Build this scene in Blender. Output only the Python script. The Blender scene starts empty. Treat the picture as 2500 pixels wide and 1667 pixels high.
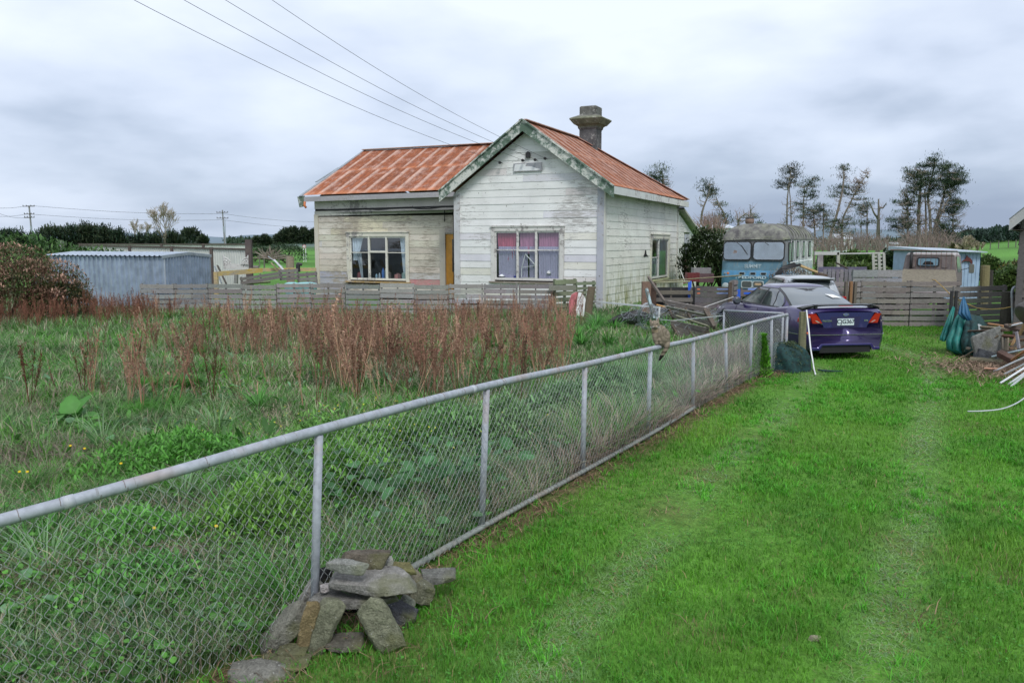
import bpy, math, random
import numpy as np
from mathutils import Vector, Matrix, Euler
R = math.radians
random.seed(7); rng = np.random.default_rng(11)
sc = bpy.context.scene
COL = sc.collection
# ------------------------------------------------------------------ camera
CAMH = 2.35
PIT = math.atan(241.5 / 2000.0)
cam = bpy.data.cameras.new('camera'); camo = bpy.data.objects.new('camera', cam); COL.objects.link(camo)
camo.location = (0, 0, CAMH); camo.rotation_euler = (math.pi / 2 - PIT, 0, 0)
cam.lens = 28.8; cam.sensor_width = 36; cam.clip_start = 0.1; cam.clip_end = 9000
cam.dof.use_dof = True; cam.dof.focus_distance = 13; cam.dof.aperture_fstop = 5.6
sc.camera = camo
# ------------------------------------------------------------------ sky
SUN_EL, SUN_AZ = R(48), R(20)      # azimuth from +Y towards +X
w = bpy.data.worlds.new('World'); sc.world = w; w.use_nodes = True
nt = w.node_tree; nt.nodes.clear()
def N(t, **k):
    n = nt.nodes.new(t)
    for a, b in k.items(): setattr(n, a, b)
    return n
def L(a, b): nt.links.new(a, b)
def mth(op, a, b=None, c=None, clamp=False):
    n = N('ShaderNodeMath', operation=op); n.use_clamp = clamp
    for i, s in enumerate((a, b, c)):
        if s is None: continue
        if isinstance(s, (int, float)): n.inputs[i].default_value = s
        else: L(s, n.inputs[i])
    return n.outputs[0]
out = N('ShaderNodeOutputWorld'); bg = N('ShaderNodeBackground'); bg2 = N('ShaderNodeBackground'); mx = N('ShaderNodeMixShader')
sky = N('ShaderNodeTexSky', sky_type='NISHITA'); sky.sun_disc = False; sky.sun_elevation = SUN_EL; sky.sun_rotation = SUN_AZ
L(sky.outputs[0], bg.inputs[0]); bg.inputs[1].default_value = 0.10
tc = N('ShaderNodeTexCoord'); sep = N('ShaderNodeSeparateXYZ'); L(tc.outputs['Generated'], sep.inputs[0])
zc = mth('MAXIMUM', sep.outputs[2], 0.0)
# project the direction on a cloud layer so that clouds flatten towards the horizon
inv = mth('DIVIDE', 1.0, mth('ADD', zc, 0.34))
cv = N('ShaderNodeCombineXYZ'); L(sep.outputs[0], cv.inputs[0]); L(sep.outputs[1], cv.inputs[1]); L(mth('MULTIPLY', mth('POWER', zc, .8), 2.3), cv.inputs[2])
n1 = N('ShaderNodeTexNoise'); n1.inputs['Scale'].default_value = 2.1; n1.inputs['Detail'].default_value = 4; n1.inputs['Roughness'].default_value = .45; n1.inputs['Distortion'].default_value = .35
mp = N('ShaderNodeMapping'); mp.inputs['Location'].default_value = (3.1, 1.7, 0.4); L(cv.outputs[0], mp.inputs[0]); L(mp.outputs[0], n1.inputs[0])
n2 = N('ShaderNodeTexNoise'); n2.inputs['Scale'].default_value = 6.5; n2.inputs['Detail'].default_value = 5; n2.inputs['Roughness'].default_value = .5; L(mp.outputs[0], n2.inputs[0])
cl = mth('ADD', mth('MULTIPLY_ADD', n1.outputs[0], 1.9, -.22), mth('MULTIPLY', n2.outputs[0], 0.72))
# heavier, bluer cloud low down and to the east (right), thin bright cloud high up
low = mth('SUBTRACT', 1.0, mth('MULTIPLY', zc, 3.4), clamp=True)
east = mth('MULTIPLY_ADD', sep.outputs[0], 1.3, 0.35, clamp=True)
dark = mth('MULTIPLY', mth('POWER', low, 1.6), mth('MULTIPLY_ADD', east, 0.52, 0.03))
val = mth('SUBTRACT', mth('MULTIPLY_ADD', zc, 0.30, mth('SUBTRACT', cl, 0.37)), dark)
ramp = N('ShaderNodeValToRGB'); L(val, ramp.inputs[0])
ramp.color_ramp.elements[0].position = 0.0; ramp.color_ramp.elements[0].color = (0.29, 0.36, 0.50, 1)
ramp.color_ramp.elements[1].position = 1.0; ramp.color_ramp.elements[1].color = (0.83, 0.90, 1.0, 1)
e = ramp.color_ramp.elements.new(0.32); e.color = (0.43, 0.51, 0.65, 1)
e = ramp.color_ramp.elements.new(0.58); e.color = (0.62, 0.70, 0.85, 1)
L(ramp.outputs[0], bg2.inputs[0]); bg2.inputs[1].default_value = 0.89
mx.inputs[0].default_value = 0.93
L(bg.outputs[0], mx.inputs[1]); L(bg2.outputs[0], mx.inputs[2]); L(mx.outputs[0], out.inputs[0])
# ------------------------------------------------------------------ sun behind cloud
sl = bpy.data.lights.new('sun', 'SUN'); sl.energy = 1.6; sl.angle = R(16); sl.color = (1, .97, .93)
so = bpy.data.objects.new('sun', sl); COL.objects.link(so)
SAZ, SEL = R(165), R(50)       # soft brightest part of the cloud cover, high and behind the camera
sd = Vector((math.sin(SAZ) * math.cos(SEL), math.cos(SAZ) * math.cos(SEL), math.sin(SEL)))
so.rotation_euler = (-sd).to_track_quat('-Z', 'Y').to_euler()
sky.sun_elevation = SEL; sky.sun_rotation = SAZ
sc.view_settings.view_transform = 'Standard'; sc.view_settings.look = 'None'
sc.view_settings.exposure = 0.38; sc.view_settings.gamma = 1.0
sc.cycles.max_bounces = 6; sc.cycles.transparent_max_bounces = 12; sc.cycles.diffuse_bounces = 3
# ------------------------------------------------------------------ photo pixel -> world helpers (real ground / depth positions)
_cp, _sp = math.cos(PIT), math.sin(PIT)
def ray(u, v):
    a = (u - 1250) / 2000.; b = (v - 833.5) / 2000.
    return Vector((a, _cp - b * _sp, -_sp - b * _cp))
def G(u, v, z=0.0):
    r = ray(u, v); return Vector((0, 0, CAMH)) + r * ((z - CAMH) / r.z)
def D(u, v, y):
    r = ray(u, v); return Vector((0, 0, CAMH)) + r * (y / r.y)
# ------------------------------------------------------------------ numpy value noise
_perm = rng.random((256, 256))
def vnoise(x, y):
    xi = np.floor(x).astype(int); yi = np.floor(y).astype(int); fx = x - xi; fy = y - yi
    fx = fx * fx * (3 - 2 * fx); fy = fy * fy * (3 - 2 * fy)
    a = _perm[xi & 255, yi & 255]; b = _perm[(xi + 1) & 255, yi & 255]; c = _perm[xi & 255, (yi + 1) & 255]; d = _perm[(xi + 1) & 255, (yi + 1) & 255]
    return (a * (1 - fx) + b * fx) * (1 - fy) + (c * (1 - fx) + d * fx) * fy
def fbm(x, y, o=4):
    s = 0; a = .5; t = 0
    for i in range(o):
        s = s + a * vnoise(x * 2 ** i + 17.3 * i, y * 2 ** i + 5.1 * i); t += a; a *= .5
    return s / t
# ------------------------------------------------------------------ objects
OFF = {}
def tag(o, label=None, cat=None, group=None, kind=None):
    if label: o['label'] = label
    if cat: o['category'] = cat
    if group: o['group'] = group
    if kind: o['kind'] = kind
    return o
def thing(name, loc, label, cat, group=None):
    o = bpy.data.objects.new(name, None); COL.objects.link(o); o.location = Vector(loc); o.empty_display_size = .2
    OFF[o] = Vector(loc); return tag(o, label, cat, group)
def link(name, me, parent=None, origin=None):
    o = bpy.data.objects.new(name, me); COL.objects.link(o)
    if parent is not None:
        off = OFF[parent]; o.parent = parent; OFF[o] = off
    else:
        if origin is None:
            n = len(me.vertices); a = np.empty(n * 3); me.vertices.foreach_get('co', a); a = a.reshape(-1, 3)
            mn = a.min(0); mxx = a.max(0); origin = ((mn[0] + mxx[0]) / 2, (mn[1] + mxx[1]) / 2, mn[2])
        off = Vector(origin); o.location = off; OFF[o] = off
    me.transform(Matrix.Translation(-off)); return o
def setcol(me, c):
    c = np.asarray(c, dtype=np.float32)
    at = me.color_attributes.new('Col', 'FLOAT_COLOR', 'POINT')
    if c.shape[1] == 3: c = np.concatenate([c, np.ones((len(c), 1), np.float32)], 1)
    at.data.foreach_set('color', c.ravel())
def np_mesh(name, V, T, mat, col=None, parent=None, smooth=False, origin=None):
    me = bpy.data.meshes.new(name); V = np.asarray(V, np.float32).reshape(-1, 3); T = np.asarray(T, np.int32).reshape(-1, 3)
    me.vertices.add(len(V)); me.vertices.foreach_set('co', V.ravel())
    me.loops.add(T.size); me.loops.foreach_set('vertex_index', T.ravel())
    me.polygons.add(len(T)); me.polygons.foreach_set('loop_start', np.arange(len(T), dtype=np.int32) * 3)
    me.update(calc_edges=True)
    if smooth: me.polygons.foreach_set('use_smooth', np.ones(len(T), bool))
    if col is not None: setcol(me, col)
    me.materials.append(mat); return link(name, me, parent, origin)
class MB:
    def __init__(s, M=None): s.v = []; s.f = []; s.c = []; s.M = M
    def add(s, vs, fs, col=None):
        n = len(s.v)
        for p in vs:
            p = Vector(p); s.v.append(s.M @ p if s.M else p)
        s.f += [tuple(i + n for i in f) for f in fs]
        s.c += [col if col else (1, 1, 1)] * len(vs); return s
    def hexa(s, P, col=None):   # 8 points: bottom ring 0-3, top ring 4-7
        return s.add(P, [(3, 2, 1, 0), (4, 5, 6, 7), (0, 1, 5, 4), (1, 2, 6, 5), (2, 3, 7, 6), (3, 0, 4, 7)], col)
    def box(s, c, sz, rot=None, col=None):
        c = Vector(c); h = Vector(sz) * .5
        P = [Vector((x * h.x, y * h.y, z * h.z)) for z in (-1, 1) for x, y in ((-1, -1), (1, -1), (1, 1), (-1, 1))]
        if rot is not None:
            m = rot if isinstance(rot, Matrix) else Euler(rot).to_matrix(); P = [m @ p for p in P]
        return s.hexa([p + c for p in P], col)
    def beam(s, a, b, w, h, up=(0, 0, 1), col=None, w2=None, h2=None):
        a = Vector(a); b = Vector(b); d = (b - a).normalized(); up = Vector(up)
        x = d.cross(up)
        if x.length < 1e-4: x = d.cross(Vector((0, 1, 0)))
        x.normalize(); y = x.cross(d).normalized(); P = []
        for p, ww, hh in ((a, w, h), (b, w2 or w, h2 or h)):
            P += [p - x * ww / 2 - y * hh / 2, p + x * ww / 2 - y * hh / 2, p + x * ww / 2 + y * hh / 2, p - x * ww / 2 + y * hh / 2]
        return s.hexa(P, col)
    def tube(s, pts, r, n=8, col=None, cap=True):
        pts = [Vector(p) for p in pts]; rs = r if hasattr(r, '__len__') else [r] * len(pts)
        vs = []; fs = []; prev = None
        for i, p in enumerate(pts):
            d = (pts[min(i + 1, len(pts) - 1)] - pts[max(i - 1, 0)])
            d = d.normalized() if d.length > 1e-9 else Vector((0, 0, 1))
            if prev is None:
                x = d.cross(Vector((0, 0, 1)));
                if x.length < .05: x = d.cross(Vector((0, 1, 0)))
            else:
                x = prev - d * prev.dot(d)
            x.normalize(); prev = x; y = d.cross(x)
            for k in range(n):
                a = 2 * math.pi * k / n; vs.append(p + (x * math.cos(a) + y * math.sin(a)) * rs[i])
        for i in range(len(pts) - 1):
            for k in range(n):
                k2 = (k + 1) % n; fs.append((i * n + k, i * n + k2, (i + 1) * n + k2, (i + 1) * n + k))
        if cap: fs.append(tuple(range(n - 1, -1, -1))); fs.append(tuple((len(pts) - 1) * n + k for k in range(n)))
        return s.add(vs, fs, col)
    def lathe(s, c, prof, n=16, ax=(0, 0, 1), col=None):   # prof: (r, t) along axis
        c = Vector(c); q = Vector((0, 0, 1)).rotation_difference(Vector(ax).normalized()); vs = []; fs = []
        for r, t in prof:
            for k in range(n):
                a = 2 * math.pi * k / n; vs.append(c + q @ Vector((r * math.cos(a), r * math.sin(a), t)))
        for i in range(len(prof) - 1):
            for k in range(n):
                k2 = (k + 1) % n; fs.append((i * n + k, i * n + k2, (i + 1) * n + k2, (i + 1) * n + k))
        fs.append(tuple(range(n - 1, -1, -1))); fs.append(tuple((len(prof) - 1) * n + k for k in range(n)))
        return s.add(vs, fs, col)
    def prism(s, poly, O, U, V, Nn, t, col=None):   # 2D outline in plane (U,V) at O, extruded t along N
        O = Vector(O); U = Vector(U); V = Vector(V); Nn = Vector(Nn); n = len(poly)
        a = [O + U * x + V * y for x, y in poly]; b = [p + Nn * t for p in a]
        fs = [tuple(range(n - 1, -1, -1)), tuple(range(n, 2 * n))] + [(i, (i + 1) % n, n + (i + 1) % n, n + i) for i in range(n)]
        return s.add(a + b, fs, col)
    def grid(s, P, col=None, wrapu=False):    # P[i][j]
        ni = len(P); nj = len(P[0]); vs = [p for r in P for p in r]; fs = []
        for i in range(ni - 1):
            for j in range(nj - (0 if wrapu else 1)):
                j2 = (j + 1) % nj; fs.append((i * nj + j, i * nj + j2, (i + 1) * nj + j2, (i + 1) * nj + j))
        return s.add(vs, fs, col)
    def build(s, name, mat, parent=None, smooth=False, bevel=0, origin=None, color=True, sub=0, solid=0):
        me = bpy.data.meshes.new(name); me.from_pydata([tuple(p) for p in s.v], [], s.f); me.update()
        if color and s.v: setcol(me, s.c)
        if smooth: me.polygons.foreach_set('use_smooth', np.ones(len(me.polygons), bool))
        me.materials.append(mat); o = link(name, me, parent, origin)
        if solid: m = o.modifiers.new('s', 'SOLIDIFY'); m.thickness = solid
        if bevel: m = o.modifiers.new('b', 'BEVEL'); m.width = bevel; m.segments = 1; m.limit_method = 'ANGLE'; m.angle_limit = R(40)
        if sub: m = o.modifiers.new('u', 'SUBSURF'); m.levels = sub; m.render_levels = sub
        return o
def bake(o):
    dg = bpy.context.evaluated_depsgraph_get(); dg.update(); me = bpy.data.meshes.new_from_object(o.evaluated_get(dg))
    o.modifiers.clear(); o.data = me; return o
def jit(c, a=.08):
    k = 1 + random.uniform(-a, a); return tuple(max(0, x * k * (1 + random.uniform(-a, a) * .3)) for x in c)
def text(name, s, size, M, mat, parent, depth=.004, align='CENTER', bold=0):
    cu = bpy.data.curves.new(name, 'FONT'); cu.body = s; cu.size = size; cu.extrude = depth; cu.align_x = align; cu.align_y = 'CENTER'; cu.offset = bold
    o = bpy.data.objects.new(name, cu); COL.objects.link(o)
    dg = bpy.context.evaluated_depsgraph_get(); dg.update(); me = bpy.data.meshes.new_from_object(o.evaluated_get(dg))
    bpy.data.objects.remove(o); me.transform(M); me.materials.clear(); me.materials.append(mat); return link(name, me, parent)
# ------------------------------------------------------------------ materials
class NT:
    def __init__(s, name):
        s.m = bpy.data.materials.new(name); s.m.use_nodes = True; s.t = s.m.node_tree; s.p = s.t.nodes['Principled BSDF']; s.o = s.t.nodes['Material Output']
    def n(s, t, **k):
        q = s.t.nodes.new(t)
        for a, b in k.items():
            if a in q.inputs.keys() if hasattr(q.inputs, 'keys') else False: q.inputs[a].default_value = b
            else: setattr(q, a, b)
        return q
    def l(s, a, b): s.t.links.new(a, b)
    def noise(s, scale, detail=4, rough=.55, stretch=None, dist=0, coord='Object', off=0):
        t = s.n('ShaderNodeTexCoord'); m = s.n('ShaderNodeMapping'); q = s.n('ShaderNodeTexNoise')
        q.inputs['Scale'].default_value = scale; q.inputs['Detail'].default_value = detail; q.inputs['Roughness'].default_value = rough; q.inputs['Distortion'].default_value = dist
        if stretch: m.inputs['Scale'].default_value = stretch
        m.inputs['Location'].default_value = (off, off * 1.7, off * .6)
        s.l(t.outputs[coord], m.inputs[0]); s.l(m.outputs[0], q.inputs[0]); return q.outputs[0]
    def ramp(s, f, stops):
        r = s.n('ShaderNodeValToRGB'); s.l(f, r.inputs[0]); el = r.color_ramp.elements
        while len(el) < len(stops): el.new(.5)
        for e, (p, c) in zip(el, stops):
            e.position = p; e.color = (c, c, c, 1) if isinstance(c, (int, float)) else (*c, 1)
        return r.outputs[0]
    def mix(s, f, a, b, bt='MIX'):
        q = s.n('ShaderNodeMix'); q.data_type = 'RGBA'; q.blend_type = bt
        for i, x in ((0, f), (6, a), (7, b)):
            if isinstance(x, (int, float)): q.inputs[i].default_value = x if i == 0 else (x, x, x, 1)
            elif isinstance(x, tuple): q.inputs[i].default_value = (*x, 1)
            else: s.l(x, q.inputs[i])
        return q.outputs[2]
    def math(s, op, a, b=0.0, clamp=False):
        q = s.n('ShaderNodeMath'); q.operation = op; q.use_clamp = clamp
        for i, x in ((0, a), (1, b)):
            if isinstance(x, (int, float)): q.inputs[i].default_value = x
            else: s.l(x, q.inputs[i])
        return q.outputs[0]
    def attr(s):
        q = s.n('ShaderNodeVertexColor'); q.layer_name = 'Col'; return q.outputs[0]
    def base(s, x):
        if isinstance(x, tuple): s.p.inputs['Base Color'].default_value = (*x, 1)
        else: s.l(x, s.p.inputs['Base Color'])
        return s
    def set(s, rough=.7, metal=0, spec=None, coat=None):
        if isinstance(rough, (int, float)): s.p.inputs['Roughness'].default_value = rough
        else: s.l(rough, s.p.inputs['Roughness'])
        s.p.inputs['Metallic'].default_value = metal
        if spec is not None: s.p.inputs['Specular IOR Level'].default_value = spec
        if coat: s.p.inputs['Coat Weight'].default_value = coat; s.p.inputs['Coat Roughness'].default_value = .04
        return s
    def bump(s, h, strength=.4, dist=.01):
        b = s.n('ShaderNodeBump'); b.inputs['Strength'].default_value = strength; b.inputs['Distance'].default_value = dist; s.l(h, b.inputs['Height']); s.l(b.outputs[0], s.p.inputs['Normal']); return s
def leafmat(name, tr=.3, rough=.55, spec=.3, var=.35, sc_=3.):
    m = NT(name); c = m.attr(); nz = m.noise(sc_, 3)
    c = m.mix(1.0, c, m.ramp(nz, [(.3, 1 - var), (.7, 1 + var * .6)]), 'MULTIPLY')
    m.base(c).set(rough, spec=spec)
    if tr:
        t = m.n('ShaderNodeBsdfTranslucent'); m.l(c, t.inputs[0]); x = m.n('ShaderNodeMixShader'); x.inputs[0].default_value = tr
        m.l(m.p.outputs[0], x.inputs[1]); m.l(t.outputs[0], x.inputs[2]); m.l(x.outputs[0], m.o.inputs[0])
    return m.m
def plain(name, c, rough=.6, metal=0, var=.15, scale=8, coat=None, spec=None, bump=0):
    m = NT(name); nz = m.noise(scale, 5); m.base(m.mix(1.0, c, m.ramp(nz, [(.3, 1 - var), (.7, 1 + var)]), 'MULTIPLY')).set(rough, metal, spec, coat)
    if bump: m.bump(nz, bump, .01)
    return m.m
def woodmat(name, along=(1, 1, 1), var=.4, rough=.85, scale=14, green=0.0):
    # weathered grain; base tone comes from the board's own colour attribute
    m = NT(name); c = m.attr(); g = m.noise(scale, 6, .65, stretch=along, dist=.4)
    c2 = m.mix(1.0, c, m.ramp(g, [(.28, 1 - var), (.5, 1.0), (.75, 1 + var * .8)]), 'MULTIPLY')
    b = m.noise(1.7, 4, off=3)
    c2 = m.mix(m.ramp(b, [(.45, 0.0), (.75, .35 + green)]), c2, (.17, .18, .12) if green else (.2, .17, .14))
    m.base(c2).set(rough, spec=.2).bump(g, .5, .006); return m.m
def paintmat(name, bare=(.30, .27, .24), lo=.56, hi=.62, grain=(1, 1, 9), nscale=3.2, fine=.5, grime=None, spec=.3, zgreen=False):
    # flaking paint: paint tone from the board's colour attribute, bare grey wood where it has peeled
    m = NT(name); c = m.attr()
    n1 = m.noise(nscale, 8, .68, stretch=grain, dist=.3); n2 = m.noise(.6, 4, off=9); n3 = m.noise(30, 3, stretch=(1, 1, 3), off=2)
    f = m.math('ADD', n1, m.math('MULTIPLY', m.math('SUBTRACT', n2, .5), .75))
    f = m.math('ADD', f, m.math('MULTIPLY', m.math('SUBTRACT', n3, .5), .18))
    k = m.ramp(f, [(lo, 0.0), (hi, 1.0)])
    c = m.mix(1.0, c, m.ramp(m.noise(1.3, 5, off=4), [(.3, .86), (.7, 1.05)]), 'MULTIPLY')
    wd = m.mix(m.noise(18, 5, stretch=grain, off=6), tuple(x * .6 for x in bare), tuple(x * 1.25 for x in bare))
    half = m.ramp(f, [(lo - .07, 0.0), (lo - .01, .45), (lo + .02, 0.0)])
    c = m.mix(half, c, tuple(min(.8, x * 1.7) for x in bare))
    c = m.mix(k, c, wd)
    # small dark nail and chip marks
    ch = m.ramp(m.noise(11, 2, off=12), [(.70, 0.0), (.74, .8)]); c = m.mix(ch, c, (.12, .11, .09))
    if grime or zgreen:
        t = m.n('ShaderNodeTexCoord'); sp = m.n('ShaderNodeSeparateXYZ'); m.l(t.outputs['Object'], sp.inputs[0])
        zz = m.math('SUBTRACT', 1.0, m.math('MULTIPLY', sp.outputs[2], .55), clamp=True)
        g = m.math('MULTIPLY', m.math('MULTIPLY', zz, 1.15), m.ramp(m.noise(5, 5, stretch=(1, 1, .25), off=7), [(.42, 0.0), (.62, 1.0)]), clamp=True)
        c = m.mix(g, c, grime or (.27, .28, .13))
    m.base(c).set(.72, spec=spec).bump(f, .35, .008); return m.m
MAT = {}
MAT['leaf'] = leafmat('foliage'); MAT['grass'] = leafmat('grass_blade', tr=.35, rough=.5, spec=.25, var=.25, sc_=1.2)
MAT['dry'] = leafmat('dry_stem', tr=.1, rough=.8, spec=.15, var=.3)
MAT['needle'] = leafmat('needles', tr=.1, rough=.7, spec=.15, var=.45, sc_=.6)
MAT['bark'] = woodmat('bark', (1, 1, .3), .4, scale=3)
MAT['greywood'] = woodmat('grey_weathered_wood', (1, 1, 5), .45)
MAT['greywood2'] = woodmat('grey_green_weathered_wood', (1, 1, 6), .45, green=.35)
MAT['paint'] = paintmat('flaking_white_paint', bare=(.48, .465, .45), lo=.58, hi=.67)
MAT['paint_side'] = paintmat('flaking_mouldy_white_paint', lo=.60, hi=.69, bare=(.42, .41, .37), zgreen=True)
MAT['paint_wing'] = paintmat('flaking_cream_paint', bare=(.38, .33, .27), lo=.50, hi=.60, nscale=3.6)
MAT['trim'] = paintmat('flaking_trim_paint', bare=(.32, .30, .29), lo=.59, hi=.66, grain=(1, 1, 1), nscale=6)
MAT['barge'] = paintmat('green_barge_paint', bare=(.62, .63, .58), lo=.57, hi=.60, grain=(1, 1, 1), nscale=4.5)
MAT['galv'] = plain('galvanised_steel', (.36, .39, .43), .5, .55, .18, 6)
MAT['galv_old'] = plain('dull_galvanised_steel', (.30, .33, .36), .6, .3, .25, 14, bump=.15)
MAT['black'] = plain('black_rubber', (.02, .02, .022), .6)
MAT['dark'] = plain('dark_void', (.015, .015, .017), .9)
MAT['white'] = plain('white_paint', (.72, .73, .74), .5, var=.08)
MAT['stone'] = plain('stone', (.3, .3, .28), .9)
def glassmat(name, refl=.25, tint=(.75, .8, .82), rough=.02):
    m = NT(name); tr = m.n('ShaderNodeBsdfTransparent'); tr.inputs[0].default_value = (*tint, 1); g = m.n('ShaderNodeBsdfGlossy'); g.inputs['Roughness'].default_value = rough
    g.inputs['Color'].default_value = (.9, .93, .95, 1)
    fr = m.n('ShaderNodeFresnel'); fr.inputs[0].default_value = 1.5; x = m.n('ShaderNodeMixShader')
    m.l(m.math('ADD', m.math('MULTIPLY', fr.outputs[0], .9), refl, clamp=True), x.inputs[0]); m.l(tr.outputs[0], x.inputs[1]); m.l(g.outputs[0], x.inputs[2]); m.l(x.outputs[0], m.o.inputs[0]); return m.m
MAT['glass'] = glassmat('window_glass', .05)
MAT['dirtyglass'] = glassmat('hazy_glass', .18)
# ================================================================== GROUND, LAWN, ROUGH GRASS
POSTS = [(-4.8, .8), (-3.62, 2.1), (-2.42, 3.42), (-1.21, 4.74), (-.25, 6.43), (.72, 8.13), (1.64, 9.67), (2.53, 11.26), (3.4, 12.78), (4.11, 13.95), (4.72, 14.75), (5.2, 15.4)]
_py = np.array([p[1] for p in POSTS] + [17.5, 40.]); _px = np.array([p[0] for p in POSTS] + [5.4, 5.4])
def fenx(y): return np.interp(y, _py, _px)
TR1 = [G(u, v) for u, v in ((1990, 900), (1977, 929), (1889, 1037), (1791, 1115), (1703, 1203), (1596, 1340), (1473, 1453), (1330, 1600))]
TR2 = [G(u, v) for u, v in ((2275, 880), (2275, 920), (2261, 1022), (2243, 1145), (2241, 1242), (2192, 1365), (2163, 1536), (2140, 1700))]
def trackd(x, y):
    d = np.full(np.shape(x), 9.)
    for T in (TR1, TR2):
        ys = np.array([p.y for p in T])[::-1]; xs = np.array([p.x for p in T])[::-1]
        dd = np.abs(x - np.interp(y, ys, xs)); d = np.minimum(d, np.where(y > 23, 9, dd))
    return d
def hill(x, y):
    a = np.clip((y - 60) / 90., 0, 1); a = a * a * (3 - 2 * a)
    b = np.clip((x / np.maximum(y, 1) - .44) / .22, 0, 1); b = b * b * (3 - 2 * b)
    h = a * b * 2.9 * (1 - .2 * fbm(x / 50, y / 50, 2)) + a * np.clip((y - 220) / 700, 0, 1) * b * 26
    mound = 1.5 * np.exp(-((x + 40) / 9) ** 2 - ((y - 72) / 6) ** 2)
    return h + mound
SPOTS = [(-.75, 4.45, .42), (-.35, 4.95, .3), (-1.15, 4.2, .3), (2.6, 4.9, .22), (3.1, 6.1, .30), (1.9, 5.3, .16), (4.3, 7.2, .35), (3.55, 5.6, .2), (7.6, 11.5, .5), (9.5, 17.3, 1.2), (5.9, 10.4, .35), (8.2, 13.7, .9), (9.3, 15.6, 1.1), (1.4, 6.9, .35), (2.0, 8.2, .35), (.4, 5.6, .28), (3.0, 9.7, .3), (1.1, 4.7, .18), (2.2, 6.7, .2), (10.3, 20.3, 1.0)]
def dryness(x, y):
    s = np.zeros(np.shape(x))
    for a, b, r in SPOTS: s = np.maximum(s, np.exp(-(((x - a) / r) ** 2 + ((y - b) / (r * 1.1)) ** 2)) )
    e = x - fenx(y); edge = np.exp(-((e - .08) / .26) ** 2) * (y > 3) * (y < 15.5)
    e2 = np.exp(-((e - .8) / .5) ** 2) * .45 * (fbm(x * 1.1, y * 1.1, 3) > .5)
    return np.clip(s * (.0 + .5 * fbm(x * 5, y * 5, 3)) + edge * (.35 + .8 * fbm(x * 3, y * 3, 3)) + e2 * .15, 0, 1.1)
def axis(lo, hi, segs):
    out_ = []
    for a, b, n in segs: out_ += list(np.linspace(a, b, n, endpoint=False))
    return np.array(out_ + [hi])
xs = axis(-4000, 4000, [(-4000, -400, 12), (-400, -60, 34), (-60, -14, 46), (-14, 14, 190), (14, 60, 60), (60, 400, 60), (400, 4000, 14)])
ys = axis(-60, 5000, [(-60, 0, 8), (0, 3, 8), (3, 20, 150), (20, 40, 60), (40, 120, 50), (120, 400, 50), (400, 5000, 24)])
X, Yg = np.meshgrid(xs, ys); Z = hill(X, Yg) + (fbm(X * .7, Yg * .7, 3) - .5) * .05 * (Yg < 60)
lawnm = (X > fenx(Yg)) & (Yg < 24)
c_lawn = np.array([.09, .21, .032]); c_dirt = np.array([.115, .075, .048]); c_field = np.array([.07, .15, .03]); c_past = np.array([.085, .20, .04])
dr = dryness(X, Yg); cc = np.where(lawnm[..., None], c_lawn, c_field)
cc = np.where((Yg > 36)[..., None], c_past * (.8 + .5 * fbm(X / 9, Yg / 9, 3))[..., None] * (1 + .18 * np.sin(X * .0 + fbm(X / 30, Yg / 30, 2) * 14))[..., None], cc)
k = np.clip(dr * 1.3 * lawnm, 0, 1)[..., None]; cc = cc * (1 - k) + c_dirt * k
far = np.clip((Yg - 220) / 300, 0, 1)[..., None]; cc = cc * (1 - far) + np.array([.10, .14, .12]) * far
gi = np.arange(len(ys) * len(xs)).reshape(len(ys), len(xs)); a_, b_, c_, d_ = gi[:-1, :-1].ravel(), gi[:-1, 1:].ravel(), gi[1:, 1:].ravel(), gi[1:, :-1].ravel()
gm = NT('soil_and_turf'); gc = gm.attr(); g1 = gm.noise(9, 7, .7); g2 = gm.noise(60, 3, .6)
gc = gm.mix(1.0, gc, gm.ramp(g1, [(.3, .55), (.7, 1.4)]), 'MULTIPLY'); gc = gm.mix(1.0, gc, gm.ramp(g2, [(.3, .7), (.7, 1.3)]), 'MULTIPLY')
gm.base(gc).set(.95, spec=.1).bump(g1, .5, .03)
gr = np_mesh('ground', np.stack([X, Yg, Z], -1), np.concatenate([np.stack([a_, b_, c_], 1), np.stack([a_, c_, d_], 1)]), gm.m, cc.reshape(-1, 3), smooth=True, origin=(0, 0, 0)); tag(gr, kind='structure')

def blades(x, y, h, wd, lean, yaw, col, z0=None, curl=.5, segs=3):
    n = len(x); z0 = np.zeros(n) if z0 is None else z0; t = np.linspace(0, 1, segs + 1)
    dx = np.cos(yaw); dy = np.sin(yaw); sx = -dy; sy = dx; V = []; C = []
    for i in range(segs + 1):
        ti = t[i]; out_ = h * lean * (ti ** (1 + curl * 1.2)); up = h * (ti - .32 * lean * ti ** 3); ww = wd * (1 - ti ** 2.2) * .5
        cx = x + dx * out_; cy = y + dy * out_; cz = z0 + np.maximum(up, .0)
        if i < segs:
            V += [np.stack([cx - sx * ww, cy - sy * ww, cz], 1), np.stack([cx + sx * ww, cy + sy * ww, cz], 1)]; s_ = 1.0; C += [col, col]
        else: V.append(np.stack([cx, cy, cz], 1)); C.append(col)
    k = 2 * segs + 1; V = np.stack(V, 1).reshape(-1, 3); C = np.stack(C, 1).reshape(-1, 3); T = []
    for i in range(segs - 1): T += [(2 * i, 2 * i + 1, 2 * i + 3), (2 * i, 2 * i + 3, 2 * i + 2)]
    T.append((2 * segs - 2, 2 * segs - 1, 2 * segs)); T = np.array(T)
    return V, (T[None] + (np.arange(n) * k)[:, None, None]).reshape(-1, 3), C
def join(parts):
    V = []; T = []; C = []; o = 0
    for v, t, c in parts: V.append(v); T.append(t + o); C.append(c); o += len(v)
    return np.concatenate(V), np.concatenate(T), np.concatenate(C)
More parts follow.
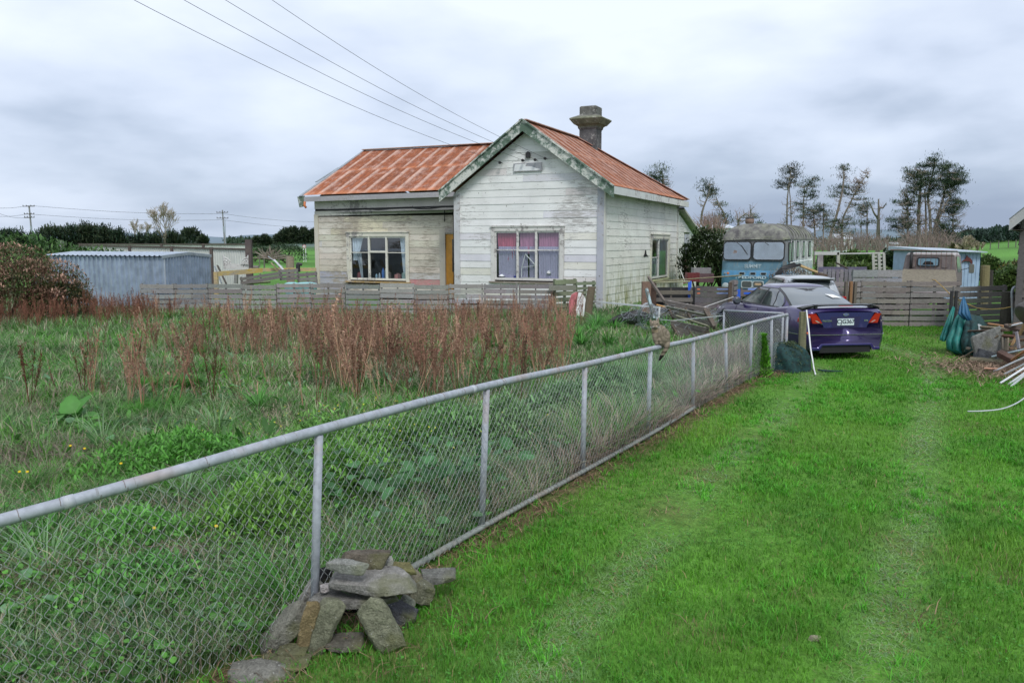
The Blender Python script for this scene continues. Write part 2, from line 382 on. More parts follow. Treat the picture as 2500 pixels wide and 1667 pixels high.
def scatter(y0, y1, dens, side, margin=.8):
    # side: 'lawn' right of the fence or 'field' left of it, inside the widened view wedge
    xm = y1 * .66 + margin + 1.4 * (side == 'lawn'); n = int((y1 - y0) * 2 * xm * dens); x = rng.uniform(-xm, xm, n); y = rng.uniform(y0, y1, n)
    k = (x > -y * .66 - margin) & (x < y * .66 + margin + 1.4 * (side == 'lawn')); f = fenx(y); k &= (x > f + .03) if side == 'lawn' else (x < f - .02)
    return x[k], y[k]
# ---- instancing helper for leaves and weeds
def rotm(yaw, pitch, roll):
    cy, sy, cp_, sp_, cr, sr = np.cos(yaw), np.sin(yaw), np.cos(pitch), np.sin(pitch), np.cos(roll), np.sin(roll); z = np.zeros_like(cy); o = np.ones_like(cy)
    Rz = np.stack([cy, -sy, z, sy, cy, z, z, z, o], -1).reshape(-1, 3, 3); Rx = np.stack([o, z, z, z, cp_, -sp_, z, sp_, cp_], -1).reshape(-1, 3, 3); Ry = np.stack([cr, z, sr, z, o, z, -sr, z, cr], -1).reshape(-1, 3, 3)
    return Rz @ Rx @ Ry
def inst(Vt, Tt, pos, Rm, sc_, col, Ct=None):
    n = len(pos); sc_ = np.asarray(sc_).reshape(n, 1, -1); V = np.einsum('nij,kj->nki', Rm, Vt) if sc_.shape[-1] == 1 else np.einsum('nij,nkj->nki', Rm, Vt[None] * sc_)
    if sc_.shape[-1] == 1: V = V * sc_
    V = V + pos[:, None, :]; C = np.repeat(col[:, None, :], len(Vt), 1)
    if Ct is not None: C = Ct[None] * C
    return V.reshape(-1, 3), (Tt[None] + (np.arange(n) * len(Vt))[:, None, None]).reshape(-1, 3), C.reshape(-1, 3)
def leaf(wf, n=5, droop=.25, fold=.18):   # leaf along +Y of length 1
    V = []; T = []
    for i in range(n + 1):
        t = i / n; w_ = wf(t); z = -droop * t * t; V += [(-w_, t, z + fold * w_), (0, t, z), (w_, t, z + fold * w_)]
    for i in range(n):
        a = 3 * i; b = a + 3
        for q in (0, 1): T += [(a + q, a + q + 1, b + q + 1), (a + q, b + q + 1, b + q)]
    return np.array(V), np.array(T)
ROUNDL0 = leaf(lambda t: .48 * math.sin(math.pi * min(1, t * .96 + .04)) ** .6, n=3, droop=.2, fold=.25)
def leaves(tmpl, pos, size, col, up=(.2, 1.3)):
    n = len(pos); return inst(tmpl[0], tmpl[1], np.asarray(pos), rotm(rng.uniform(0, 6.28, n), rng.uniform(up[0], up[1], n), rng.uniform(-.3, .3, n)), size, col)
# ---- mown lawn
P = []
for y0, y1, dens, wd in ((3.2, 5.2, 5200, .0042), (5.2, 7.5, 3300, .0055), (7.5, 11, 1900, .0075), (11, 16, 950, .011), (16, 24, 520, .016)):
    x, y = scatter(y0, y1, dens, 'lawn'); d = trackd(x, y); tr = np.exp(-(d / .21) ** 2) * (.85 + .6 * fbm(x * 2, y * 2, 2)); tr = np.clip(tr, 0, 1)
    dry = dryness(x, y); keep = rng.random(len(x)) > np.clip(dry * .95, 0, .93); x, y, tr, dry = x[keep], y[keep], tr[keep], dry[keep]
    n = len(x); nz = fbm(x * 1.6 + 9, y * 1.6, 4); nz2 = fbm(x * .5, y * .5 + 40, 3); cl2 = fbm(x * 6, y * 6, 2)
    h = (.034 + .060 * np.clip(nz2 - .3, 0, 1) + .035 * np.clip(cl2 - .45, 0, 1) * 2) * rng.uniform(.4, 1.5, n) * (1 - .45 * tr)
    bright = np.array([.13, .345, .028]); deep = np.array([.08, .25, .024]); pale = np.array([.28, .38, .19]); straw = np.array([.33, .25, .13]); yel = np.array([.22, .40, .05])
    t1 = np.clip((nz - .32) * 2.6, 0, 1)[:, None]; col = deep * (1 - t1) + bright * t1
    ye = np.clip((nz2 - .55) * 3, 0, .45)[:, None]; col = col * (1 - ye) + yel * ye
    col = col * (1 - tr[:, None] * .68) + pale * tr[:, None] * .68
    st = (rng.random(n) < (.02 + .45 * np.clip(dry, 0, 1) + .10 * tr))[:, None]; col = np.where(st, straw * rng.uniform(.6, 1.2, (n, 1)), col) * rng.uniform(.65, 1.32, (n, 1)) * np.where((rng.random(n) < .12)[:, None], np.array([1.05, 1.0, 1.5]), 1.0)
    P.append(blades(x, y, h, wd * rng.uniform(.7, 1.4, n), rng.uniform(.25, .9, n) + tr * .9, rng.uniform(0, 6.28, n), col, segs=2))
# longer scruffy tufts
x, y = scatter(3.2, 14, 60, 'lawn'); k = fbm(x * 1.3 + 3, y * 1.3, 3) > .53; x, y = x[k], y[k]; m_ = 9
x = (x[:, None] + rng.normal(0, .025, (len(x), m_))).ravel(); y = (y[:, None] + rng.normal(0, .025, (len(y), m_))).ravel(); n = len(x)
col = np.array([.10, .36, .03]) * rng.uniform(.7, 1.4, (n, 1)); P.append(blades(x, y, rng.uniform(.045, .10, n), .0045 + .0006 * y, rng.uniform(.3, 1.2, n), rng.uniform(0, 6.28, n), col))
v, t, c = join(P); lg = np_mesh('lawn_grass', v, t, MAT['grass'], c, origin=(4, 10, 0)); tag(lg, 'short bright green mown grass with two pale wheel tracks beside the netting fence', 'grass', kind='stuff')
x, y = scatter(3.2, 11, 420, 'lawn'); k = (fbm(x * 1.1 + 33, y * 1.1, 3) > .55) & (y < 5 + 5 * rng.random(len(x))); x, y = x[k], y[k]; n = len(x); q = leaves(ROUNDL0, np.stack([x, y, rng.uniform(.015, .05, n)], 1), rng.uniform(.009, .019, n), np.array([.08, .27, .035]) * rng.uniform(.6, 1.4, (n, 1)), (-.2, .7)); tag(np_mesh('clover', q[0], q[1], MAT['leaf'], q[2], origin=(3, 6, 0)), 'small clover leaves scattered through the near lawn', 'clover', kind='stuff')
# dead clippings and litter along the fence foot
x, y = scatter(3.2, 15.5, 500, 'lawn'); dry = dryness(x, y); k = rng.random(len(x)) < np.clip(dry - .2, 0, 1) * 1.2; x, y = x[k], y[k]; n = len(x)
v, t, c = blades(x, y, rng.uniform(.04, .11, n), .004 + .0005 * y, rng.uniform(2.0, 3.5, n), rng.uniform(0, 6.28, n), np.array([.30, .21, .13]) * rng.uniform(.35, 1.25, (n, 1)), z0=rng.uniform(.005, .03, n), segs=2)
lit = np_mesh('dry_clippings', v, t, MAT['dry'], c, origin=(4, 10, 0)); tag(lit, 'dead brown grass clippings and bare soil along the lawn edge', 'dead grass', kind='stuff')

# ---- rough field grass
def dense_h(x, y):
    e = fenx(y) - x
    near = np.exp(-(e / 1.5) ** 2)
    return (.13 + .10 * (x < -2.5 - .25 * y) + .42 * np.clip(fbm(x * .55 + 3, y * .55, 3) - .28, 0, 1)) * (1 + 1.3 * near * np.clip((y - 5.5) / 3, 0, 1))
FP = []
for y0, y1, dens, wd in ((2.6, 5, 2500, .006), (5, 8, 1700, .0075), (8, 12, 950, .010), (12, 18, 480, .014), (18, 30, 210, .022), (30, 42, 60, .035)):
    x, y = scatter(y0, y1, dens, 'field'); n = len(x)
    k = ~((y > 23.5) & (x > 5)); x, y = x[k], y[k]
    k = ~((y > 28.0) & (x > -10.5) & (x < 14)); x, y = x[k], y[k]; n = len(x)
    nz = fbm(x * .9 + 20, y * .9, 4); nz2 = fbm(x * 2.7 + 2, y * 2.7, 3)
    h = dense_h(x, y) * rng.uniform(.45, 1.25, n) * (.7 + .6 * nz2)
    g1_ = np.array([.13, .37, .042]); g2_ = np.array([.27, .38, .19]); g3_ = np.array([.035, .125, .03]); st = np.array([.46, .38, .29])
    a1 = np.clip((nz - .3) * 2.4, 0, 1)[:, None]; col = g3_ * (1 - a1) + g1_ * a1; b1 = (rng.random(n) < .33 + .2 * (nz2 > .55))[:, None]; col = np.where(b1, g2_, col)
    e = fenx(y) - x; pd = .17 + .18 * (fbm(x * .8, y * .8 + 9, 2) > .56) + .18 * np.exp(-(e / .45) ** 2) * (y > 6.5) + .08 * np.clip((y - 9) / 8, 0, 1) * (x > -8) * (x < 1.5)
    col = np.where((rng.random(n) < pd)[:, None], st * rng.uniform(.55, 1.15, (n, 1)), col) * rng.uniform(.6, 1.35, (n, 1))
    FP.append(blades(x, y, h, wd * rng.uniform(.6, 1.4, n), rng.uniform(.3, 1.3, n), rng.uniform(0, 6.28, n), col))
x = rng.normal(-4.95, .5, 1500); y = rng.normal(8.5, .35, 1500); k = x < fenx(y) - .05; x, y = x[k], y[k]; n = len(x); FP.append(blades(x, y, rng.uniform(.15, .42, n), .008, rng.uniform(.6, 1.8, n), rng.uniform(0, 6.28, n), np.array([.34, .27, .22]) * rng.uniform(.5, 1.3, (n, 1))))
for (a_, b_2, r_2) in ((-3.3, 5.5, .24), (-2.5, 5.65, .13)): x = rng.normal(a_, r_2, 900); y = rng.normal(b_2, r_2 * .8, 900); FP.append(blades(x, y, rng.uniform(.05, .14, 900), .006, rng.uniform(2, 3.4, 900), rng.uniform(0, 6.28, 900), np.array([.48, .38, .29]) * rng.uniform(.5, 1.2, (900, 1)), z0=rng.uniform(.05, .14, 900), segs=2))
# long pale arching tufts
TUF = [(-1.9, 6.9), (-2.4, 7.3), (-1.5, 7.4), (-2.9, 7.0), (-1.0, 7.9), (-3.6, 6.2), (-4.0, 6.0), (-3.2, 5.4), (-2.0, 8.3), (-2.6, 8.0), (.1, 9.0), (1.0, 10.4), (1.8, 12.0), (2.4, 13.2), (-3.9, 5.2), (3.1, 14.8), (2.2, 16.0), (.6, 11.2)]
for j in range(70):
    yy = rng.uniform(5, 24); TUF.append((fenx(yy) - abs(rng.normal(0, 3)) - .3, yy))
for j in range(240):
    yy = rng.uniform(7, 25); TUF.append((rng.uniform(-.60 * yy - 1, -.32 * yy - .8), yy))
for ti_, (tx, ty) in enumerate(TUF):
    n = 90 if ti_ > 88 else 70; kt = .62 if ti_ > 88 else 1.; yaw = rng.uniform(0, 6.28, n); rr = rng.uniform(0, .07, n)
    cb = np.array([.20, .34, .16]) if rng.random() < .5 else np.array([.09, .27, .05])
    if ti_ > 88: cb = np.array([.10, .30, .045]) if rng.random() < .6 else np.array([.16, .30, .10])
    FP.append(blades(tx + np.cos(yaw) * rr, ty + np.sin(yaw) * rr, rng.uniform(.3, .62, n) * kt, (.009 + .0006 * ty) * kt, rng.uniform(.5, 1.5, n), yaw, cb * rng.uniform(.55, 1.3, (n, 1)), segs=4))
v, t, c = join(FP); fg = np_mesh('rough_grass', v, t, MAT['grass'], c, origin=(-4, 12, 0)); tag(fg, 'long tangled green and straw coloured grass filling the field behind the netting', 'grass', kind='stuff')

LONGL = leaf(lambda t: .16 * math.sin(math.pi * min(1, t * .93 + .07)) ** .8 + .01)
ROUNDL = leaf(lambda t: .48 * math.sin(math.pi * min(1, t * .96 + .04)) ** .6, droop=.2, fold=.25)
def leaves(tmpl, pos, size, col, up=(.2, 1.3)):
    n = len(pos); return inst(tmpl[0], tmpl[1], np.asarray(pos), rotm(rng.uniform(0, 6.28, n), rng.uniform(up[0], up[1], n), rng.uniform(-.3, .3, n)), size, col)
LP = []
for y0, y1, dens, sz in ((2.6, 6, 110, .07), (6, 10, 60, .10), (10, 16, 22, .13)):
    x, y = scatter(y0, y1, dens, 'field'); nz = fbm(x * 1.1 + 60, y * 1.1, 3); k = nz > .47; x, y, nz = x[k], y[k], nz[k]; n = len(x)
    z = dense_h(x, y) * rng.uniform(.1, .6, n); tone = np.where((rng.random(n) < .3)[:, None], np.array([.14, .28, .14]), np.array([.09, .26, .045])) * rng.uniform(.6, 1.4, (n, 1))
    LP.append(leaves(ROUNDL if y0 < 7 else LONGL, np.stack([x, y, z], 1), sz * rng.uniform(.5, 1.5, n), tone, (.1, 1.0)))
# small ferny/clover foliage close to the camera
x, y = scatter(2.6, 7, 700, 'field'); k = fbm(x * 2 + 5, y * 2, 3) > .46; x, y = x[k], y[k]; n = len(x)
LP.append(leaves(ROUNDL, np.stack([x, y, dense_h(x, y) * rng.uniform(.15, .75, n)], 1), rng.uniform(.018, .04, n), np.array([.10, .28, .045]) * rng.uniform(.6, 1.5, (n, 1)), (.0, 1.2)))
# soft bushy weed masses pressed against the near netting
for (bx, by, br, bh, bc) in ((-2.0, 6.3, .55, .50, (.17, .36, .06)), (-1.5, 7.3, .6, .55, (.15, .34, .06)), (-2.9, 6.0, .6, .34, (.12, .32, .06)), (-2.4, 5.2, .5, .26, (.10, .28, .06)), (-1.1, 8.3, .6, .55, (.15, .32, .07)), (-.2, 9.2, .7, .62, (.17, .31, .12)), (-1.9, 8.0, .8, .62, (.17, .36, .08)), (-.7, 8.7, .7, .62, (.14, .30, .09)), (.6, 10.3, .7, .6, (.16, .30, .13)), (1.3, 11.4, .7, .6, (.15, .30, .12)), (-3.4, 8.2, 1., .4, (.11, .32, .05))):
    n = int(2600 * (br / .55) ** 1.2); x = rng.normal(bx, br * .5, n); y = rng.normal(by, br * .5, n); dd = np.hypot(x - bx, y - by) / br; z = bh * np.clip(1.1 - dd * .7, .1, 1) * rng.random(n) ** .5 * (.7 + .6 * fbm(x * 3, y * 3, 2)); k = x < fenx(y) - .05; x, y, z = x[k], y[k], z[k]; n = len(x)
    LP.append(leaves(LONGL, np.stack([x, y, z], 1), rng.uniform(.03, .075, n) * (by / 7) ** .6, np.array(bc) * rng.uniform(.5, 1.4, (n, 1)), (.3, 1.5)))
# mallow patch behind the netting between the second and third posts
n = 240; x = rng.normal(-.95, .5, n); y = rng.normal(7.2, .55, n); k = x < fenx(y) - .12; x, y = x[k], y[k]; n = len(x)
LP.append(leaves(ROUNDL, np.stack([x, y, rng.uniform(.05, .52, n)], 1), rng.uniform(.06, .15, n), np.array([.075, .20, .07]) * rng.uniform(.6, 1.35, (n, 1)), (.1, 1.1)))
n = 130; x = rng.normal(-2.6, 1.3, n); y = rng.normal(9.0, .8, n); LP.append(leaves(LONGL, np.stack([x, y, rng.uniform(.02, .25, n)], 1), rng.uniform(.10, .24, n), np.array([.06, .17, .035]) * rng.uniform(.6, 1.3, (n, 1)), (.4, 1.3)))
v, t, c = join(LP); ll = np_mesh('weed_leaves', v, t, MAT['leaf'], c, origin=(-3, 7, 0)); tag(ll, 'low broad-leaved weeds, mallow and clover growing among the long grass', 'weeds', kind='stuff')
# ---- dried dock stalks
def dock_template(seed):
    r_ = np.random.default_rng(seed); V = []; T = []; C = []
    def seg(a, b, w0, w1, c):
        a = np.array(a); b = np.array(b); d = b - a; s_ = np.cross(d, [0.3, .9, .1]); s_ /= np.linalg.norm(s_) + 1e-9; q = np.cross(d, s_); q /= np.linalg.norm(q) + 1e-9; o = len(V)
        for p, w_ in ((a, w0), (b, w1)):
            for k_ in range(3):
                an = k_ * 2.094; V.append(p + (s_ * math.cos(an) + q * math.sin(an)) * w_); C.append(c)
        for k_ in range(3):
            k2 = (k_ + 1) % 3; T.extend([(o + k_, o + k2, o + 3 + k2), (o + k_, o + 3 + k2, o + 3 + k_)])
    def seed_(p, s_):
        o = len(V)
        for k_ in range(3): V.append(p + r_.normal(0, 1, 3) * s_ * r_.uniform(.7, 1.6)); C.append(np.array([.54, .39, .34]) * r_.uniform(.5, 1.4))
        T.append((o, o + 1, o + 2))
    for st_ in range(r_.integers(1, 4)):
        az = r_.uniform(0, 6.28); le = r_.uniform(.03, .22); hh = r_.uniform(.8, 1.05); p0 = np.zeros(3); tip = np.array([math.cos(az) * le, math.sin(az) * le, hh]); mid = tip * .5 + np.array([0, 0, .03]); cs = np.array([.72, .54, .43]) * r_.uniform(.5, 1.3)
        seg(p0, mid, .0055, .004, cs); seg(mid, tip, .004, .0022, cs)
        for b in range(r_.integers(6, 11)):
            f = r_.uniform(.35, .95); base = mid * (f / .5) if f < .5 else mid + (tip - mid) * ((f - .5) / .5); a2 = r_.uniform(0, 6.28); ln = r_.uniform(.10, .30) * (1.15 - f * .6)
            en = base + np.array([math.cos(a2) * ln * .33, math.sin(a2) * ln * .33, ln]); seg(base, en, .0025, .0015, cs)
            for q in range(int(ln * 46)): seed_(base + (en - base) * r_.uniform(.15, 1.05) + r_.normal(0, .006, 3), .0085)
        for q in range(22): seed_(mid + (tip - mid) * r_.uniform(.2, 1.03) + r_.normal(0, .006, 3), .0085)
    return np.array(V), np.array(T), np.array(C)
DT = [dock_template(s_) for s_ in range(14)]
def docks(x, y, hs, tone): 
    out_ = []; which = rng.integers(0, len(DT), len(x))
    for i, (V, T, C) in enumerate(DT):
        k = which == i
        if k.any():
            n = k.sum(); out_.append(inst(V, T, np.stack([x[k], y[k], np.zeros(n)], 1), rotm(rng.uniform(0, 6.28, n), rng.normal(0, .17, n), rng.normal(0, .17, n)), hs[k], tone[k], C))
    return out_
x = rng.uniform(-17, 3.2, 11000); y = rng.uniform(9.8, 26.4, 11000); e = fenx(y) - x; nz = fbm(x * .55 + 30, y * .55 + 3, 3)
k = (e > 1.7 + 1.2 * nz) & (x > np.where(y < 16, -6.4 - nz * 1.2, np.where(y < 24.3, -7.4 - (y - 16) * .2, -20))) & (y > 10.0 + 2.2 * nz) & (nz > .36) & (rng.random(11000) < .09 + .07 * (y < 14) + .26 * (nz > .53)) & ~((x > .9) & (y < 17)) & (x < 1.2 + rng.uniform(0, 1, 11000))
k &= ~((x > -15) & (x < -10.4) & (y > 26.3)); x, y = x[k], y[k]; n = len(x)
tone = np.where((rng.random(n) < .4)[:, None], np.array([.72, .62, .52]), np.array([.50, .37, .31])) * rng.uniform(.6, 1.35, (n, 1))
DP = docks(x, y, rng.uniform(.35, 1.32, n) * np.where(y < 14, 1.05, np.where(y < 18, .92, .72)), tone)
x = rng.uniform(-17, -10, 260); y = rng.uniform(21, 25.5, 260); n = len(x); DP += docks(x, y, rng.uniform(.5, 1.0, n), np.array([.40, .25, .20]) * rng.uniform(.6, 1.4, (n, 1)))
v, t, c = join(DP); dk = np_mesh('dock_stalks', v, t, MAT['dry'], c, origin=(-5, 16, 0)); tag(dk, 'mass of dried reddish brown dock stalks standing in the middle of the field', 'dried weeds', kind='stuff')
# a few single stands near the camera, each a plant of its own
for (u, vb, h, lab) in ((75, 1010, 1.05, 'dried dock stand nearest the left edge of the field'), (340, 905, .72, 'small dark dock stand alone in green grass above the big leaf'), (205, 975, .85, 'slim dark dock stalk just left of the big rhubarb-like leaf'),
                        (520, 985, .95, 'leaning dark dock stand right of the big rhubarb-like leaf'), (870, 1000, 1.0, 'tall brown dock stand above the middle of the near top rail')):
    p = G(u, vb); V, T, C = DT[int(u) % 9]; V2, T2, C2 = DT[(int(u) + 4) % 9]; q = join([(V * h, T, C * np.array([.27, .16, .12])), (V2 @ rotm(np.array([2.]), np.array([.08]), np.array([0.]))[0].T * h * .9, T2, C2 * np.array([.27, .16, .12]))])
    o = np_mesh('dock_plant', q[0] + np.array(p), q[1], MAT['dry'], q[2], origin=p); tag(o, lab, 'dried plant', 'single dried dock stands in the field')
# bare pale sticks leaning in front of the shrub
for i, (u, vb) in enumerate(((95, 770), (130, 775), (165, 772), (240, 765), (60, 772))):
    p = G(u, vb); m = MB(); m.tube([p, p + Vector((-.35, 0, .7)), p + Vector((-.55 - .05 * i, .1, 1.25))], [.012, .008, .004], 4, (.42, .36, .30)); m.tube([p + Vector((-.35, 0, .7)), p + Vector((-.2, 0, 1.2))], [.007, .003], 4, (.42, .36, .30)); m.tube([p + Vector((-.2, 0, .4)), p + Vector((-.6, .1, .85))], [.007, .003], 4, (.42, .36, .30))
    tag(m.build('dead_weed', MAT['dry'], origin=p), ('pale forked dead stem, %s of five in front of the brown shrub' % ['second from the left', 'middle one', 'fourth from the left', 'rightmost', 'leftmost'][i]), 'dead stem', 'pale dead stems below the brown shrub')
# big rhubarb-like leaves
p = G(165 * 1.063, 1010 * 1.063 - 20); bl = leaf(lambda t: .36 * math.sin(math.pi * min(1, t * .94 + .06)) ** .7 * (1 + .08 * math.sin(t * 30)), 9, .3, .3); e_ = thing('leafy_plant', p, 'big rhubarb-like plant with broad upright leaves at the left of the field', 'plant')
for yaw, pit, s_ in ((-.9, 1.15, .40), (.35, 1.3, .36), (-1.7, .5, .38), (1.7, .45, .3), (2.8, .8, .3), (-.2, .7, .3), (.9, .9, .28), (-2.4, .9, .26)):
    V = (bl[0] * s_) @ rotm(np.array([yaw]), np.array([pit]), np.array([.1]))[0].T + np.array(p) + np.array([0, 0, .12]); np_mesh('leaf', V, bl[1], MAT['leaf'], np.tile([.085, .25, .05], (len(V), 1)) * (.8 + .4 * rng.random()), parent=e_, smooth=True)
# buttercups
bp = [(540, 930), (450, 912), (175, 1078), (125, 1078), (772, 1025), (1380, 1425), (985, 1437), (2035, 690), (1915, 750)]
BUT = [G(u / 2.613, 740 + v_ / 2.613, .30) for u, v_ in bp]
for i, q in enumerate(BUT):
    m = MB(); m.lathe(q, [(.001, 0), (.010, .003), (.014, .010)], 6, ax=(.2, -.5, .9), col=(.75, .55, .02)); m.tube([(q.x, q.y, .0), q], .0018, 3, (.08, .18, .04))
    tag(m.build('buttercup', MAT['leaf'], origin=(q.x, q.y, 0)), 'small yellow buttercup, ' + ('above the near rail, third in from the left edge|above the near rail, second in from the left edge|just above the rail, right one of a close pair|just above the rail, left one of a close pair|just above the rail where the tie wires start|seen through the netting left of the cairn|seen through the netting far from the cairn|near the first post top|just left of the first post top').split('|')[i], 'flower', 'yellow buttercups in the field')
# yellow-flowered wild mustard tips and a bright seedling
n = 240; x = rng.normal(-1.6, .8, n); y = rng.normal(8.6, .6, n); k = x < fenx(y) - .3; x, y = x[k], y[k]; n = len(x)
q = leaves(ROUNDL, np.stack([x, y, rng.uniform(.3, .62, n)], 1), rng.uniform(.012, .024, n), np.array([.5, .50, .06]) * rng.uniform(.7, 1.2, (n, 1)))
o = np_mesh('mustard_flowers', q[0], q[1], MAT['leaf'], q[2]); tag(o, 'pale yellow wild mustard flowers dotted above the near top rail', 'flowers', kind='stuff')
p = Vector((4.42, 14.35, 0)); n = 1500; hh = rng.uniform(0, .72, n); rr = (.17 * (1 - hh / .8) + .03) * np.sqrt(rng.random(n)); an = rng.uniform(0, 6.28, n)
q = leaves(LONGL, np.stack([p.x + rr * np.cos(an), p.y + rr * np.sin(an), hh], 1), rng.uniform(.05, .10, n), np.array([.13, .36, .035]) * rng.uniform(.6, 1.3, (n, 1)), (.5, 1.5))
o = np_mesh('feathery_weed', q[0], q[1], MAT['leaf'], q[2], origin=p); tag(o, 'feathery bright green weed growing against the far end of the netting fence', 'plant')
# dead grass tussocks at the foot of the netting
for (i, lab) in ((5, 'pinkish brown dead tussock against the third post from the stones'), (6, 'tall dead straw tussock against the fourth post from the stones'), (7, 'dead grass tussock against the fifth post from the stones'), (8, 'dry grass tussock at the sixth post from the stones')):
    bx, by = POSTS[i]; n = 420; tt = rng.uniform(-.15, .75, n); x = bx + .9 * tt - .05 - rng.uniform(0, .22, n); y = by + 1.5 * tt + rng.normal(0, .05, n)
    v, t, c = blades(x, y, rng.uniform(.16, .46, n), .008 + .0006 * y, rng.uniform(.3, 1.6, n), rng.uniform(0, 6.28, n), np.array([.34, .26, .21]) * rng.uniform(.5, 1.2, (n, 1)))
    o = np_mesh('dead_tussock', v, t, MAT['dry'], c, origin=(bx, by, 0)); tag(o, lab, 'dead grass', 'dead tussocks along the netting fence')
# ================================================================== NETTING FENCE
TOPS = {3: (778, 1050), 4: (1188, 942), 5: (1428, 890), 6: (1588, 852), 7: (1693, 829), 8: (1772, 807), 9: (1835, 788), 10: (1884, 776), 11: (1922, 768)}
fence = thing('netting_fence', (POSTS[4][0], POSTS[4][1], 0), 'long galvanised pipe fence with wire netting running from the camera to the purple car', 'fence')
top = []
for i, (x, y) in enumerate(POSTS):
    if i in TOPS: top.append(D(TOPS[i][0], TOPS[i][1], y))
    else: top.append(None)
q0 = D(0, 1251, 3.55)      # where the rail leaves the photo
d_ = (top[3] - q0); 
for i in (2, 1, 0): top[i] = top[3] - Vector((1.20, 1.32, 0)) * (3 - i)
top[2].z = top[1].z = top[0].z = top[3].z - .01
# shift first bays so that the pipe passes through the left edge point
t_ = (q0.y - top[2].y) / (top[3].y - top[2].y); lin = top[2].lerp(top[3], t_); dl = q0 - lin
top[2] += Vector((dl.x * 1.6, 0, dl.z * 1.6)); top[1] += Vector((dl.x * 2.6, 0, dl.z * 2)); top[0] += Vector((dl.x * 3.5, 0, dl.z * 2))
def catmull(P, n=6):
    out_ = []
    for i in range(len(P) - 1):
        a = P[max(i - 1, 0)]; b = P[i]; c = P[i + 1]; d = P[min(i + 2, len(P) - 1)]
        for k in range(n):
            t = k / n; out_.append(.5 * ((2 * b) + (c - a) * t + (2 * a - 5 * b + 4 * c - d) * t * t + (3 * b - a - 3 * c + d) * t ** 3))
    return out_ + [P[-1]]
rail = catmull(top, 8)
gm_ = NT('weathered_galvanised_pipe'); nz = gm_.noise(22, 6, .6); nz2 = gm_.noise(3, 3, off=5); cg = gm_.mix(1., gm_.attr(), gm_.ramp(nz, [(.3, .78), (.7, 1.18)]), 'MULTIPLY')
cg = gm_.mix(gm_.ramp(nz2, [(.54, 0.), (.70, .5)]), cg, (.34, .22, .16)); gm_.base(cg).set(.62, .12, .35).bump(nz, .25, .004); PIPE = gm_.m
GC = (.33, .355, .40)
m = MB(); m.tube(rail, .030, 14, GC); m.build('top_rail', PIPE, fence, smooth=True)
m = MB()
for i in range(len(rail) - 1):       # pipe-joint collars and scratches as raised rings
    if i % 13 == 5: a = rail[i]; b = a + (rail[i + 1] - a).normalized() * .05; m = MB(); m.tube([a, b], .0325, 14, (.42, .44, .48)); m.build('rail_sleeve', PIPE, fence, smooth=True)
for i, (x, y) in enumerate(POSTS):
    if i < 1: continue
    m = MB(); tp = top[i] - Vector((0, 0, .03)); bs = Vector((x, y, -.05)); m.tube([bs, tp], .026 if i < 7 else .024, 12, jit(GC, .05)); 
    m.build('post', PIPE, fence, smooth=True)
# bottom pipe, partly buried
bot = [Vector((x + .02, y + .0, .055 + .01 * math.sin(i * 2.1))) for i, (x, y) in enumerate(POSTS)]; m = MB(); m.tube(catmull([Vector((-.82, 5.42, .05))] + bot[4:8], 6), .024, 10, (.27, .29, .27)); m.build('bottom_rail', PIPE, fence, smooth=True)
# netting: zig-zag wires, 50 mm mesh
def netting(tops, bots, name, parent, wire=.0016, pitch=.036, z_over=.0, mat=None, sag=.012):
    # parametrise the strip by arclength
    T_ = catmull(tops, 12); B_ = catmull(bots, 12); s_ = [0]
    for i in range(1, len(T_)): s_.append(s_[-1] + (T_[i] - T_[i - 1]).length)
    Ln = s_[-1]; s_ = np.array(s_); TA = np.array(T_); BA = np.array(B_); cols = int(Ln / pitch); V = []; T = []
    rows = int(1.05 / pitch)
    for c in range(cols):
        # each wire is one vertical zigzag; neighbours interlock
        tt = np.linspace(0, 1, rows + 1); ph = ((np.arange(rows + 1) + c) % 2) * pitch
        ss = (c + .5 * 0) * pitch + ph * 1.0 + .010 * np.sin(c * .07 + tt * 5) ; ss = np.clip(ss, 0, Ln)
        P_t = np.stack([np.interp(ss, s_, TA[:, k]) for k in range(3)], 1); P_b = np.stack([np.interp(ss, s_, BA[:, k]) for k in range(3)], 1)
        P_ = P_b * (1 - tt[:, None]) + P_t * tt[:, None]; nrm = np.array([.87, -.5, 0]); off = sag * np.sin(tt * math.pi * 1.0)[:, None] * (np.sin(ss * 1.3 + 1) + .6 * np.sin(ss * 3.1))[:, None]; P_ = P_ + nrm * (.012 + off + .001 * (c % 2))
        # soften corners by inserting points near the bends
        d0 = np.gradient(P_, axis=0); d0 /= np.linalg.norm(d0, axis=1)[:, None] + 1e-9
        A = P_[:-1]; B = P_[1:]; Q = np.concatenate([P_[:1]] + [np.stack([A[i] * .86 + B[i] * .14, A[i] * .14 + B[i] * .86]) for i in range(len(A))] + [P_[-1:]])
        o = len(V) * 0; k = len(Q); dd = np.gradient(Q, axis=0); dd /= np.linalg.norm(dd, axis=1)[:, None] + 1e-9
        s1 = np.cross(dd, nrm); s1 /= np.linalg.norm(s1, axis=1)[:, None] + 1e-9; s2 = np.cross(dd, s1)
        ring = [Q + (s1 * math.cos(a) + s2 * math.sin(a)) * wire for a in (0, 2.094, 4.189)]; VV = np.stack(ring, 1).reshape(-1, 3); base = sum(len(q) for q in V)
        idx = np.arange(k - 1) * 3 + base
        for a in range(3):
            b = (a + 1) % 3; T.append(np.stack([idx + a, idx + b, idx + 3 + b], 1)); T.append(np.stack([idx + a, idx + 3 + b, idx + 3 + a], 1))
        V.append(VV)
    V = np.concatenate(V); T = np.concatenate(T); return np_mesh(name, V, T, mat, np.tile([.50, .52, .52], (len(V), 1)), parent=parent, smooth=True)
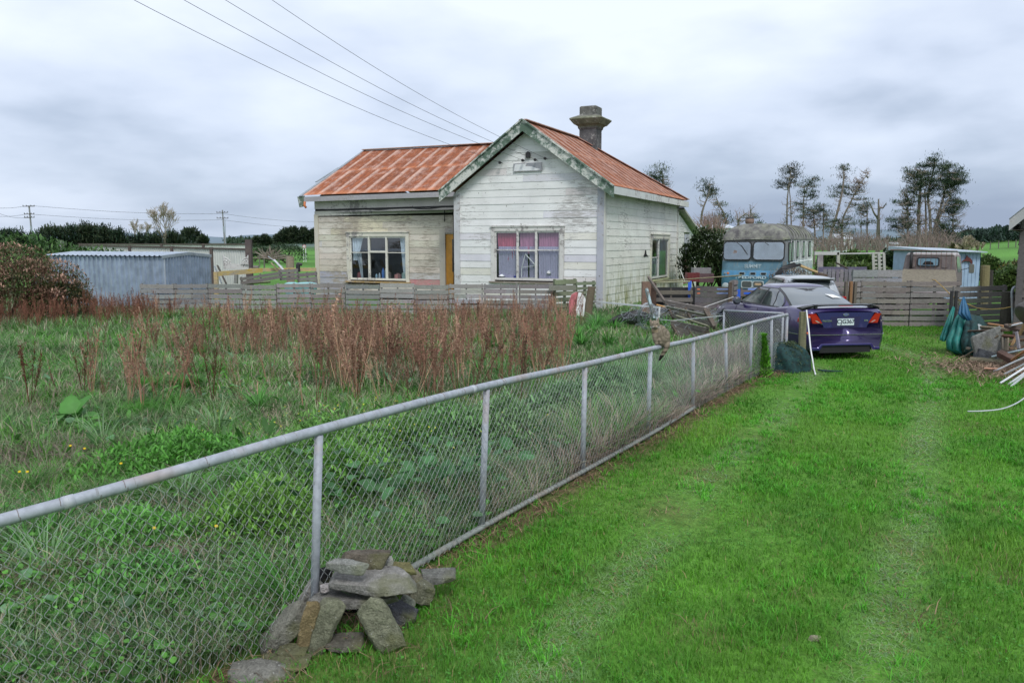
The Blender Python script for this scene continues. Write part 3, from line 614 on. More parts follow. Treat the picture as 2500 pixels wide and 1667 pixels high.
WIRE = NT('galvanised_wire'); WIRE.base(WIRE.attr()).set(.45, .5); WIRE = WIRE.m
netting([t + Vector((0, 0, -.02)) for t in top[1:]], [b + Vector((0, 0, -.02)) for b in bot[1:]], 'wire_netting', fence, mat=WIRE)
# tie wires wrapped around the top rail
m = MB()
for i in range(0, len(rail) - 1):
    for j in range(3):
        if random.random() < .55:
            a = rail[i].lerp(rail[i + 1], random.random()); d = (rail[i + 1] - rail[i]).normalized(); s1 = d.cross(Vector((0, 0, 1))).normalized(); s2 = s1.cross(d); tw = random.uniform(-.02, .02); pts = [a + (s1 * math.cos(k / 10 * 6.28) + s2 * math.sin(k / 10 * 6.28)) * .0315 + d * tw * k / 10 for k in range(11)]
            m = MB(); m.tube(pts, .0013, 4, random.choice([(.30, .29, .28), (.16, .09, .06), (.36, .37, .38)])); m.build('tie_wire', WIRE, fence)
m = MB()
for i in range(4, 6):
    for j in range(30):
        a = bot[i].lerp(bot[i + 1], j / 30); d = (bot[i + 1] - bot[i]).normalized(); s1 = d.cross(Vector((0, 0, 1))).normalized(); s2 = s1.cross(d); m = MB(); m.tube([a + (s1 * math.cos(k / 8 * 6.28) + s2 * math.sin(k / 8 * 6.28)) * .0265 for k in range(9)], .0018, 4, (.16, .15, .13)); m.build('bottom_tie_wire', WIRE, fence)
# netting gate swung back against the car
a = D(1912, 765, 15.75); b = D(1768, 758, 17.1); gate = thing('netting_gate', (b.x, b.y, 0), 'narrow pipe and netting gate standing open along the purple car door', 'gate')
m = MB(); m.tube([a, b], .022, 10, GC); m.tube([b, Vector((b.x, b.y, 0))], .020, 8, GC); m.tube([a - Vector((0, 0, .02)), Vector((a.x, a.y, 0))], .020, 8, GC); m.tube([Vector((a.x, a.y, .06)), Vector((b.x, b.y, .06))], .02, 8, GC); m.build('gate_frame', PIPE, gate, smooth=True)
netting([a, a.lerp(b, .5), b], [Vector((a.x, a.y, .06)), Vector(((a.x + b.x) / 2, (a.y + b.y) / 2, .06)), Vector((b.x, b.y, .06))], 'gate_netting', gate, mat=WIRE)
# thin single rail carried on from the gate to the pallets
m = MB(); m.tube([b - Vector((0, 0, .11)), D(1640, 783, 17.6), D(1612, 780, 18.5)], .012, 6, (.38, .42, .42)); tag(m.build('loose_pipe', PIPE), 'thin grey pipe running from the open gate towards the fallen pallet', 'pipe')

# ================================================================== STONES
sm = NT('lichened_stone'); n1_ = sm.noise(17, 9, .72); n2_ = sm.noise(85, 4, .65, off=3); n3_ = sm.noise(3.2, 3, off=8)
cs = sm.mix(1., sm.attr(), sm.ramp(n1_, [(.28, .5), (.5, 1.), (.72, 1.55)]), 'MULTIPLY'); cs = sm.mix(1., cs, sm.ramp(n2_, [(.3, .75), (.7, 1.25)]), 'MULTIPLY')
cs = sm.mix(sm.ramp(n3_, [(.52, 0.), (.66, .55)]), cs, (.17, .18, .07)); cs = sm.mix(sm.ramp(sm.noise(55, 2, off=5), [(.68, 0.), (.72, .7)]), cs, (.5, .5, .46)); sm.base(cs).set(.92, spec=.15).bump(sm.math('ADD', n1_, sm.math('MULTIPLY', n2_, .6)), 1.0, .03); STONE = sm.m
import bmesh
_ico = bmesh.new(); bmesh.ops.create_icosphere(_ico, subdivisions=5, radius=1); _iv = np.array([v.co[:] for v in _ico.verts]); _if = np.array([[v.index for v in f.verts] for f in _ico.faces]); _iv /= np.linalg.norm(_iv, axis=1)[:, None]
def rock(c, half, tilt, seed, col, label, name='stone', group='stones of the small cairn at the fence post', slab=False, cat='stone', nplanes=14):
    r_ = np.random.default_rng(seed); D_ = _iv.copy(); ns = [np.array(a_, float) for a_ in ((1, 0, 0), (-1, 0, 0), (0, 1, 0), (0, -1, 0), (0, 0, 1), (0, 0, -1))]; ds = [1.] * 6
    ns = [a_ + r_.normal(0, .10, 3) for a_ in ns]
    for i in range(nplanes):
        q = r_.normal(0, 1, 3); 
        if slab: q[2] *= .25
        q /= np.linalg.norm(q); ns.append(q); ds.append(r_.uniform(.85, 1.12) if nplanes > 20 else r_.uniform(1.02, 1.42))
    rr = np.full(len(D_), 9.)
    for q, d in zip(ns, ds):
        q = q / np.linalg.norm(q); dt = D_ @ q; rr = np.minimum(rr, np.where(dt > 1e-3, d / np.maximum(dt, 1e-3), 9))
    P_ = D_ * rr[:, None] * np.array(half)
    # roughen along the radial direction
    nn = (fbm(P_[:, 0] * 16 + seed, P_[:, 1] * 16 + P_[:, 2] * 11, 4) + fbm(P_[:, 2] * 18 + seed, P_[:, 0] * 13 - P_[:, 1] * 9, 4) - 1.0)
    n3_ = fbm(P_[:, 0] * 55 + seed, P_[:, 2] * 55 + P_[:, 1] * 40, 3) - .5; P_ += D_ * ((nn * .30 + n3_ * .22) * min(min(half), .05))[:, None]
    m_ = np.array(Euler(tilt).to_matrix()); P_ = P_ @ m_.T + np.array(c); cc_ = np.tile(col, (len(P_), 1)) * (.85 + .3 * fbm(P_[:, 0] * 6, P_[:, 2] * 6 + P_[:, 1] * 5, 3))[:, None]
    o = np_mesh(name, P_, _if, STONE, cc_, smooth=True, origin=(c[0], c[1], c[2] - half[2])); tag(o, label, cat, group); return o
def rk(u, v, y, hw, hh, hd, tilt, col, label, seed, slab=False, **k):
    s_ = y / 2000.; p = D(u, v, y); return rock(p, (hw * s_, hd, hh * s_), tilt, seed, col, label, slab=slab, **k)
GR = (.20, .20, .195); TA = (.19, .175, .135); DK = (.085, .08, .075); PA = (.26, .25, .23); OL = (.145, .145, .085)
rk(640, 1656, 4.22, 88, 34, .12, (0, .10, .2), (.22, .215, .19), 'rounded lichen-spotted boulder lowest in the picture', 1, nplanes=40)
rk(690, 1620, 4.32, 66, 9, .08, (.1, .05, .1), OL, 'flat mossy stone just above the lowest boulder', 2, True)
rk(694, 1536, 4.52, 78, 24, .06, (.25, -.78, .05), (.22, .215, .18), 'long grey-brown stone leaning outward at the left of the cairn', 3)
rk(702, 1496, 4.85, 42, 18, .07, (.2, -.5, .1), DK, 'dark stone tucked behind the long leaning stone', 4)
rk(752, 1526, 4.50, 19, 62, .045, (-.1, .30, .1), (.23, .18, .095), 'ochre topped slab leaning second from left', 5)
rk(788, 1530, 4.52, 29, 76, .045, (-.12, .36, 0), (.19, .195, .135), 'tall olive grey slab leaning beside the cave-like gap', 6)
rk(714, 1590, 4.42, 36, 9, .06, (0, .1, 0), OL, 'small wedge stone under the leaning slabs', 7)
rk(757, 1447, 4.78, 17, 38, .05, (0, .55, 0), PA, 'narrow pale stone propped upright against the galvanised post', 8)
rk(786, 1407, 4.88, 23, 22, .06, (.3, .2, .4), (.018, .018, .02), 'black lava lump beside the post', 9, nplanes=24)
rk(793, 1436, 4.70, 12, 9, .03, (0, 0, .3), (.40, .37, .36), 'tiny pale pebble wedged below the lava lump', 10)
rk(872, 1457, 4.72, 98, 9, .10, (.03, .03, .1), (.21, .205, .19), 'lower flat slab bridging the leaning stones', 12, True)
rk(908, 1416, 4.74, 102, 15, .145, (.05, .03, -.05), (.27, .262, .245), 'large grey-brown capstone slab of the cairn', 11, True)
rk(850, 1382, 4.64, 46, 13, .045, (.03, .05, -.12), (.29, .295, .27), 'brick shaped grey stone lying on the capstone', 13)
rk(890, 1364, 4.86, 56, 19, .07, (.1, .1, .2), (.145, .125, .10), 'humped brown stone at the top of the cairn', 14)
rk(945, 1370, 4.98, 14, 10, .04, (0, 0, .5), (.42, .41, .37), 'small white stone behind the topmost hump', 15)
rk(972, 1388, 5.0, 38, 9, .07, (.05, .04, .3), (.19, .175, .08), 'yellow-green mossed stone behind the capstone', 16)
rk(928, 1526, 4.52, 38, 66, .05, (-.1, -.48, .2), (.21, .215, .15), 'thick triangular slab leaning inward at the right of the gap', 17)
rk(972, 1498, 4.85, 46, 24, .08, (.1, .5, .1), (.085, .085, .095), 'blue-grey stone behind the right-hand leaning slab', 18)
rk(846, 1566, 4.54, 44, 9, .09, (0, 0, 0), (.15, .14, .115), 'stone forming the floor of the cave-like gap', 19, True)
rk(836, 1500, 5.02, 60, 34, .06, (0, 0, .2), (.045, .04, .038), 'dark stone closing the back of the gap', 24)
rk(1030, 1444, 5.05, 26, 24, .06, (0, .5, .3), (.17, .17, .12), 'mossy broken stone right of the capstone', 20)
rk(1005, 1420, 5.15, 34, 22, .09, (.2, .3, .3), (.2, .18, .13), 'earth-caked stone below the end of the bottom pipe', 25)
rk(1070, 1404, 5.2, 42, 8, .08, (.05, .12, .2), (.165, .165, .15), 'flat grey stone half sunk in the lawn edge', 21, True)
rk(990, 1474, 4.95, 18, 20, .05, (0, .4, .6), (.22, .23, .19), 'pale chip stone standing between moss and lawn', 22)
rk(1600, 1500, 4.2, 1, 1, .01, (0, 0, 0), TA, 'small pale pebble', 30) if False else None
for (u, v_, s_, lab) in ((1990, 1565, .022, 'whitish pebble lying alone on the near lawn'),):
    p = G(u, v_); rock((p.x, p.y, .02), (s_ * 1.4, s_, s_ * .7), (0, 0, .4), int(u), (.38, .33, .25) if 'whitish' in lab else (.09, .07, .05), lab, group='loose bits on the lawn')
# ================================================================== HOUSE  (frame: w = leftwards along the front, s = back along the side, z up)
HC = G(1472, 757); HA = R(24.8)
SD = Vector((math.sin(HA), math.cos(HA), 0)); WD = Vector((-math.cos(HA), math.sin(HA), 0)); ZZ = Vector((0, 0, 1))
def hp(w_, s_, z): return HC + WD * w_ + SD * s_ + ZZ * z
house = thing('old_house', HC, 'derelict weatherboard cottage with rusty red corrugated roof and flaking white paint', 'house')
EX = .258
def siding(mb, O, U, Nn, z0, z1, lo, hi, opens, colf, ex=EX, lap=.021):
    # real lapped boards; lo(z)/hi(z): extents of a row; opens: (u0,u1,za,zb)
    z = z0
    while z < z1 - .02:
        zt = min(z + ex, z1); zm = (z + zt) / 2; iv = [(lo(zm), hi(zm))]
        for (a, b, za, zb) in opens:
            if za < zm < zb:
                nv = []
                for (p, q) in iv:
                    if b <= p or a >= q: nv.append((p, q)); continue
                    if a > p: nv.append((p, a))
                    if b < q: nv.append((b, q))
                iv = nv
        for (p, q) in iv:
            if q - p < .03: continue
            # break into boards of random length, slightly out of line with one another
            cuts = [p]; x = p
            while True:
                x += random.uniform(1.2, 4.6)
                if x >= q - .3: break
                cuts.append(x)
            cuts.append(q)
            for a, b in zip(cuts[:-1], cuts[1:]):
                b2 = b - (.004 if b < q else 0); c = colf((a + b) / 2, zm); dn = random.uniform(0, .006); dz = random.uniform(-.004, .004)
                full = (lo(zt) > lo(z) + 1e-3) or (hi(zt) < hi(z) - 1e-3)
                ab, at_, bb, bt = a, a, b2, b2
                if full and a == p and abs(p - lo(zm)) < 1e-6: ab, at_ = lo(z), lo(zt)
                if full and b == q and abs(q - hi(zm)) < 1e-6: bb, bt = hi(z), hi(zt)
                if bt < at_: bt = at_ = (at_ + bt) / 2
                P = []
                for (ua, ub, zz_, n0, n1_) in ((ab, bb, z + dz, -.02, lap + dn), (at_, bt, zt + dz + .004, -.02, .006 + dn)):
                    P += [O + U * ua + ZZ * zz_ + Nn * n0, O + U * ub + ZZ * zz_ + Nn * n0, O + U * ub + ZZ * zz_ + Nn * n1_, O + U * ua + ZZ * zz_ + Nn * n1_]
                mb.hexa(P, c)
        z = zt
WHITE = (.66, .66, .63)
def c_white(u, z):
    if z > 4.9 and random.random() < .3: return jit((.50, .49, .47), .08)
    r = random.random()
    if r < .10: return jit((.66, .65, .70), .04)
    if r < .15: return jit((.70, .65, .64), .03)
    if r < .24: return jit((.70, .69, .62), .04)
    return jit((.78, .785, .775), .03)
def c_side(u, z): return jit((.72, .72, .66), .06)
def c_cream(u, z):
    if z < .95 and u < 8.7: return jit((.50, .20, .22), .08) if z > .50 else jit((.58, .36, .34), .06)
    if z < 1.15 and u > 11.6: return jit((.40, .42, .52), .08)
    if z > 2.7 and 9.2 < u < 11.5: return jit((.68, .64, .47), .03)
    r = random.random()
    return jit((.58, .54, .46), .10) if r < .6 else (jit((.66, .63, .55), .06) if r < .9 else jit((.56, .55, .55), .06))
GW = 5.86; PK = 6.27; WT = 4.2      # gable width, inner peak height, wall top
MG = MB(); sl_g = (PK - WT) / (GW / 2)
siding(MG, hp(0, 0, 0), WD, -SD, .12, PK - .02, lambda z: max(.0, (z - WT) / sl_g), lambda z: min(GW, GW - (z - WT) / sl_g), [(1.46, 4.34, .93, 2.9)], c_white)
MG.build('gable_wall', MAT['paint'], house)
MS = MB(); SL = 10.63
siding(MS, hp(0, 0, 0), SD, -WD, .0, WT, lambda z: 0., lambda z: SL, [(6.0, 9.2, .70, 2.68)], c_side)
MS.build('side_wall', MAT['paint_side'], house)
WS = 1.2                              # setback of the left wing
MW = MB(); siding(MW, hp(0, WS, 0), WD, -SD, .1, 3.42, lambda z: GW, lambda z: 13.28, [(5.86, 7.1, 0, 2.72), (8.62, 11.68, .74, 2.68)], c_cream)
MW.build('wing_wall', MAT['paint_wing'], house)
# frieze boards below the wing eave with a ragged dark gap and dangling cable
m = MB(); m.beam(hp(GW, WS - .012, 3.62), hp(13.3, WS - .012, 3.56), .05, .2, col=(.60, .58, .52)); m.beam(hp(GW, WS - .008, 4.0), hp(13.3, WS - .008, 3.95), .04, .42, col=(.62, .60, .56)); m.build('frieze_board', MAT['trim'], house)
m = MB(); m.beam(hp(GW, WS - .035, 3.76), hp(13.25, WS - .035, 3.70), .05, .055, col=(.03, .03, .03))
pts = [hp(w_, WS - .07, 3.70 + .03 * math.sin(w_ * 3) - .0 + .02 * random.random()) for w_ in np.linspace(6, 13.2, 40)]; m.tube(pts, .018, 5, (.05, .045, .04)); m.tube([hp(6.95, WS - .06, 3.6), hp(6.97, WS - .06, 3.15)], .015, 4, (.1, .09, .08)); m.build('eave_cable', MAT['black'], house)
# plain far walls that close the house
m = MB(); wc = (.6, .58, .52)
m.add([hp(13.28, WS, 0), hp(13.28, SL, 0), hp(13.28, SL, 4.1), hp(13.28, 4.4, 6.3), hp(13.28, WS, 4.1)], [(0, 1, 2, 3, 4)], wc); m.add([hp(13.28, SL, 0), hp(0, SL, 0), hp(0, SL, 4.2), hp(13.28, SL, 4.1)], [(0, 1, 2, 3)], wc)
m.add([hp(GW, 0, 0), hp(GW, WS, 0), hp(GW, WS, 4.2), hp(GW, 0, 4.2)], [(0, 1, 2, 3)], wc); m.build('rear_wall', MAT['paint'], house)
m = MB(); m.add([hp(-.02, .03, .3), hp(13.2, WS, .3), hp(13.2, SL, .3), hp(.03, SL, .3)], [(0, 1, 2, 3)], (.1, .08, .06)); m.add([hp(.03, 3.4, .3), hp(13.2, 3.4, .3), hp(13.2, 3.4, 3.9), hp(.03, 3.4, 3.9)], [(0, 1, 2, 3)], (.16, .14, .12)); m.add([hp(.03, .03, 3.6), hp(13.2, .03 + WS, 3.6), hp(13.2, 3.4, 3.6), hp(.03, SL, 3.6)], [(0, 1, 2, 3)], (.2, .18, .16))
m.add([hp(6, 0.1, .3), hp(6, 3.4, .3), hp(6, 3.4, 3.6), hp(6, .1, 3.6)], [(0, 1, 2, 3)], (.18, .16, .15)); m.build('room_lining', plain('interior', (.10, .09, .08), .9), house)
# corner boards
def cb(name, w_, s_, z0, z1, c, dw=.0, ds=.0, mat='trim', wd=.16, th=.05, front=True):
    m = MB()
    if front: m.hexa([hp(w_ - wd / 2, s_ - th, z0), hp(w_ + wd / 2, s_ - th, z0), hp(w_ + wd / 2, s_, z0), hp(w_ - wd / 2, s_, z0), hp(w_ - wd / 2, s_ - th, z1), hp(w_ + wd / 2, s_ - th, z1), hp(w_ + wd / 2, s_, z1), hp(w_ - wd / 2, s_, z1)], c)
    else: m.hexa([hp(w_ - th, s_ - wd / 2, z0), hp(w_, s_ - wd / 2, z0), hp(w_, s_ + wd / 2, z0), hp(w_ - th, s_ + wd / 2, z0), hp(w_ - th, s_ - wd / 2, z1), hp(w_, s_ - wd / 2, z1), hp(w_, s_ + wd / 2, z1), hp(w_ - th, s_ + wd / 2, z1)], c)
    return m.build(name, MAT[mat], house)
cb('corner_board', .10, -.012, 0, 4.22, (.46, .47, .53), wd=.26); cb('corner_board', -.012, .02, 0, 4.15, (.60, .60, .54), wd=.18, th=.05, front=False)
cb('corner_board', GW - .10, -.012, 0, 4.15, (.55, .56, .58), wd=.24); cb('corner_board', 13.22, WS - .012, 0, 3.52, (.60, .56, .47), wd=.2); cb('corner_board', -.012, SL - .02, 0, 4.1, (.6, .6, .54), wd=.12, th=.05, front=False)
m = MB()
for a, b in ((5.86, 6.02), (6.95, 7.2)): m.hexa([hp(x, WS - t, z) for z in (0, 2.86) for x, t in ((a, .06), (b, .06), (b, -.06), (a, -.06))], (.48, .44, .38))
m.hexa([hp(x, WS - t, z) for z in (2.72, 2.9) for x, t in ((6.02, .058), (6.95, .058), (6.95, -.06), (6.02, -.06))], (.42, .36, .33)); m.build('door_frame', MAT['trim'], house)
# ochre door
door = MB(); dm = plain('ochre_door_paint', (.52, .24, .03), .5, var=.12)
door.hexa([hp(x, WS + t, z) for z in (.3, 2.72) for x, t in ((6.02, 0.02), (6.95, 0.02), (6.95, .07), (6.02, .07))]); 
for za, zb in ((.42, .62), (.72, 1.0)): door.hexa([hp(x, WS + t, z) for z in (za, zb) for x, t in ((6.62, .0), (6.86, .0), (6.86, .03), (6.62, .03))])
d_o = door.build('front_door', dm, house)
m = MB(); m.hexa([hp(x, WS + t, z) for z in (1.2, 2.48) for x, t in ((6.02, -.002), (6.66, -.002), (6.66, .03), (6.02, .03))]); m.build('door_glass', plain('dark_door_glass', (.05, .055, .06), .1), d_o)
# ---- windows
def window(O, U, Nn, u0, u1, z0, z1, lights, rails, label_mat='trim', casing=.15, fcol=(.64, .64, .62), ccol=(.62, .62, .60), sill=(.30, .27, .22), deep=.10):
    f = MB()
    def b(a, c, za, zb, n0, n1_, col): f.hexa([O + U * x + ZZ * z + Nn * t for z in (za, zb) for x, t in ((a, n1_), (c, n1_), (c, n0), (a, n0))], col)
    b(u0 - casing, u0, z0 - .05, z1 + casing, -.02, .05, ccol); b(u1, u1 + casing, z0 - .05, z1 + casing, -.02, .05, ccol); b(u0, u1, z1, z1 + casing, -.02, .048, ccol); b(u0 - casing - .03, u1 + casing + .03, z1 + casing, z1 + casing + .04, -.02, .08, ccol)
    ed = [u0 + (u1 - u0) * x for x in lights]
    for k, x in enumerate(ed):
        wd_ = .07 if 0 < k < len(ed) - 1 else .05; lo_ = x if k == 0 else x - wd_ / 2 * (1 if k < len(ed) - 1 else 2); b(lo_, lo_ + wd_, z0, z1, -.06, .012 if k in (0, len(ed) - 1) else .03, fcol)
    b(u0, u1, z0, z0 + .08, -.062, .009, fcol); b(u0, u1, z1 - .06, z1, -.062, .009, fcol)
    for k, rz in enumerate(rails):
        if rz: b(ed[k] + .03, ed[k + 1] - .03, rz[0], rz[0] + rz[1], -.058, .005 + (.02 if rz[1] > .05 else 0), fcol)
    fr = f.build('window', MAT[label_mat], house)
    s_ = MB(); s_.hexa([O + U * x + ZZ * z + Nn * t for z, e in ((z0 - .11, 0), (z0 - .05, 0)) for x, t in ((u0 - casing - .06, .11), (u1 + casing + .06, .11), (u1 + casing + .06, -.02), (u0 - casing - .06, -.02))], sill); s_.build('sill', MAT['trim'], fr)
    for k in range(len(ed) - 1):
        g = MB(); a, c = ed[k] + .03, ed[k + 1] - .03; g.add([O + U * a + ZZ * (z0 + .07) - Nn * .03, O + U * c + ZZ * (z0 + .07) - Nn * .03, O + U * c + ZZ * (z1 - .05) - Nn * .03, O + U * a + ZZ * (z1 - .05) - Nn * .03], [(0, 1, 2, 3)]); g.build('pane', MAT['glass'], fr)
    return fr
def curtain(fr, O, U, Nn, poly_top, poly_bot, z1, z0f, col, mat, n=30, depth=.12, amp=.018, name='curtain', fr_=9):
    # hanging folds between u edges that vary from top to bottom
    P = []; rows = 10
    for i in range(rows + 1):
        t = i / rows; ua = poly_top[0] * (1 - t) + poly_bot[0] * t; ub = poly_top[1] * (1 - t) + poly_bot[1] * t; r_ = []
        for j in range(n + 1):
            f = j / n; u = ua + (ub - ua) * f; zb = z0f(f) if callable(z0f) else z0f; z = z1 + (zb - z1) * t; r_.append(O + U * u + ZZ * z - Nn * (depth + amp * math.sin(f * fr_ * 6.28 + t * 1.5) + .4 * amp * math.sin(f * 31)))
        P.append(r_)
    m = MB(); m.grid(P, col); return m.build(name, mat, fr, smooth=True)
cmat = NT('curtain_cloth'); cmat.base(cmat.mix(1., cmat.attr(), cmat.ramp(cmat.noise(20, 3, stretch=(1, 1, .1)), [(.3, .7), (.7, 1.15)]), 'MULTIPLY')).set(.95, spec=.1); CM = cmat.m
lace = NT('lace_net'); lc = lace.ramp(lace.noise(26, 5, .7, dist=1.5), [(.42, .5), (.5, .85), (.6, .55)]); lace.base(lace.mix(1., lace.attr(), lc, 'MULTIPLY')).set(.95, spec=.1); LACE = lace.m
O1 = hp(0, 0, 0); N1 = -SD
fw = window(O1, WD, N1, 1.62, 4.20, .98, 2.76, (0, .36, .645, 1), ((2.06, .035), (2.03, .07), (2.06, .035)), ccol=(.66, .65, .62), fcol=(.66, .65, .62), sill=(.24, .21, .17))
PINK = (.68, .17, .24); MAUVE = (.64, .29, .42)
curtain(fw, O1, WD, N1, (3.32, 4.15), (3.32, 4.12), 2.72, lambda f: 1.84 + .05 * math.sin(f * 7) - (.12 if .2 < f < .8 else 0), PINK, CM); curtain(fw, O1, WD, N1, (2.60, 3.24), (2.60, 3.24), 2.72, lambda f: 2.02 - .08 * math.sin(f * 4), MAUVE, CM); curtain(fw, O1, WD, N1, (1.67, 2.5), (1.67, 2.5), 2.72, lambda f: 2.07 - .10 * f, MAUVE, CM)
for a, b in ((3.36, 4.10), (2.92, 3.26), (2.58, 2.85), (1.67, 2.5)): curtain(fw, O1, WD, N1, (a, b), (a, b), 2.2, 1.02, (.78, .70, .92), LACE, depth=.10, name='net_curtain')
# taped crack in the middle pane and rag at the sill
m = MB(); q = lambda u, z: O1 + WD * u + ZZ * z + N1 * -.022
cr = [(3.14, 1.08), (3.13, 1.42), (2.98, 1.93), (2.58, 1.53), (2.58, 1.1)]
for (a, b) in zip(cr[:-1], cr[1:]): m.beam(q(*a), q(*b), .012, .035, up=N1, col=(.62, .68, .66))
m.beam(q(3.13, 1.45), q(2.6, 1.52), .012, .03, up=N1, col=(.62, .68, .66)); m.beam(q(3.1, 1.08), q(2.6, 1.08), .012, .07, up=N1, col=(.6, .64, .55)); m.build('crack_tape', CM, fw)
m = MB(); m.lathe(q(1.98 + .1, 1.2) - N1 * .06, [(.02, 0), (.09, .05), (.07, .12), (.01, .16)], 8, col=(.7, .7, .72)); m.lathe(q(3.95, 1.08) - N1 * .06, [(.02, 0), (.13, .04), (.05, .10), (.01, .13)], 8, col=(.75, .75, .78)); m.box(q(3.40, 1.1) - N1 * .05, (.1, .1, .07), (0, 0, HA), (.05, .07, .25)); m.build('sill_rag', CM, fw)
O2 = hp(0, WS, 0)
ww = window(O2, WD, N1, 8.78, 11.54, .80, 2.60, (0, .345, .655, 1), ((1.92, .03), (1.93, .08), (1.92, .03)), ccol=(.66, .63, .54), fcol=(.70, .68, .61), sill=(.40, .27, .12))
BL = (.72, .78, .85)
curtain(ww, O2, WD, N1, (10.95, 11.5), (11.25, 11.48), 2.56, 1.6, BL, CM, fr_=4); curtain(ww, O2, WD, N1, (11.05, 11.3), (11.0, 11.1), 1.9, .85, (.42, .46, .50), CM, n=12, fr_=2); curtain(ww, O2, WD, N1, (8.82, 9.15), (8.84, 9.02), 2.56, 1.1, BL, CM, fr_=4)
m = MB()
for u, h_, r_, c in ((10.35, .18, .05, (.35, .5, .6)), (10.2, .22, .045, (.5, .55, .6)), (10.02, .42, .06, (.10, .22, .55)), (9.85, .50, .07, (.6, .62, .62)), (9.72, .30, .08, (.2, .17, .16)), (11.2, .25, .1, (.3, .1, .1)), (9.3, .22, .16, (.3, .16, .16)), (8.98, .3, .12, (.35, .45, .42))): m.lathe(O2 + WD * u + ZZ * .88 - N1 * .16, [(r_, 0), (r_, h_ * .7), (r_ * .4, h_ * .85), (r_ * .4, h_)], 8, col=c)
m.build('sill_bottle', CM, ww)
O3 = hp(0, 0, 0); N3 = -WD
sw = window(O3, SD, N3, 6.18, 9.02, .84, 2.5, (0, .42, 1), ((1.70, .04), None), casing=.17, ccol=(.62, .62, .50), fcol=(.60, .62, .58), sill=(.45, .48, .28))
curtain(sw, O3, SD, N3, (6.3, 7.3), (6.3, 7.3), 1.7, .86, (.95, .95, .98), CM, depth=.05); curtain(sw, O3, SD, N3, (7.45, 8.9), (7.45, 8.9), 2.45, .95, (.60, .70, .78), CM, depth=.06, fr_=3)
m = MB(); c0 = hp(-.034, 4.95, 1.82); pol = [(0, 0), (.18, -.05), (.42, -.02), (.75, -.07), (.42, .06), (.36, .2), (.24, .24), (.16, .1)]; m.prism(pol, c0, SD, ZZ, N3, .004); m.build('broken_board_hole', MAT['dark'], house)
# ---- roofs
rm = NT('rusted_corrugated_iron'); n1_ = rm.noise(5, 7, .65); n2_ = rm.noise(40, 4, off=3); c = rm.mix(1., rm.attr(), rm.ramp(n1_, [(.3, .72), (.7, 1.25)]), 'MULTIPLY')
c = rm.mix(rm.ramp(rm.noise(2.2, 6, .7, off=7), [(.50, 0.), (.68, .6)]), c, (.50, .34, .29)); c = rm.mix(rm.ramp(rm.noise(3.1, 6, .7, off=17), [(.52, 0.), (.68, .6)]), c, (.15, .06, .045)); c = rm.mix(1., c, rm.ramp(n2_, [(.3, .8), (.7, 1.2)]), 'MULTIPLY'); rm.base(c).set(.62, .1, spec=.35).bump(n2_, .2, .003); ROOFM = rm.m
RUST = (.25, .078, .032); PALE = (.48, .32, .26); ORNG = (.36, .14, .065)
def roofsheet(A, B, C_, D_, clampf=None, pitch=.0762, amp=.011, nv=26, sheet=.76, seed=3, name='roof', courses=(.52,)):
    # A,B eave ends; D_,C_ ridge ends; corrugated across A->B, running up A->D
    A, B, C_, D_ = map(Vector, (A, B, C_, D_)); Ln = (B - A).length; nu = int(Ln / pitch * 6); nn = (B - A).cross(D_ - A).normalized(); nn = nn if nn.z > 0 else -nn
    r_ = np.random.default_rng(seed); ns = int(Ln / sheet) + 2; tone = r_.uniform(.85, 1.15, (ns, 3)); P = []; CC = []; lapoff = [0, .5, .25]
    for j in range(nv + 1):
        t = j / nv; row = []; 
        wv = r_.uniform(.82, 1.18, nu // 6 + 2) if j == 0 else wv
        for i in range(nu + 1):
            f = i / nu; u = f * Ln; e = A.lerp(B, f); r2 = D_.lerp(C_, f)
            p = e.lerp(r2, t)
            if clampf: p = clampf(p)
            course = 0 if t < courses[0] else 1; step = .012 * (t > courses[0])
            row.append(p + nn * (amp * math.cos(u / pitch * 6.283) - (0.010 if course else 0)))
            su = u / sheet + .45 * course; k = int(su); fr_ = su - k; q = tone[k % ns, course] * wv[i // 6]
            col = np.array(RUST) * q
            if fr_ < .17: col = np.array(PALE) * r_.uniform(.95, 1.08)
            elif fr_ < .26: col = col * .45 + np.array(PALE) * .55
            elif r_.random() < .05: col = np.array(ORNG) * 1.3
            ed = min(abs(t - courses[0]) , t) ; 
            if t < .05 or abs(t - courses[0]) < .02: col = col * .5 + np.array(ORNG) * .8
            CC.append(col * (.8 if clampf else 1.))
        P.append(row)
    m = MB(); m.grid(P); m.c = [tuple(c_) for c_ in CC]
    return m.build(name, ROOFM, house, smooth=False)
EZ = 4.30; RZ = 6.62; pkw = GW / 2
roofsheet(hp(13.62, WS - .42, EZ + .02), hp(3.2, WS - .42, EZ + .10), hp(3.2, 4.45, 6.46), hp(12.95, 4.4, 6.50), name='wing_roof', seed=4)
e_r = -.42; hipf = lambda p: p
def clampr(p):
    d = p - HC; w_ = d.dot(WD); s_ = d.dot(SD); smax = 5.0 + (pkw - w_) / (pkw - e_r) * 5.72
    return p - SD * (s_ - smax) if s_ > smax else p
roofsheet(hp(e_r, -.36, 4.27), hp(e_r, 10.75, 4.27), hp(pkw, 10.75, RZ), hp(pkw, -.36, RZ), clampf=clampr, name='gable_roof', seed=9, nv=30)
roofsheet(hp(GW + .42, -.36, 4.27), hp(GW + .42, 5.2, 4.27), hp(pkw, 5.2, RZ), hp(pkw, -.36, RZ), name='gable_roof', seed=12, nv=20)
m = MB(); m.add([hp(e_r, 10.75, 4.26), hp(13.6, 10.75, 4.26), hp(12.95, 4.42, 6.46), hp(pkw, 5.0, 6.58)], [(0, 1, 2, 3)], RUST); m.build('rear_roof', ROOFM, house)
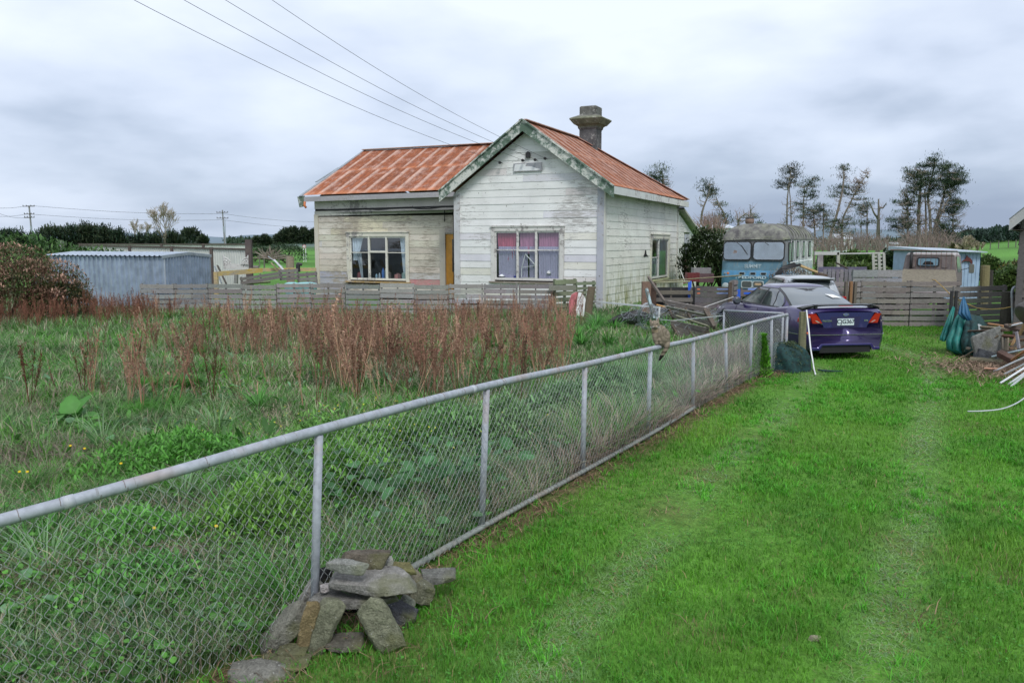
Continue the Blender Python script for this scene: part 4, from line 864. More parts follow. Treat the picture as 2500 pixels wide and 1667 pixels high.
m = MB(); m.beam(hp(pkw, -.36, RZ + .02), hp(pkw, 5.05, RZ + .02), .3, .03, col=PALE); m.beam(hp(13.0, 4.42, 6.53), hp(3.1, 4.42, 6.50), .28, .03, col=PALE)
m.beam(hp(pkw, 5.0, RZ + .01), hp(e_r, 10.75, 4.30), .26, .025, col=(.42, .22, .17)); m.build('ridge_capping', ROOFM, house)
m = MB(); m.beam(hp(13.66, WS - .5, EZ - .02), hp(13.0, 4.5, 6.52), .16, .035, col=(.34, .36, .38)); m.beam(hp(13.75, 1.9, 4.95), hp(13.42, 3.1, 5.65), .12, .03, col=(.3, .2, .17)); m.build('gable_flashing', MAT['galv_old'], house)
# barges, fascias, soffits
GRN = (.105, .16, .12)
def barge(w0, z0, w1, z1, s_=-.40, col=GRN, dp=.40):
    m = MB(); a = hp(w0, s_, z0); b = hp(w1, s_, z1)
    m.add([a, b, b - ZZ * dp, a - ZZ * dp, a + SD * .045, b + SD * .045, b - ZZ * dp + SD * .045, a - ZZ * dp + SD * .045], [(0, 1, 2, 3), (7, 6, 5, 4), (0, 4, 5, 1), (3, 2, 6, 7), (0, 3, 7, 4), (1, 5, 6, 2)], col)
    m.beam(a + SD * .02 - SD * .03, b + SD * .02 - SD * .03, .10, .05, up=(0, 0, 1), col=col); return m.build('bargeboard', MAT['barge'], house)
barge(-.46, 4.24, pkw, 6.64); barge(GW + .46, 4.24, pkw, 6.64)
m = MB(); so_c = (.5, .5, .46)
for w0 in (-.42, GW + .42): m.add([hp(w0, -.36, 4.17), hp(pkw, -.36, 6.52), hp(pkw, .02, 6.52), hp(w0, .02, 4.17)], [(0, 1, 2, 3)], so_c)
m.add([hp(-.42, -.3, 4.15), hp(.02, -.3, 4.15), hp(.02, 10.7, 4.15), hp(-.42, 10.7, 4.15)], [(0, 1, 2, 3)], so_c); m.add([hp(5.9, WS - .4, 4.2), hp(13.5, WS - .4, 4.16), hp(13.5, WS + .05, 4.16), hp(5.9, WS + .05, 4.2)], [(0, 1, 2, 3)], so_c); m.build('soffit', MAT['trim'], house)
m = MB(); a = hp(-.45, -.36, 4.11); b = hp(-.45, 5.2, 4.10); c2 = hp(-.45, 10.8, 4.08); m.beam(a, b, .045, .26, col=(.58, .60, .58)); m.beam(b, c2, .043, .24, col=(.62, .62, .58)); m.beam(hp(-.45, 10.8, 4.08), hp(13.4, 10.8, 4.08), .04, .22, col=(.6, .6, .56)); m.build('side_fascia', MAT['trim'], house)
m = MB(); m.beam(hp(6.2, WS - .44, 4.20), hp(13.5, WS - .44, 4.15), .04, .2, col=(.36, .35, .37)); m.build('wing_fascia', MAT['trim'], house)
m = MB(); m.hexa([hp(13.5, WS - .46, 3.86), hp(13.75, WS - .46, 3.82), hp(13.75, WS - .40, 3.82), hp(13.5, WS - .40, 3.86), hp(13.5, WS - .46, 4.30), hp(13.85, WS - .46, 4.26), hp(13.85, WS - .40, 4.26), hp(13.5, WS - .40, 4.30)], (.12, .16, .12)); m.build('eave_end_board', MAT['barge'], house)
m = MB(); m.tube([hp(13.45, WS - .46, 4.05), hp(13.48, WS - .46, 3.9), hp(13.4, WS - .46, 3.8)], .05, 8, (.55, .16, .05)); m.build('downpipe_stub', plain('orange_pvc', (.55, .16, .05), .5), house, smooth=True)
# lean-to at the back right
LE = 14.9
ML = MB(); siding(ML, hp(0, 0, 0), SD, -WD, .0, 3.62, lambda z: SL + .08, lambda z: min(LE, SL + (3.75 - z) / (3.75 - 2.45) * (LE - SL)), [(12.0, 13.2, .35, 2.75)], c_side); ML.build('leanto_wall', MAT['paint_side'], house)
m = MB(); m.add([hp(-.3, SL, 3.95), hp(-.3, LE + .5, 2.62), hp(12, LE + .5, 2.62), hp(12, SL, 3.95), hp(-.3, SL, 3.86), hp(-.3, LE + .5, 2.53), hp(12, LE + .5, 2.53), hp(12, SL, 3.86)], [(0, 1, 2, 3), (7, 6, 5, 4), (0, 4, 5, 1), (1, 5, 6, 2)], (.42, .42, .34)); m.build('leanto_roof', MAT['trim'], house)
cb('corner_board', -.012, LE, 0, 2.5, (.66, .66, .6), wd=.16, th=.05, front=False)
m = MB(); m.hexa([hp(t, s_, z) for z in (1.6, 2.75) for s_, t in ((12.05, -.03), (13.1, -.03), (13.1, .02), (12.05, .02))], (.42, .44, .50)); m.hexa([hp(t, s_, z) for z in (.35, 1.6) for s_, t in ((12.05, -.0), (13.1, -.0), (13.1, .06), (12.05, .06))], (.20, .07, .06)); m.build('boarded_window', MAT['trim'], house)
# chimney
ch = MB(); cx, cs_ = pkw - .28, 6.0
def ring(hw, z, hs=None): hs = hs or hw; return [hp(cx + a * hw, cs_ + b * hs, z) for a, b in ((-1, -1), (1, -1), (1, 1), (-1, 1))]
lv = [(.37, 5.6), (.37, 7.02), (.42, 7.06), (.42, 7.14), (.50, 7.20), (.55, 7.22), (.70, 7.42), (.70, 7.46), (.40, 7.60), (.37, 7.62), (.37, 7.92), (.34, 7.97)]
rs_ = [ring(a, z) for a, z in lv]; vs = [p for r_ in rs_ for p in r_]; fs = [(i * 4 + k, i * 4 + (k + 1) % 4, i * 4 + 4 + (k + 1) % 4, i * 4 + 4 + k) for i in range(len(lv) - 1) for k in range(4)] + [tuple((len(lv) - 1) * 4 + k for k in range(4))]
cc_ = []
for a, z in lv: cc_ += [(.10, .098, .10) if z < 7.1 else ((.15, .155, .11) if z < 7.6 else (.12, .12, .11))] * 4
ch.add(vs, fs); ch.c = cc_
cm_ = NT('sooty_concrete'); q1 = cm_.noise(4, 7, .7); q2 = cm_.noise(26, 4, off=2); cc = cm_.mix(1., cm_.attr(), cm_.ramp(q1, [(.3, .55), (.7, 1.6)]), 'MULTIPLY'); cc = cm_.mix(cm_.ramp(cm_.noise(7, 5, .7, off=6), [(.58, 0.), (.63, .55)]), cc, (.42, .41, .38)); cm_.base(cc).set(.95, spec=.1).bump(q2, .5, .01)
co = ch.build('chimney', cm_.m, house, bevel=.02)
m = MB(); m.add([hp(cx + .6, cs_ - .75, 6.50), hp(cx - .55, cs_ - .75, 5.95), hp(cx - .6, cs_ + .7, 5.80), hp(cx + .5, cs_ + .7, 6.3)], [(0, 1, 2, 3)], (.45, .30, .28)); m.build('chimney_flashing', ROOFM, co)
# gable fittings: louvre, insulators, painted-out board
m = MB(); m.prism([(.085 * math.cos(a), .04 + .10 * math.sin(a)) for a in np.linspace(0, math.pi, 9)] + [(-.08, -.08), (.08, -.08)], hp(2.93 - .08, -.035, 5.42), WD, ZZ, -SD, .06); m.build('gable_vent', MAT['black'], house)
m = MB(); m.hexa([hp(x, t, z) for z in (4.86, 5.16) for x, t in ((2.32, -.075), (3.42, -.075), (3.42, -.03), (2.32, -.03))], (.30, .31, .34)); bd = m.build('name_board', MAT['trim'], house)
m = MB(); m.prism([(0, .02), (.05, .25), (.5, .27), (.45, .18), (.7, .16), (.9, .08), (1.05, .05), (.9, .02)], hp(3.40, -.078, 4.87), -WD, ZZ, -SD, .004, (.68, .72, .76)); m.build('white_smear', MAT['white'], bd)
INS = []
for (wv, zz) in ((3.88, 5.20), (2.98, 5.24), (2.50, 5.24), (2.12, 5.27)):
    m = MB(); p = hp(wv, -.03, zz); m.tube([p, p - SD * .16], .012, 6, (.1, .1, .1)); m.lathe(p - SD * .16, [(.02, 0), (.05, .02), (.035, .05), (.055, .07), (.02, .11)], 10, ax=-SD, col=(.03, .03, .03)); m.build('insulator', MAT['black'], house); INS.append(p - SD * .24 + ZZ * .01)
# overhead service lines
for i, (u0, lab) in enumerate(((325, 'leftmost of the four service wires dropping to the cottage gable'), (447, 'second from left of the four service wires to the gable'), (548, 'third from left of the four service wires to the gable'), (662, 'rightmost of the four service wires dropping to the cottage gable'))):
    b = INS[i]; a = D(u0, 0, 15.5 + i * .5); ext = a + (a - b) * .55; ext.z += .35; P_ = []
    for k in range(25):
        t = k / 24; p = b.lerp(ext, t); p.z -= .55 * math.sin(math.pi * t); P_.append(p)
    # keep the wire through the photographed sight-line of point a
    tt = (a - b).length / (ext - b).length; kz = .55 * math.sin(math.pi * tt)
    for k in range(25): P_[k].z += (kz + (a.z - b.lerp(ext, tt).z)) * (k / 24) / tt
    m = MB(); m.tube(P_, .0055, 4, (.12, .13, .12)); tag(m.build('service_wire', MAT['black'], origin=b), lab, 'wire', 'service wires to the cottage')
# ================================================================== VEHICLES
def carpaint(name, c, metal=.35, rough=.32):
    m = NT(name); nz = m.noise(300, 2); m.base(m.mix(1., c, m.ramp(nz, [(.3, .85), (.7, 1.15)]), 'MULTIPLY')).set(m.math('ADD', rough, m.math('MULTIPLY', m.noise(2.5, 5), .12)), metal, .5, .9); return m.m
CARGL = NT('tinted_car_glass'); CARGL.base((.035, .045, .05)).set(.05, 0, 1.0, 1.0); CARGL = CARGL.m
REARGL = NT('sky_reflecting_glass'); REARGL.base((.10, .12, .13)).set(.08, .35, 1.0, 1.0); REARGL = REARGL.m
LAMPR = NT('red_lamp_plastic'); LAMPR.base((.36, .004, .006)).set(.15, 0, .6, .8); LAMPR = LAMPR.m
LAMPC = NT('clear_lamp_plastic'); LAMPC.base((.55, .45, .42)).set(.15, .2, .6, .8); LAMPC = LAMPC.m
CHROME = plain('chrome', (.6, .6, .62), .2, .9)
def interp(y, tab): return float(np.interp(y, [t[0] for t in tab], [t[1] for t in tab]))
def car(name, M, paint, label, P):
    e = thing(name, M.translation, label, 'car'); W = P['W']; ZT = P['ZT']; A1, A2 = P['axles']; Ln = P['L']; AR = .345
    ys = sorted(set([0, .015, .04, .08, .14, .22, .35, .5] + list(np.linspace(.5, Ln - .6, 34)) + [Ln - .5, Ln - .38, Ln - .27, Ln - .18, Ln - .1, Ln - .05, Ln] + [a + AR * math.cos(t) for a in (A1, A2) for t in np.linspace(0, math.pi, 13)]))
    rows = []
    for y in ys:
        w_ = interp(y, W); zt = interp(y, ZT); zb = P.get('zb', .21)
        for a in (A1, A2):
            if abs(y - a) < AR: zb = max(zb, .31 + math.sqrt(AR * AR - (y - a) ** 2))
        pr = [(w_ * .90, zb - .01), (w_ * .965, zb + .02), (w_ * .985, max(.42, zb + .04)), (w_, max(.56, zb + .06)), (w_ * 1.0, max(.66, zb + .08)), (w_ * .985, max(.78, zb + .1)), (w_ * .955, zt - .085), (w_ * .92, zt - .03), (w_ * .86, zt - .004), (w_ * .60, zt + .018), (w_ * .3, zt + .028), (0, zt + .032)]
        r_ = []
        for k, (x, z) in enumerate(pr):
            z = min(z, zt + .04) ; yy = y
            if y < .3: yy = y - .05 * math.exp(-((z - .42) / .2) ** 4) * (1 - y / .3)      # bumper stands proud
            r_.append((x, yy, z))
        rows.append([(-x, b, z) for x, b, z in r_] + [(x, b, z) for x, b, z in r_[-2::-1]])
    m = MB(M); m.grid(rows); n = len(rows[0])
    # rear and front caps as strips between left and right
    for ri, fl in ((0, True), (len(rows) - 1, False)):
        for k in range(n // 2):
            a, b, c, d = ri * n + k, ri * n + k + 1, ri * n + n - 2 - k, ri * n + n - 1 - k
            m.f.append((a, b, c, d) if fl else (d, c, b, a))
    body = m.build('body', paint, e, smooth=True, bevel=0)
    body.data.polygons.foreach_set('use_smooth', np.ones(len(body.data.polygons), bool))
    # dark underside / inner arches
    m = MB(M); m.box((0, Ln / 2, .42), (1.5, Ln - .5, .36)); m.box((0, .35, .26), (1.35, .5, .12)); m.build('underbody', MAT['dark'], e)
    # greenhouse: super-elliptic rings
    GH = P['GH']; nx = 5.0
    def ringdims(z):
        return interp(z, GH['yr']), interp(z, GH['yf']), interp(z, GH['w'])
    def sx(y, z):
        yr, yf, w_ = ringdims(z); yc = (yr + yf) / 2; a = (yf - yr) / 2; return w_ * max(0, 1 - abs((y - yc) / a) ** GH.get('n', nx)) ** (1 / nx)
    def sy(x, z, rear=True):
        yr, yf, w_ = ringdims(z); yc = (yr + yf) / 2; a = (yf - yr) / 2; q = a * max(0, 1 - abs(x / w_) ** 3.2) ** (1 / 9.); return yc - q if rear else yc + q
    def outline(z, n=44):
        yr, yf, w_ = ringdims(z); yc = (yr + yf) / 2; a = (yf - yr) / 2; r_ = []
        for k in range(n):
            t = 2 * math.pi * k / n; c, s_ = math.cos(t), math.sin(t); y = abs(c) ** (2 / GH.get('n', nx)) * math.copysign(1, c) * a; x = abs(s_) ** (2 / nx) * math.copysign(1, s_) * w_; r_.append((x, yc + y, z))
        return r_
    zs = GH['z']; R_ = [outline(z) for z in zs]; yr, yf, w_ = ringdims(zs[-1])
    for f, dz in ((.93, .012), (.80, .026), (.55, .038), (.25, .046)): R_.append([(x * f, (yr + yf) / 2 + (y - (yr + yf) / 2) * f, z + dz) for x, y, z in outline(zs[-1])])
    m = MB(M); m.grid(R_, wrapu=True); m.f.append(tuple((len(R_) - 1) * 44 + k for k in range(44))); m.build('cabin', paint, e, smooth=True)
    off = .006
    def sideglass(nm, fa, fb, z0, z1, mat, sgn, o_=off, nz_=9, ny=8):
        Q = []
        for i in range(nz_ + 1):
            z = z0 + (z1 - z0) * i / nz_; a, b = fa(z), fb(z); 
            if b < a: a = b = (a + b) / 2
            Q.append([(sgn * (sx(a + (b - a) * j / ny, z) + o_), a + (b - a) * j / ny, z) for j in range(ny + 1)])
        mm = MB(M); mm.grid(Q); return mm.build(nm, mat, e, smooth=True)
    for sgn in (-1, 1):
        for (nm, fa, fb, z0, z1, mat, o_) in P['side']: sideglass(nm, fa, fb, z0, z1, mat, sgn, o_)
    def endglass(nm, z0, z1, xf, mat, rear, o_=.008):
        Q = []
        for i in range(10):
            z = z0 + (z1 - z0) * i / 9; h = xf(z); Q.append([(x, sy(x, z, rear) + (-o_ if rear else o_), z + .004) for x in np.linspace(-h, h, 17)])
        mm = MB(M); mm.grid(Q); return mm.build(nm, mat, e, smooth=True)
    for a in P['ends']: endglass(*a)
    # wheels
    for a in (A1, A2):
        for s_ in (-1, 1):
            m = MB(M); cx_ = s_ * (interp(a, W) - .10); q = Vector((1, 0, 0)) * s_
            m.lathe((cx_ - s_ * .11, a, .315), [(.20, 0), (.30, .0), (.318, .03), (.318, .17), (.30, .20), (.215, .20), (.20, .17)], 28, ax=q); t = m.build('wheel', MAT['black'], e, smooth=False)
            m = MB(M); m.lathe((cx_ - s_ * .11, a, .315), [(.205, .10), (.21, .185), (.19, .19), (.18, .15), (.05, .165), (.03, .185), (.001, .185)], 20, ax=q)
            for k in range(5): an = k * 1.2566; m.beam(Vector((cx_ + s_ * .065, a, .315)), Vector((cx_ + s_ * .065, a + .19 * math.cos(an), .315 + .19 * math.sin(an))), .02, .06, up=(1, 0, 0))
            m.build('rim', CHROME, t)
    return e
# purple sedan
rearc = D(2039, 852, 16.35); CM_ = Matrix.Translation((6.70, 16.40, 0)) @ Matrix.Rotation(R(8.5), 4, 'Z')
PURP = carpaint('purple_metallic_paint', (.034, .020, .11), .4, .24)
DKT = plain('black_trim', (.012, .012, .014), .35)
Zc = [(-.1, .93), (0, .955), (.03, .985), (.08, 1.01), (.3, 1.04), (.75, 1.045), (1.3, .985), (2.2, .965), (3.0, .95), (3.4, .945), (3.9, .90), (4.3, .84), (4.6, .76), (4.8, .66), (4.92, .52)]
def quad(a, b): return lambda z: a + b * (z - .98)
S = {'W': [(0, .77), (.03, .83), (.09, .872), (.2, .905), (.5, .928), (1.3, .935), (2.5, .932), (3.6, .925), (4.2, .90), (4.6, .83), (4.82, .70), (4.92, .52)], 'ZT': Zc, 'L': 4.92, 'axles': (1.08, 3.90),
     'GH': {'z': [.94, 1.0, 1.08, 1.16, 1.24, 1.31, 1.365, 1.395], 'yr': [(.94, .62), (1.0, .72), (1.08, .90), (1.24, 1.30), (1.395, 1.80)], 'yf': [(.94, 3.58), (1.08, 3.30), (1.24, 2.96), (1.395, 2.62)], 'w': [(.94, .845), (1.0, .815), (1.16, .735), (1.31, .65), (1.395, .56)], 'n': 5.5},
     'side': [('window_frame', lambda z: 1.10 + 1.9 * max(0, z - 1.06) ** 1.15, lambda z: 3.26 - 1.95 * (z - .97), .965, 1.355, DKT, .004),
              ('front_window', lambda z: 2.13 - .12 * (z - .98), lambda z: 3.17 - 2.0 * (z - .985), .99, 1.325, CARGL, .010),
              ('rear_window', lambda z: 1.50 + .75 * max(0, z - 1.12), lambda z: 2.04 - .10 * (z - .98), .99, 1.335, CARGL, .010), ('quarter_window', lambda z: 1.14 + 1.7 * max(0, z - 1.06) ** 1.1, lambda z: 1.46 + .75 * max(0, z - 1.12), .99, 1.30, REARGL, .010)],
     'ends': [('rear_screen_surround', .985, 1.375, lambda z: .74 - .40 * (z - .98), DKT, True, .006), ('rear_screen', 1.0, 1.362, lambda z: .705 - .42 * (z - .98), REARGL, True, .014), ('windscreen', .99, 1.37, lambda z: .73 - .4 * (z - .98), CARGL, False, .012)]}
pc = car('purple_sedan', CM_, PURP, 'metallic purple four-door sedan with black boot spoiler parked at the end of the netting', S)
def box_(nm, c, sz, mat, par=pc, M=CM_, rot=None, bevel=0, sm_=False):
    m = MB(M); m.box(c, sz, rot); return m.build(nm, mat, par, bevel=bevel)
def patch(nm, pts, mat, par=pc, M=CM_, th=.02, y0=-.005):
    # outline on the rear fascia (x, z) following its curvature
    m = MB(M); a = [(x, y0 + .10 * max(0, abs(x) - .66) ** 1.2 + max(0, (abs(x) - .78)) * 1.3, z) for x, z in pts]; b = [(x, y + th + .05, z) for x, y, z in a]; n = len(a)
    m.add(a + b, [tuple(range(n))] + [(i, (i + 1) % n, n + (i + 1) % n, n + i) for i in range(n)]); return m.build(nm, mat, par)
for s_ in (-1, 1):
    tl = patch('tail_light', [(s_ * x, z) for x, z in ((.905, .76), (.90, .83), (.86, .90), (.76, .935), (.64, .935), (.58, .86), (.50, .745), (.70, .74))], LAMPR, y0=-.012)
    patch('reversing_lens', [(s_ * x, z) for x, z in ((.80, .755), (.80, .80), (.62, .80), (.545, .755))], LAMPC, par=tl, y0=-.017); patch('lamp_trim', [(s_ * x, z) for x, z in ((.90, .728), (.90, .74), (.495, .735), (.49, .722))], CHROME, y0=-.014)
LIDM = carpaint('boot_lid_purple', (.032, .025, .15), .4, .2)
patch('boot_lid', [(-.62, .955), (-.50, .74), (-.44, .60), (-.38, .575), (.38, .575), (.44, .60), (.50, .74), (.62, .955)], LIDM, y0=-.0095)
pr_ = patch('plate_recess', [(-.33, .86), (-.27, .66), (.27, .66), (.33, .86), (.30, .875), (-.30, .875)], PURP, y0=-.013)
npm = plain('plate_white', (.62, .70, .72), .4, var=.03); pl_ = patch('number_plate', [(-.18, .70), (.18, .70), (.18, .835), (-.18, .835)], npm, y0=-.020)
bt = plain('plate_text', (.02, .03, .05), .5)
def rt(s, x, z, size, mat, par, y=-.024, M=CM_, bold=0, dep=.002, al='CENTER'):
    return text('lettering', s, size, M @ Matrix.Translation((x, y, z)) @ Matrix.Rotation(math.pi / 2, 4, 'X'), mat, par, depth=dep, bold=bold, align=al)
t_ = rt('CJG367', 0, .772, .118, bt, pl_, bold=.0015)
rt('FALCON', -.40, .79, .05, CHROME, pc, y=-.016, bold=.001); rt('XR6', .44, .79, .05, CHROME, pc, y=-.016, bold=.001)
m = MB(CM_); m.prism([(.062 * math.cos(a), .028 * math.sin(a)) for a in np.linspace(0, 6.283, 21)[:-1]], (0, -.012, .915), (1, 0, 0), (0, 0, 1), (0, -1, 0), .010); eb = m.build('oval_badge', CHROME, pc)
m = MB(CM_); m.prism([(.050 * math.cos(a), .020 * math.sin(a)) for a in np.linspace(0, 6.283, 21)[:-1]], (0, -.023, .915), (1, 0, 0), (0, 0, 1), (0, -1, 0), .002); m.build('badge_field', plain('badge_blue', (.10, .12, .28), .3), eb)
# spoiler
m = MB(CM_); secs = []
for x in np.linspace(-.84, .84, 29):
    f = abs(x) / .84; zc_ = 1.105 - .075 * f ** 5; yb = .02 + .16 * f ** 3; th_ = .020; ch_ = .17 + .05 * f ** 4
    secs.append([(x, yb - .012, zc_ + .004), (x, yb + ch_ * .5, zc_ + .018), (x, yb + ch_, zc_ + .004), (x, yb + ch_, zc_ - th_ * .4 - .05 * f ** 6), (x, yb + ch_ * .5, zc_ - th_ * .6 - .04 * f ** 6), (x, yb, zc_ - th_ - .05 * f ** 6)])
m.grid(secs, wrapu=True); m.f += [tuple(range(6)), tuple((len(secs) - 1) * 6 + k for k in range(6))]; m.build('boot_spoiler', DKT, pc, smooth=False)
for s_ in (-1, 1): box_('spoiler_foot', (s_ * .60, .12, 1.075), (.05, .12, .07), DKT)
box_('high_brake_light', (0, .01, 1.088), (.3, .012, .012), LAMPR)
# bumper line, skirt, exhaust, fuel cap, trim strips, mirror, door lines, handle
BUMP = PURP
m = MB(CM_)
for x in np.linspace(-.88, .86, 30): m.beam((x, -.058 + .10 * max(0, abs(x) - .66) ** 1.2 + max(0, abs(x) - .80) * 1.3, .515), (x + .06, -.058 + .10 * max(0, abs(x + .06) - .66) ** 1.2 + max(0, abs(x + .06) - .80) * 1.3, .515), .012, .008, col=(.5, .5, .5))
m.build('bumper_strip', CHROME, pc); 
m = MB(CM_); sk = [(-.74, .20), (-.56, .20), (-.50, .29), (.52, .29), (.58, .20), (.74, .20), (.74, .262), (.62, .262), (.55, .335), (-.53, .335), (-.60, .262), (-.74, .262)]
m.prism(sk, (0, -.075, 0), (1, 0, 0), (0, 0, 1), (0, 1, 0), .10); m.build('rear_skirt', LIDM, pc, bevel=.012)
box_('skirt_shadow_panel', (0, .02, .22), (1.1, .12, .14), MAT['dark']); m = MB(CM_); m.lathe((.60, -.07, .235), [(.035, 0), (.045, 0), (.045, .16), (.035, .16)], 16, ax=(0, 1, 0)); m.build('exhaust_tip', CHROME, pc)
for s_ in (-1, 1):
    m = MB(CM_); X_ = .935
    for k in range(16): m.beam((s_ * (interp(.25 + k * .03, S['W']) + .004), .18 + k * .03, .515), (s_ * (interp(.28 + k * .03, S['W']) + .004), .21 + k * .03, .515), .008, .010)
    m.build('side_strip', CHROME, pc)
    m = MB(CM_)
    for yy, z0, z1 in ((1.52, .60, .93), (2.08, .25, .93), (3.22, .25, .90)):
        w_ = interp(yy, S['W']); pts = [(s_ * (w_ + .0015), yy, z0), (s_ * (w_ + .0015), yy, .66), (s_ * (w_ * .985 + .002), yy, .78), (s_ * (w_ * .955 + .003), yy, z1 - .035)]; m.tube(pts, .004, 4)
    m.build('door_gap', MAT['dark'], pc)
    for yy in (1.72, 2.3): box_('door_handle', (s_ * .925, yy, .79), (.03, .2, .028), PURP, bevel=.008)
    m = MB(CM_); c0 = Vector((s_ * .99, 3.0, 1.0)); m.lathe(c0, [(.03, -.07), (.085, -.055), (.10, 0), (.085, .05), (.03, .09)], 14, ax=(0, 1, .1)); mr = m.build('door_mirror', plain('mirror_shell', (.06, .06, .09), .3), pc, smooth=True); box_('mirror_arm', (s_ * .90, 3.0, .97), (.10, .05, .04), DKT); 
    m = MB(CM_); m.prism([(.075 * math.cos(a), .055 * math.sin(a)) for a in np.linspace(0, 6.28, 17)[:-1]], c0 + Vector((0, -.068, 0)), (1, 0, 0), (0, 0, 1), (0, -1, 0), .006); m.build('mirror_glass', REARGL, mr)
m = MB(CM_); fy = .62; w_ = interp(fy, S['W']); sq = [(-.09, -.07), (.09, -.07), (.10, .05), (.06, .085), (-.06, .085), (-.10, .05)]
for a, b in zip(sq, sq[1:] + sq[:1]): m.beam((-(w_ * .985 + .004), fy + a[0], .76 + a[1]), (-(w_ * .985 + .004), fy + b[0], .76 + b[1]), .006, .006)
m.build('fuel_flap_outline', MAT['dark'], pc)
m = MB(CM_); m.add([(.25, .965, 1.24), (.56, .80, 1.17), (.52, .74, 1.135), (.22, .875, 1.19)], [(0, 1, 2, 3)]); 
def on_screen(x, z): 
    yr = interp(z, S['GH']['yr']); yf = interp(z, S['GH']['yf']); yc = (yr + yf) / 2; a = (yf - yr) / 2; w_ = interp(z, S['GH']['w']); return (x, yc - a * max(0, 1 - abs(x / w_) ** 3.2) ** (1 / 9.) - .035, z + .012)
m = MB(CM_); m.add([on_screen(.24, 1.235), on_screen(.42, 1.225), on_screen(.55, 1.16), on_screen(.33, 1.165)], [(0, 1, 2, 3)]); m.build('paper_notice', MAT['white'], pc)
# silver hatchback beyond
hb = D(1978, 700, 22.2); HM = Matrix.Translation((hb.x + .05, 21.9, -.03)) @ Matrix.Rotation(R(-2), 4, 'Z')
SILV = carpaint('silver_metallic_paint', (.42, .44, .46), .5, .3)
H_ = {'W': [(0, .78), (.06, .82), (.2, .85), (1.5, .86), (3.2, .85), (3.7, .76), (3.9, .6)], 'ZT': [(0, .90), (.1, .96), (.5, .98), (2.8, .93), (3.2, .88), (3.7, .72), (3.9, .55)], 'L': 3.9, 'axles': (.72, 3.15),
      'GH': {'z': [.93, 1.02, 1.12, 1.22, 1.32, 1.40, 1.43], 'yr': [(.93, .02), (1.1, .12), (1.3, .26), (1.43, .48)], 'yf': [(.93, 3.1), (1.2, 2.6), (1.43, 2.05)], 'w': [(.93, .82), (1.1, .76), (1.3, .67), (1.43, .58)], 'n': 7},
      'side': [('window_frame', lambda z: .42 + 1.0 * max(0, z - 1.05), lambda z: 2.85 - 1.9 * (z - .97), .97, 1.37, DKT, .004), ('rear_window', lambda z: .52 + 1.0 * max(0, z - 1.05), lambda z: 1.35, 1.0, 1.35, CARGL, .010), ('front_window', lambda z: 1.42, lambda z: 2.7 - 1.9 * (z - .97), 1.0, 1.35, CARGL, .010)],
      'ends': [('tailgate_glass', .98, 1.345, lambda z: .72 - .30 * (z - .98), CARGL, True, .012), ('windscreen', .99, 1.38, lambda z: .7 - .3 * (z - .98), CARGL, False, .01)]}
hc = car('silver_hatchback', HM, SILV, 'pale silver hatchback half hidden behind the purple sedan', H_)
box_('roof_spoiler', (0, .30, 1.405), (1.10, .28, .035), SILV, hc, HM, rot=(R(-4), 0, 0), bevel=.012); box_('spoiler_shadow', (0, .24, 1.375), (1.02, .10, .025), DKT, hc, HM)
for s_ in (-1, 1): box_('tail_light', (s_ * .74, .02, .85), (.14, .08, .2), LAMPR, hc, HM, bevel=.01)
# ---- old bus
bl_ = D(1919, 660, 30.0); BA = R(-27)
bx_ = Vector((math.cos(BA) * 1, math.sin(BA), 0)); by_ = Vector((-math.sin(BA), math.cos(BA), 0))
bo = Vector((bl_.x, 30.0, 0)) - bx_ * 1.19; BM = Matrix(((bx_.x, by_.x, 0, bo.x), (bx_.y, by_.y, 0, bo.y), (0, 0, 1, 0), (0, 0, 0, 1)))
bus = thing('old_bus', bo, 'derelict blue and pale green bus with lichen-grey domed roof behind the pallets', 'bus')
bm_ = NT('faded_bus_paint'); q1 = bm_.noise(2.2, 6, .65); q2 = bm_.noise(11, 6, .7, stretch=(1, 1, .35)); c = bm_.mix(1., bm_.attr(), bm_.ramp(q1, [(.3, .75), (.7, 1.2)]), 'MULTIPLY'); c = bm_.mix(bm_.ramp(q2, [(.52, 0.), (.68, .6)]), c, (.20, .22, .21)); c = bm_.mix(bm_.ramp(bm_.noise(5, 5, off=5), [(.64, 0.), (.68, .5)]), c, (.42, .52, .58)); bm_.base(c).set(.6, spec=.3); BUSM = bm_.m
rfm = NT('lichen_roof'); q1 = rfm.noise(3.5, 8, .7); c = rfm.mix(rfm.ramp(q1, [(.38, 0.), (.62, 1.)]), (.10, .095, .10), (.25, .25, .22)); c = rfm.mix(rfm.ramp(rfm.noise(1.5, 6, .7, off=4), [(.5, 0.), (.62, .6)]), c, (.24, .27, .16)); rfm.base(c).set(.9, spec=.1).bump(q1, .4, .02); ROOFB = rfm.m
BW = 1.19; BL_ = 7.6
def bring(z, inset=0, yf=0., rr=.28, col=None):
    # plan outline of the bus at a height: rounded rectangle
    w_ = BW - inset; pts = []
    for cx_, cy_, a0 in ((w_ - rr, yf + rr, -90), (w_ - rr, BL_ - inset - rr, 0), (-w_ + rr, BL_ - inset - rr, 90), (-w_ + rr, yf + rr, 180)):
        for k in range(7): a = R(a0 + 15 * k); pts.append((cx_ + rr * math.cos(a), cy_ + rr * math.sin(a), z))
    return pts
BFR = (.10, .20, .27); BBR = (.11, .30, .52); BLW = (.065, .19, .28)
lay = [(.42, .0, .02, BLW), (.9, 0, -.02, BLW), (1.08, 0, -.02, BLW), (1.09, 0, -.03, BBR), (1.30, 0, -.02, BBR), (1.31, 0, -.01, BFR), (1.64, 0, .04, BFR), (1.66, .005, .05, (.14, .17, .20)), (2.42, .02, .12, (.20, .20, .20)), (2.50, .02, .10, (.2, .2, .2))]
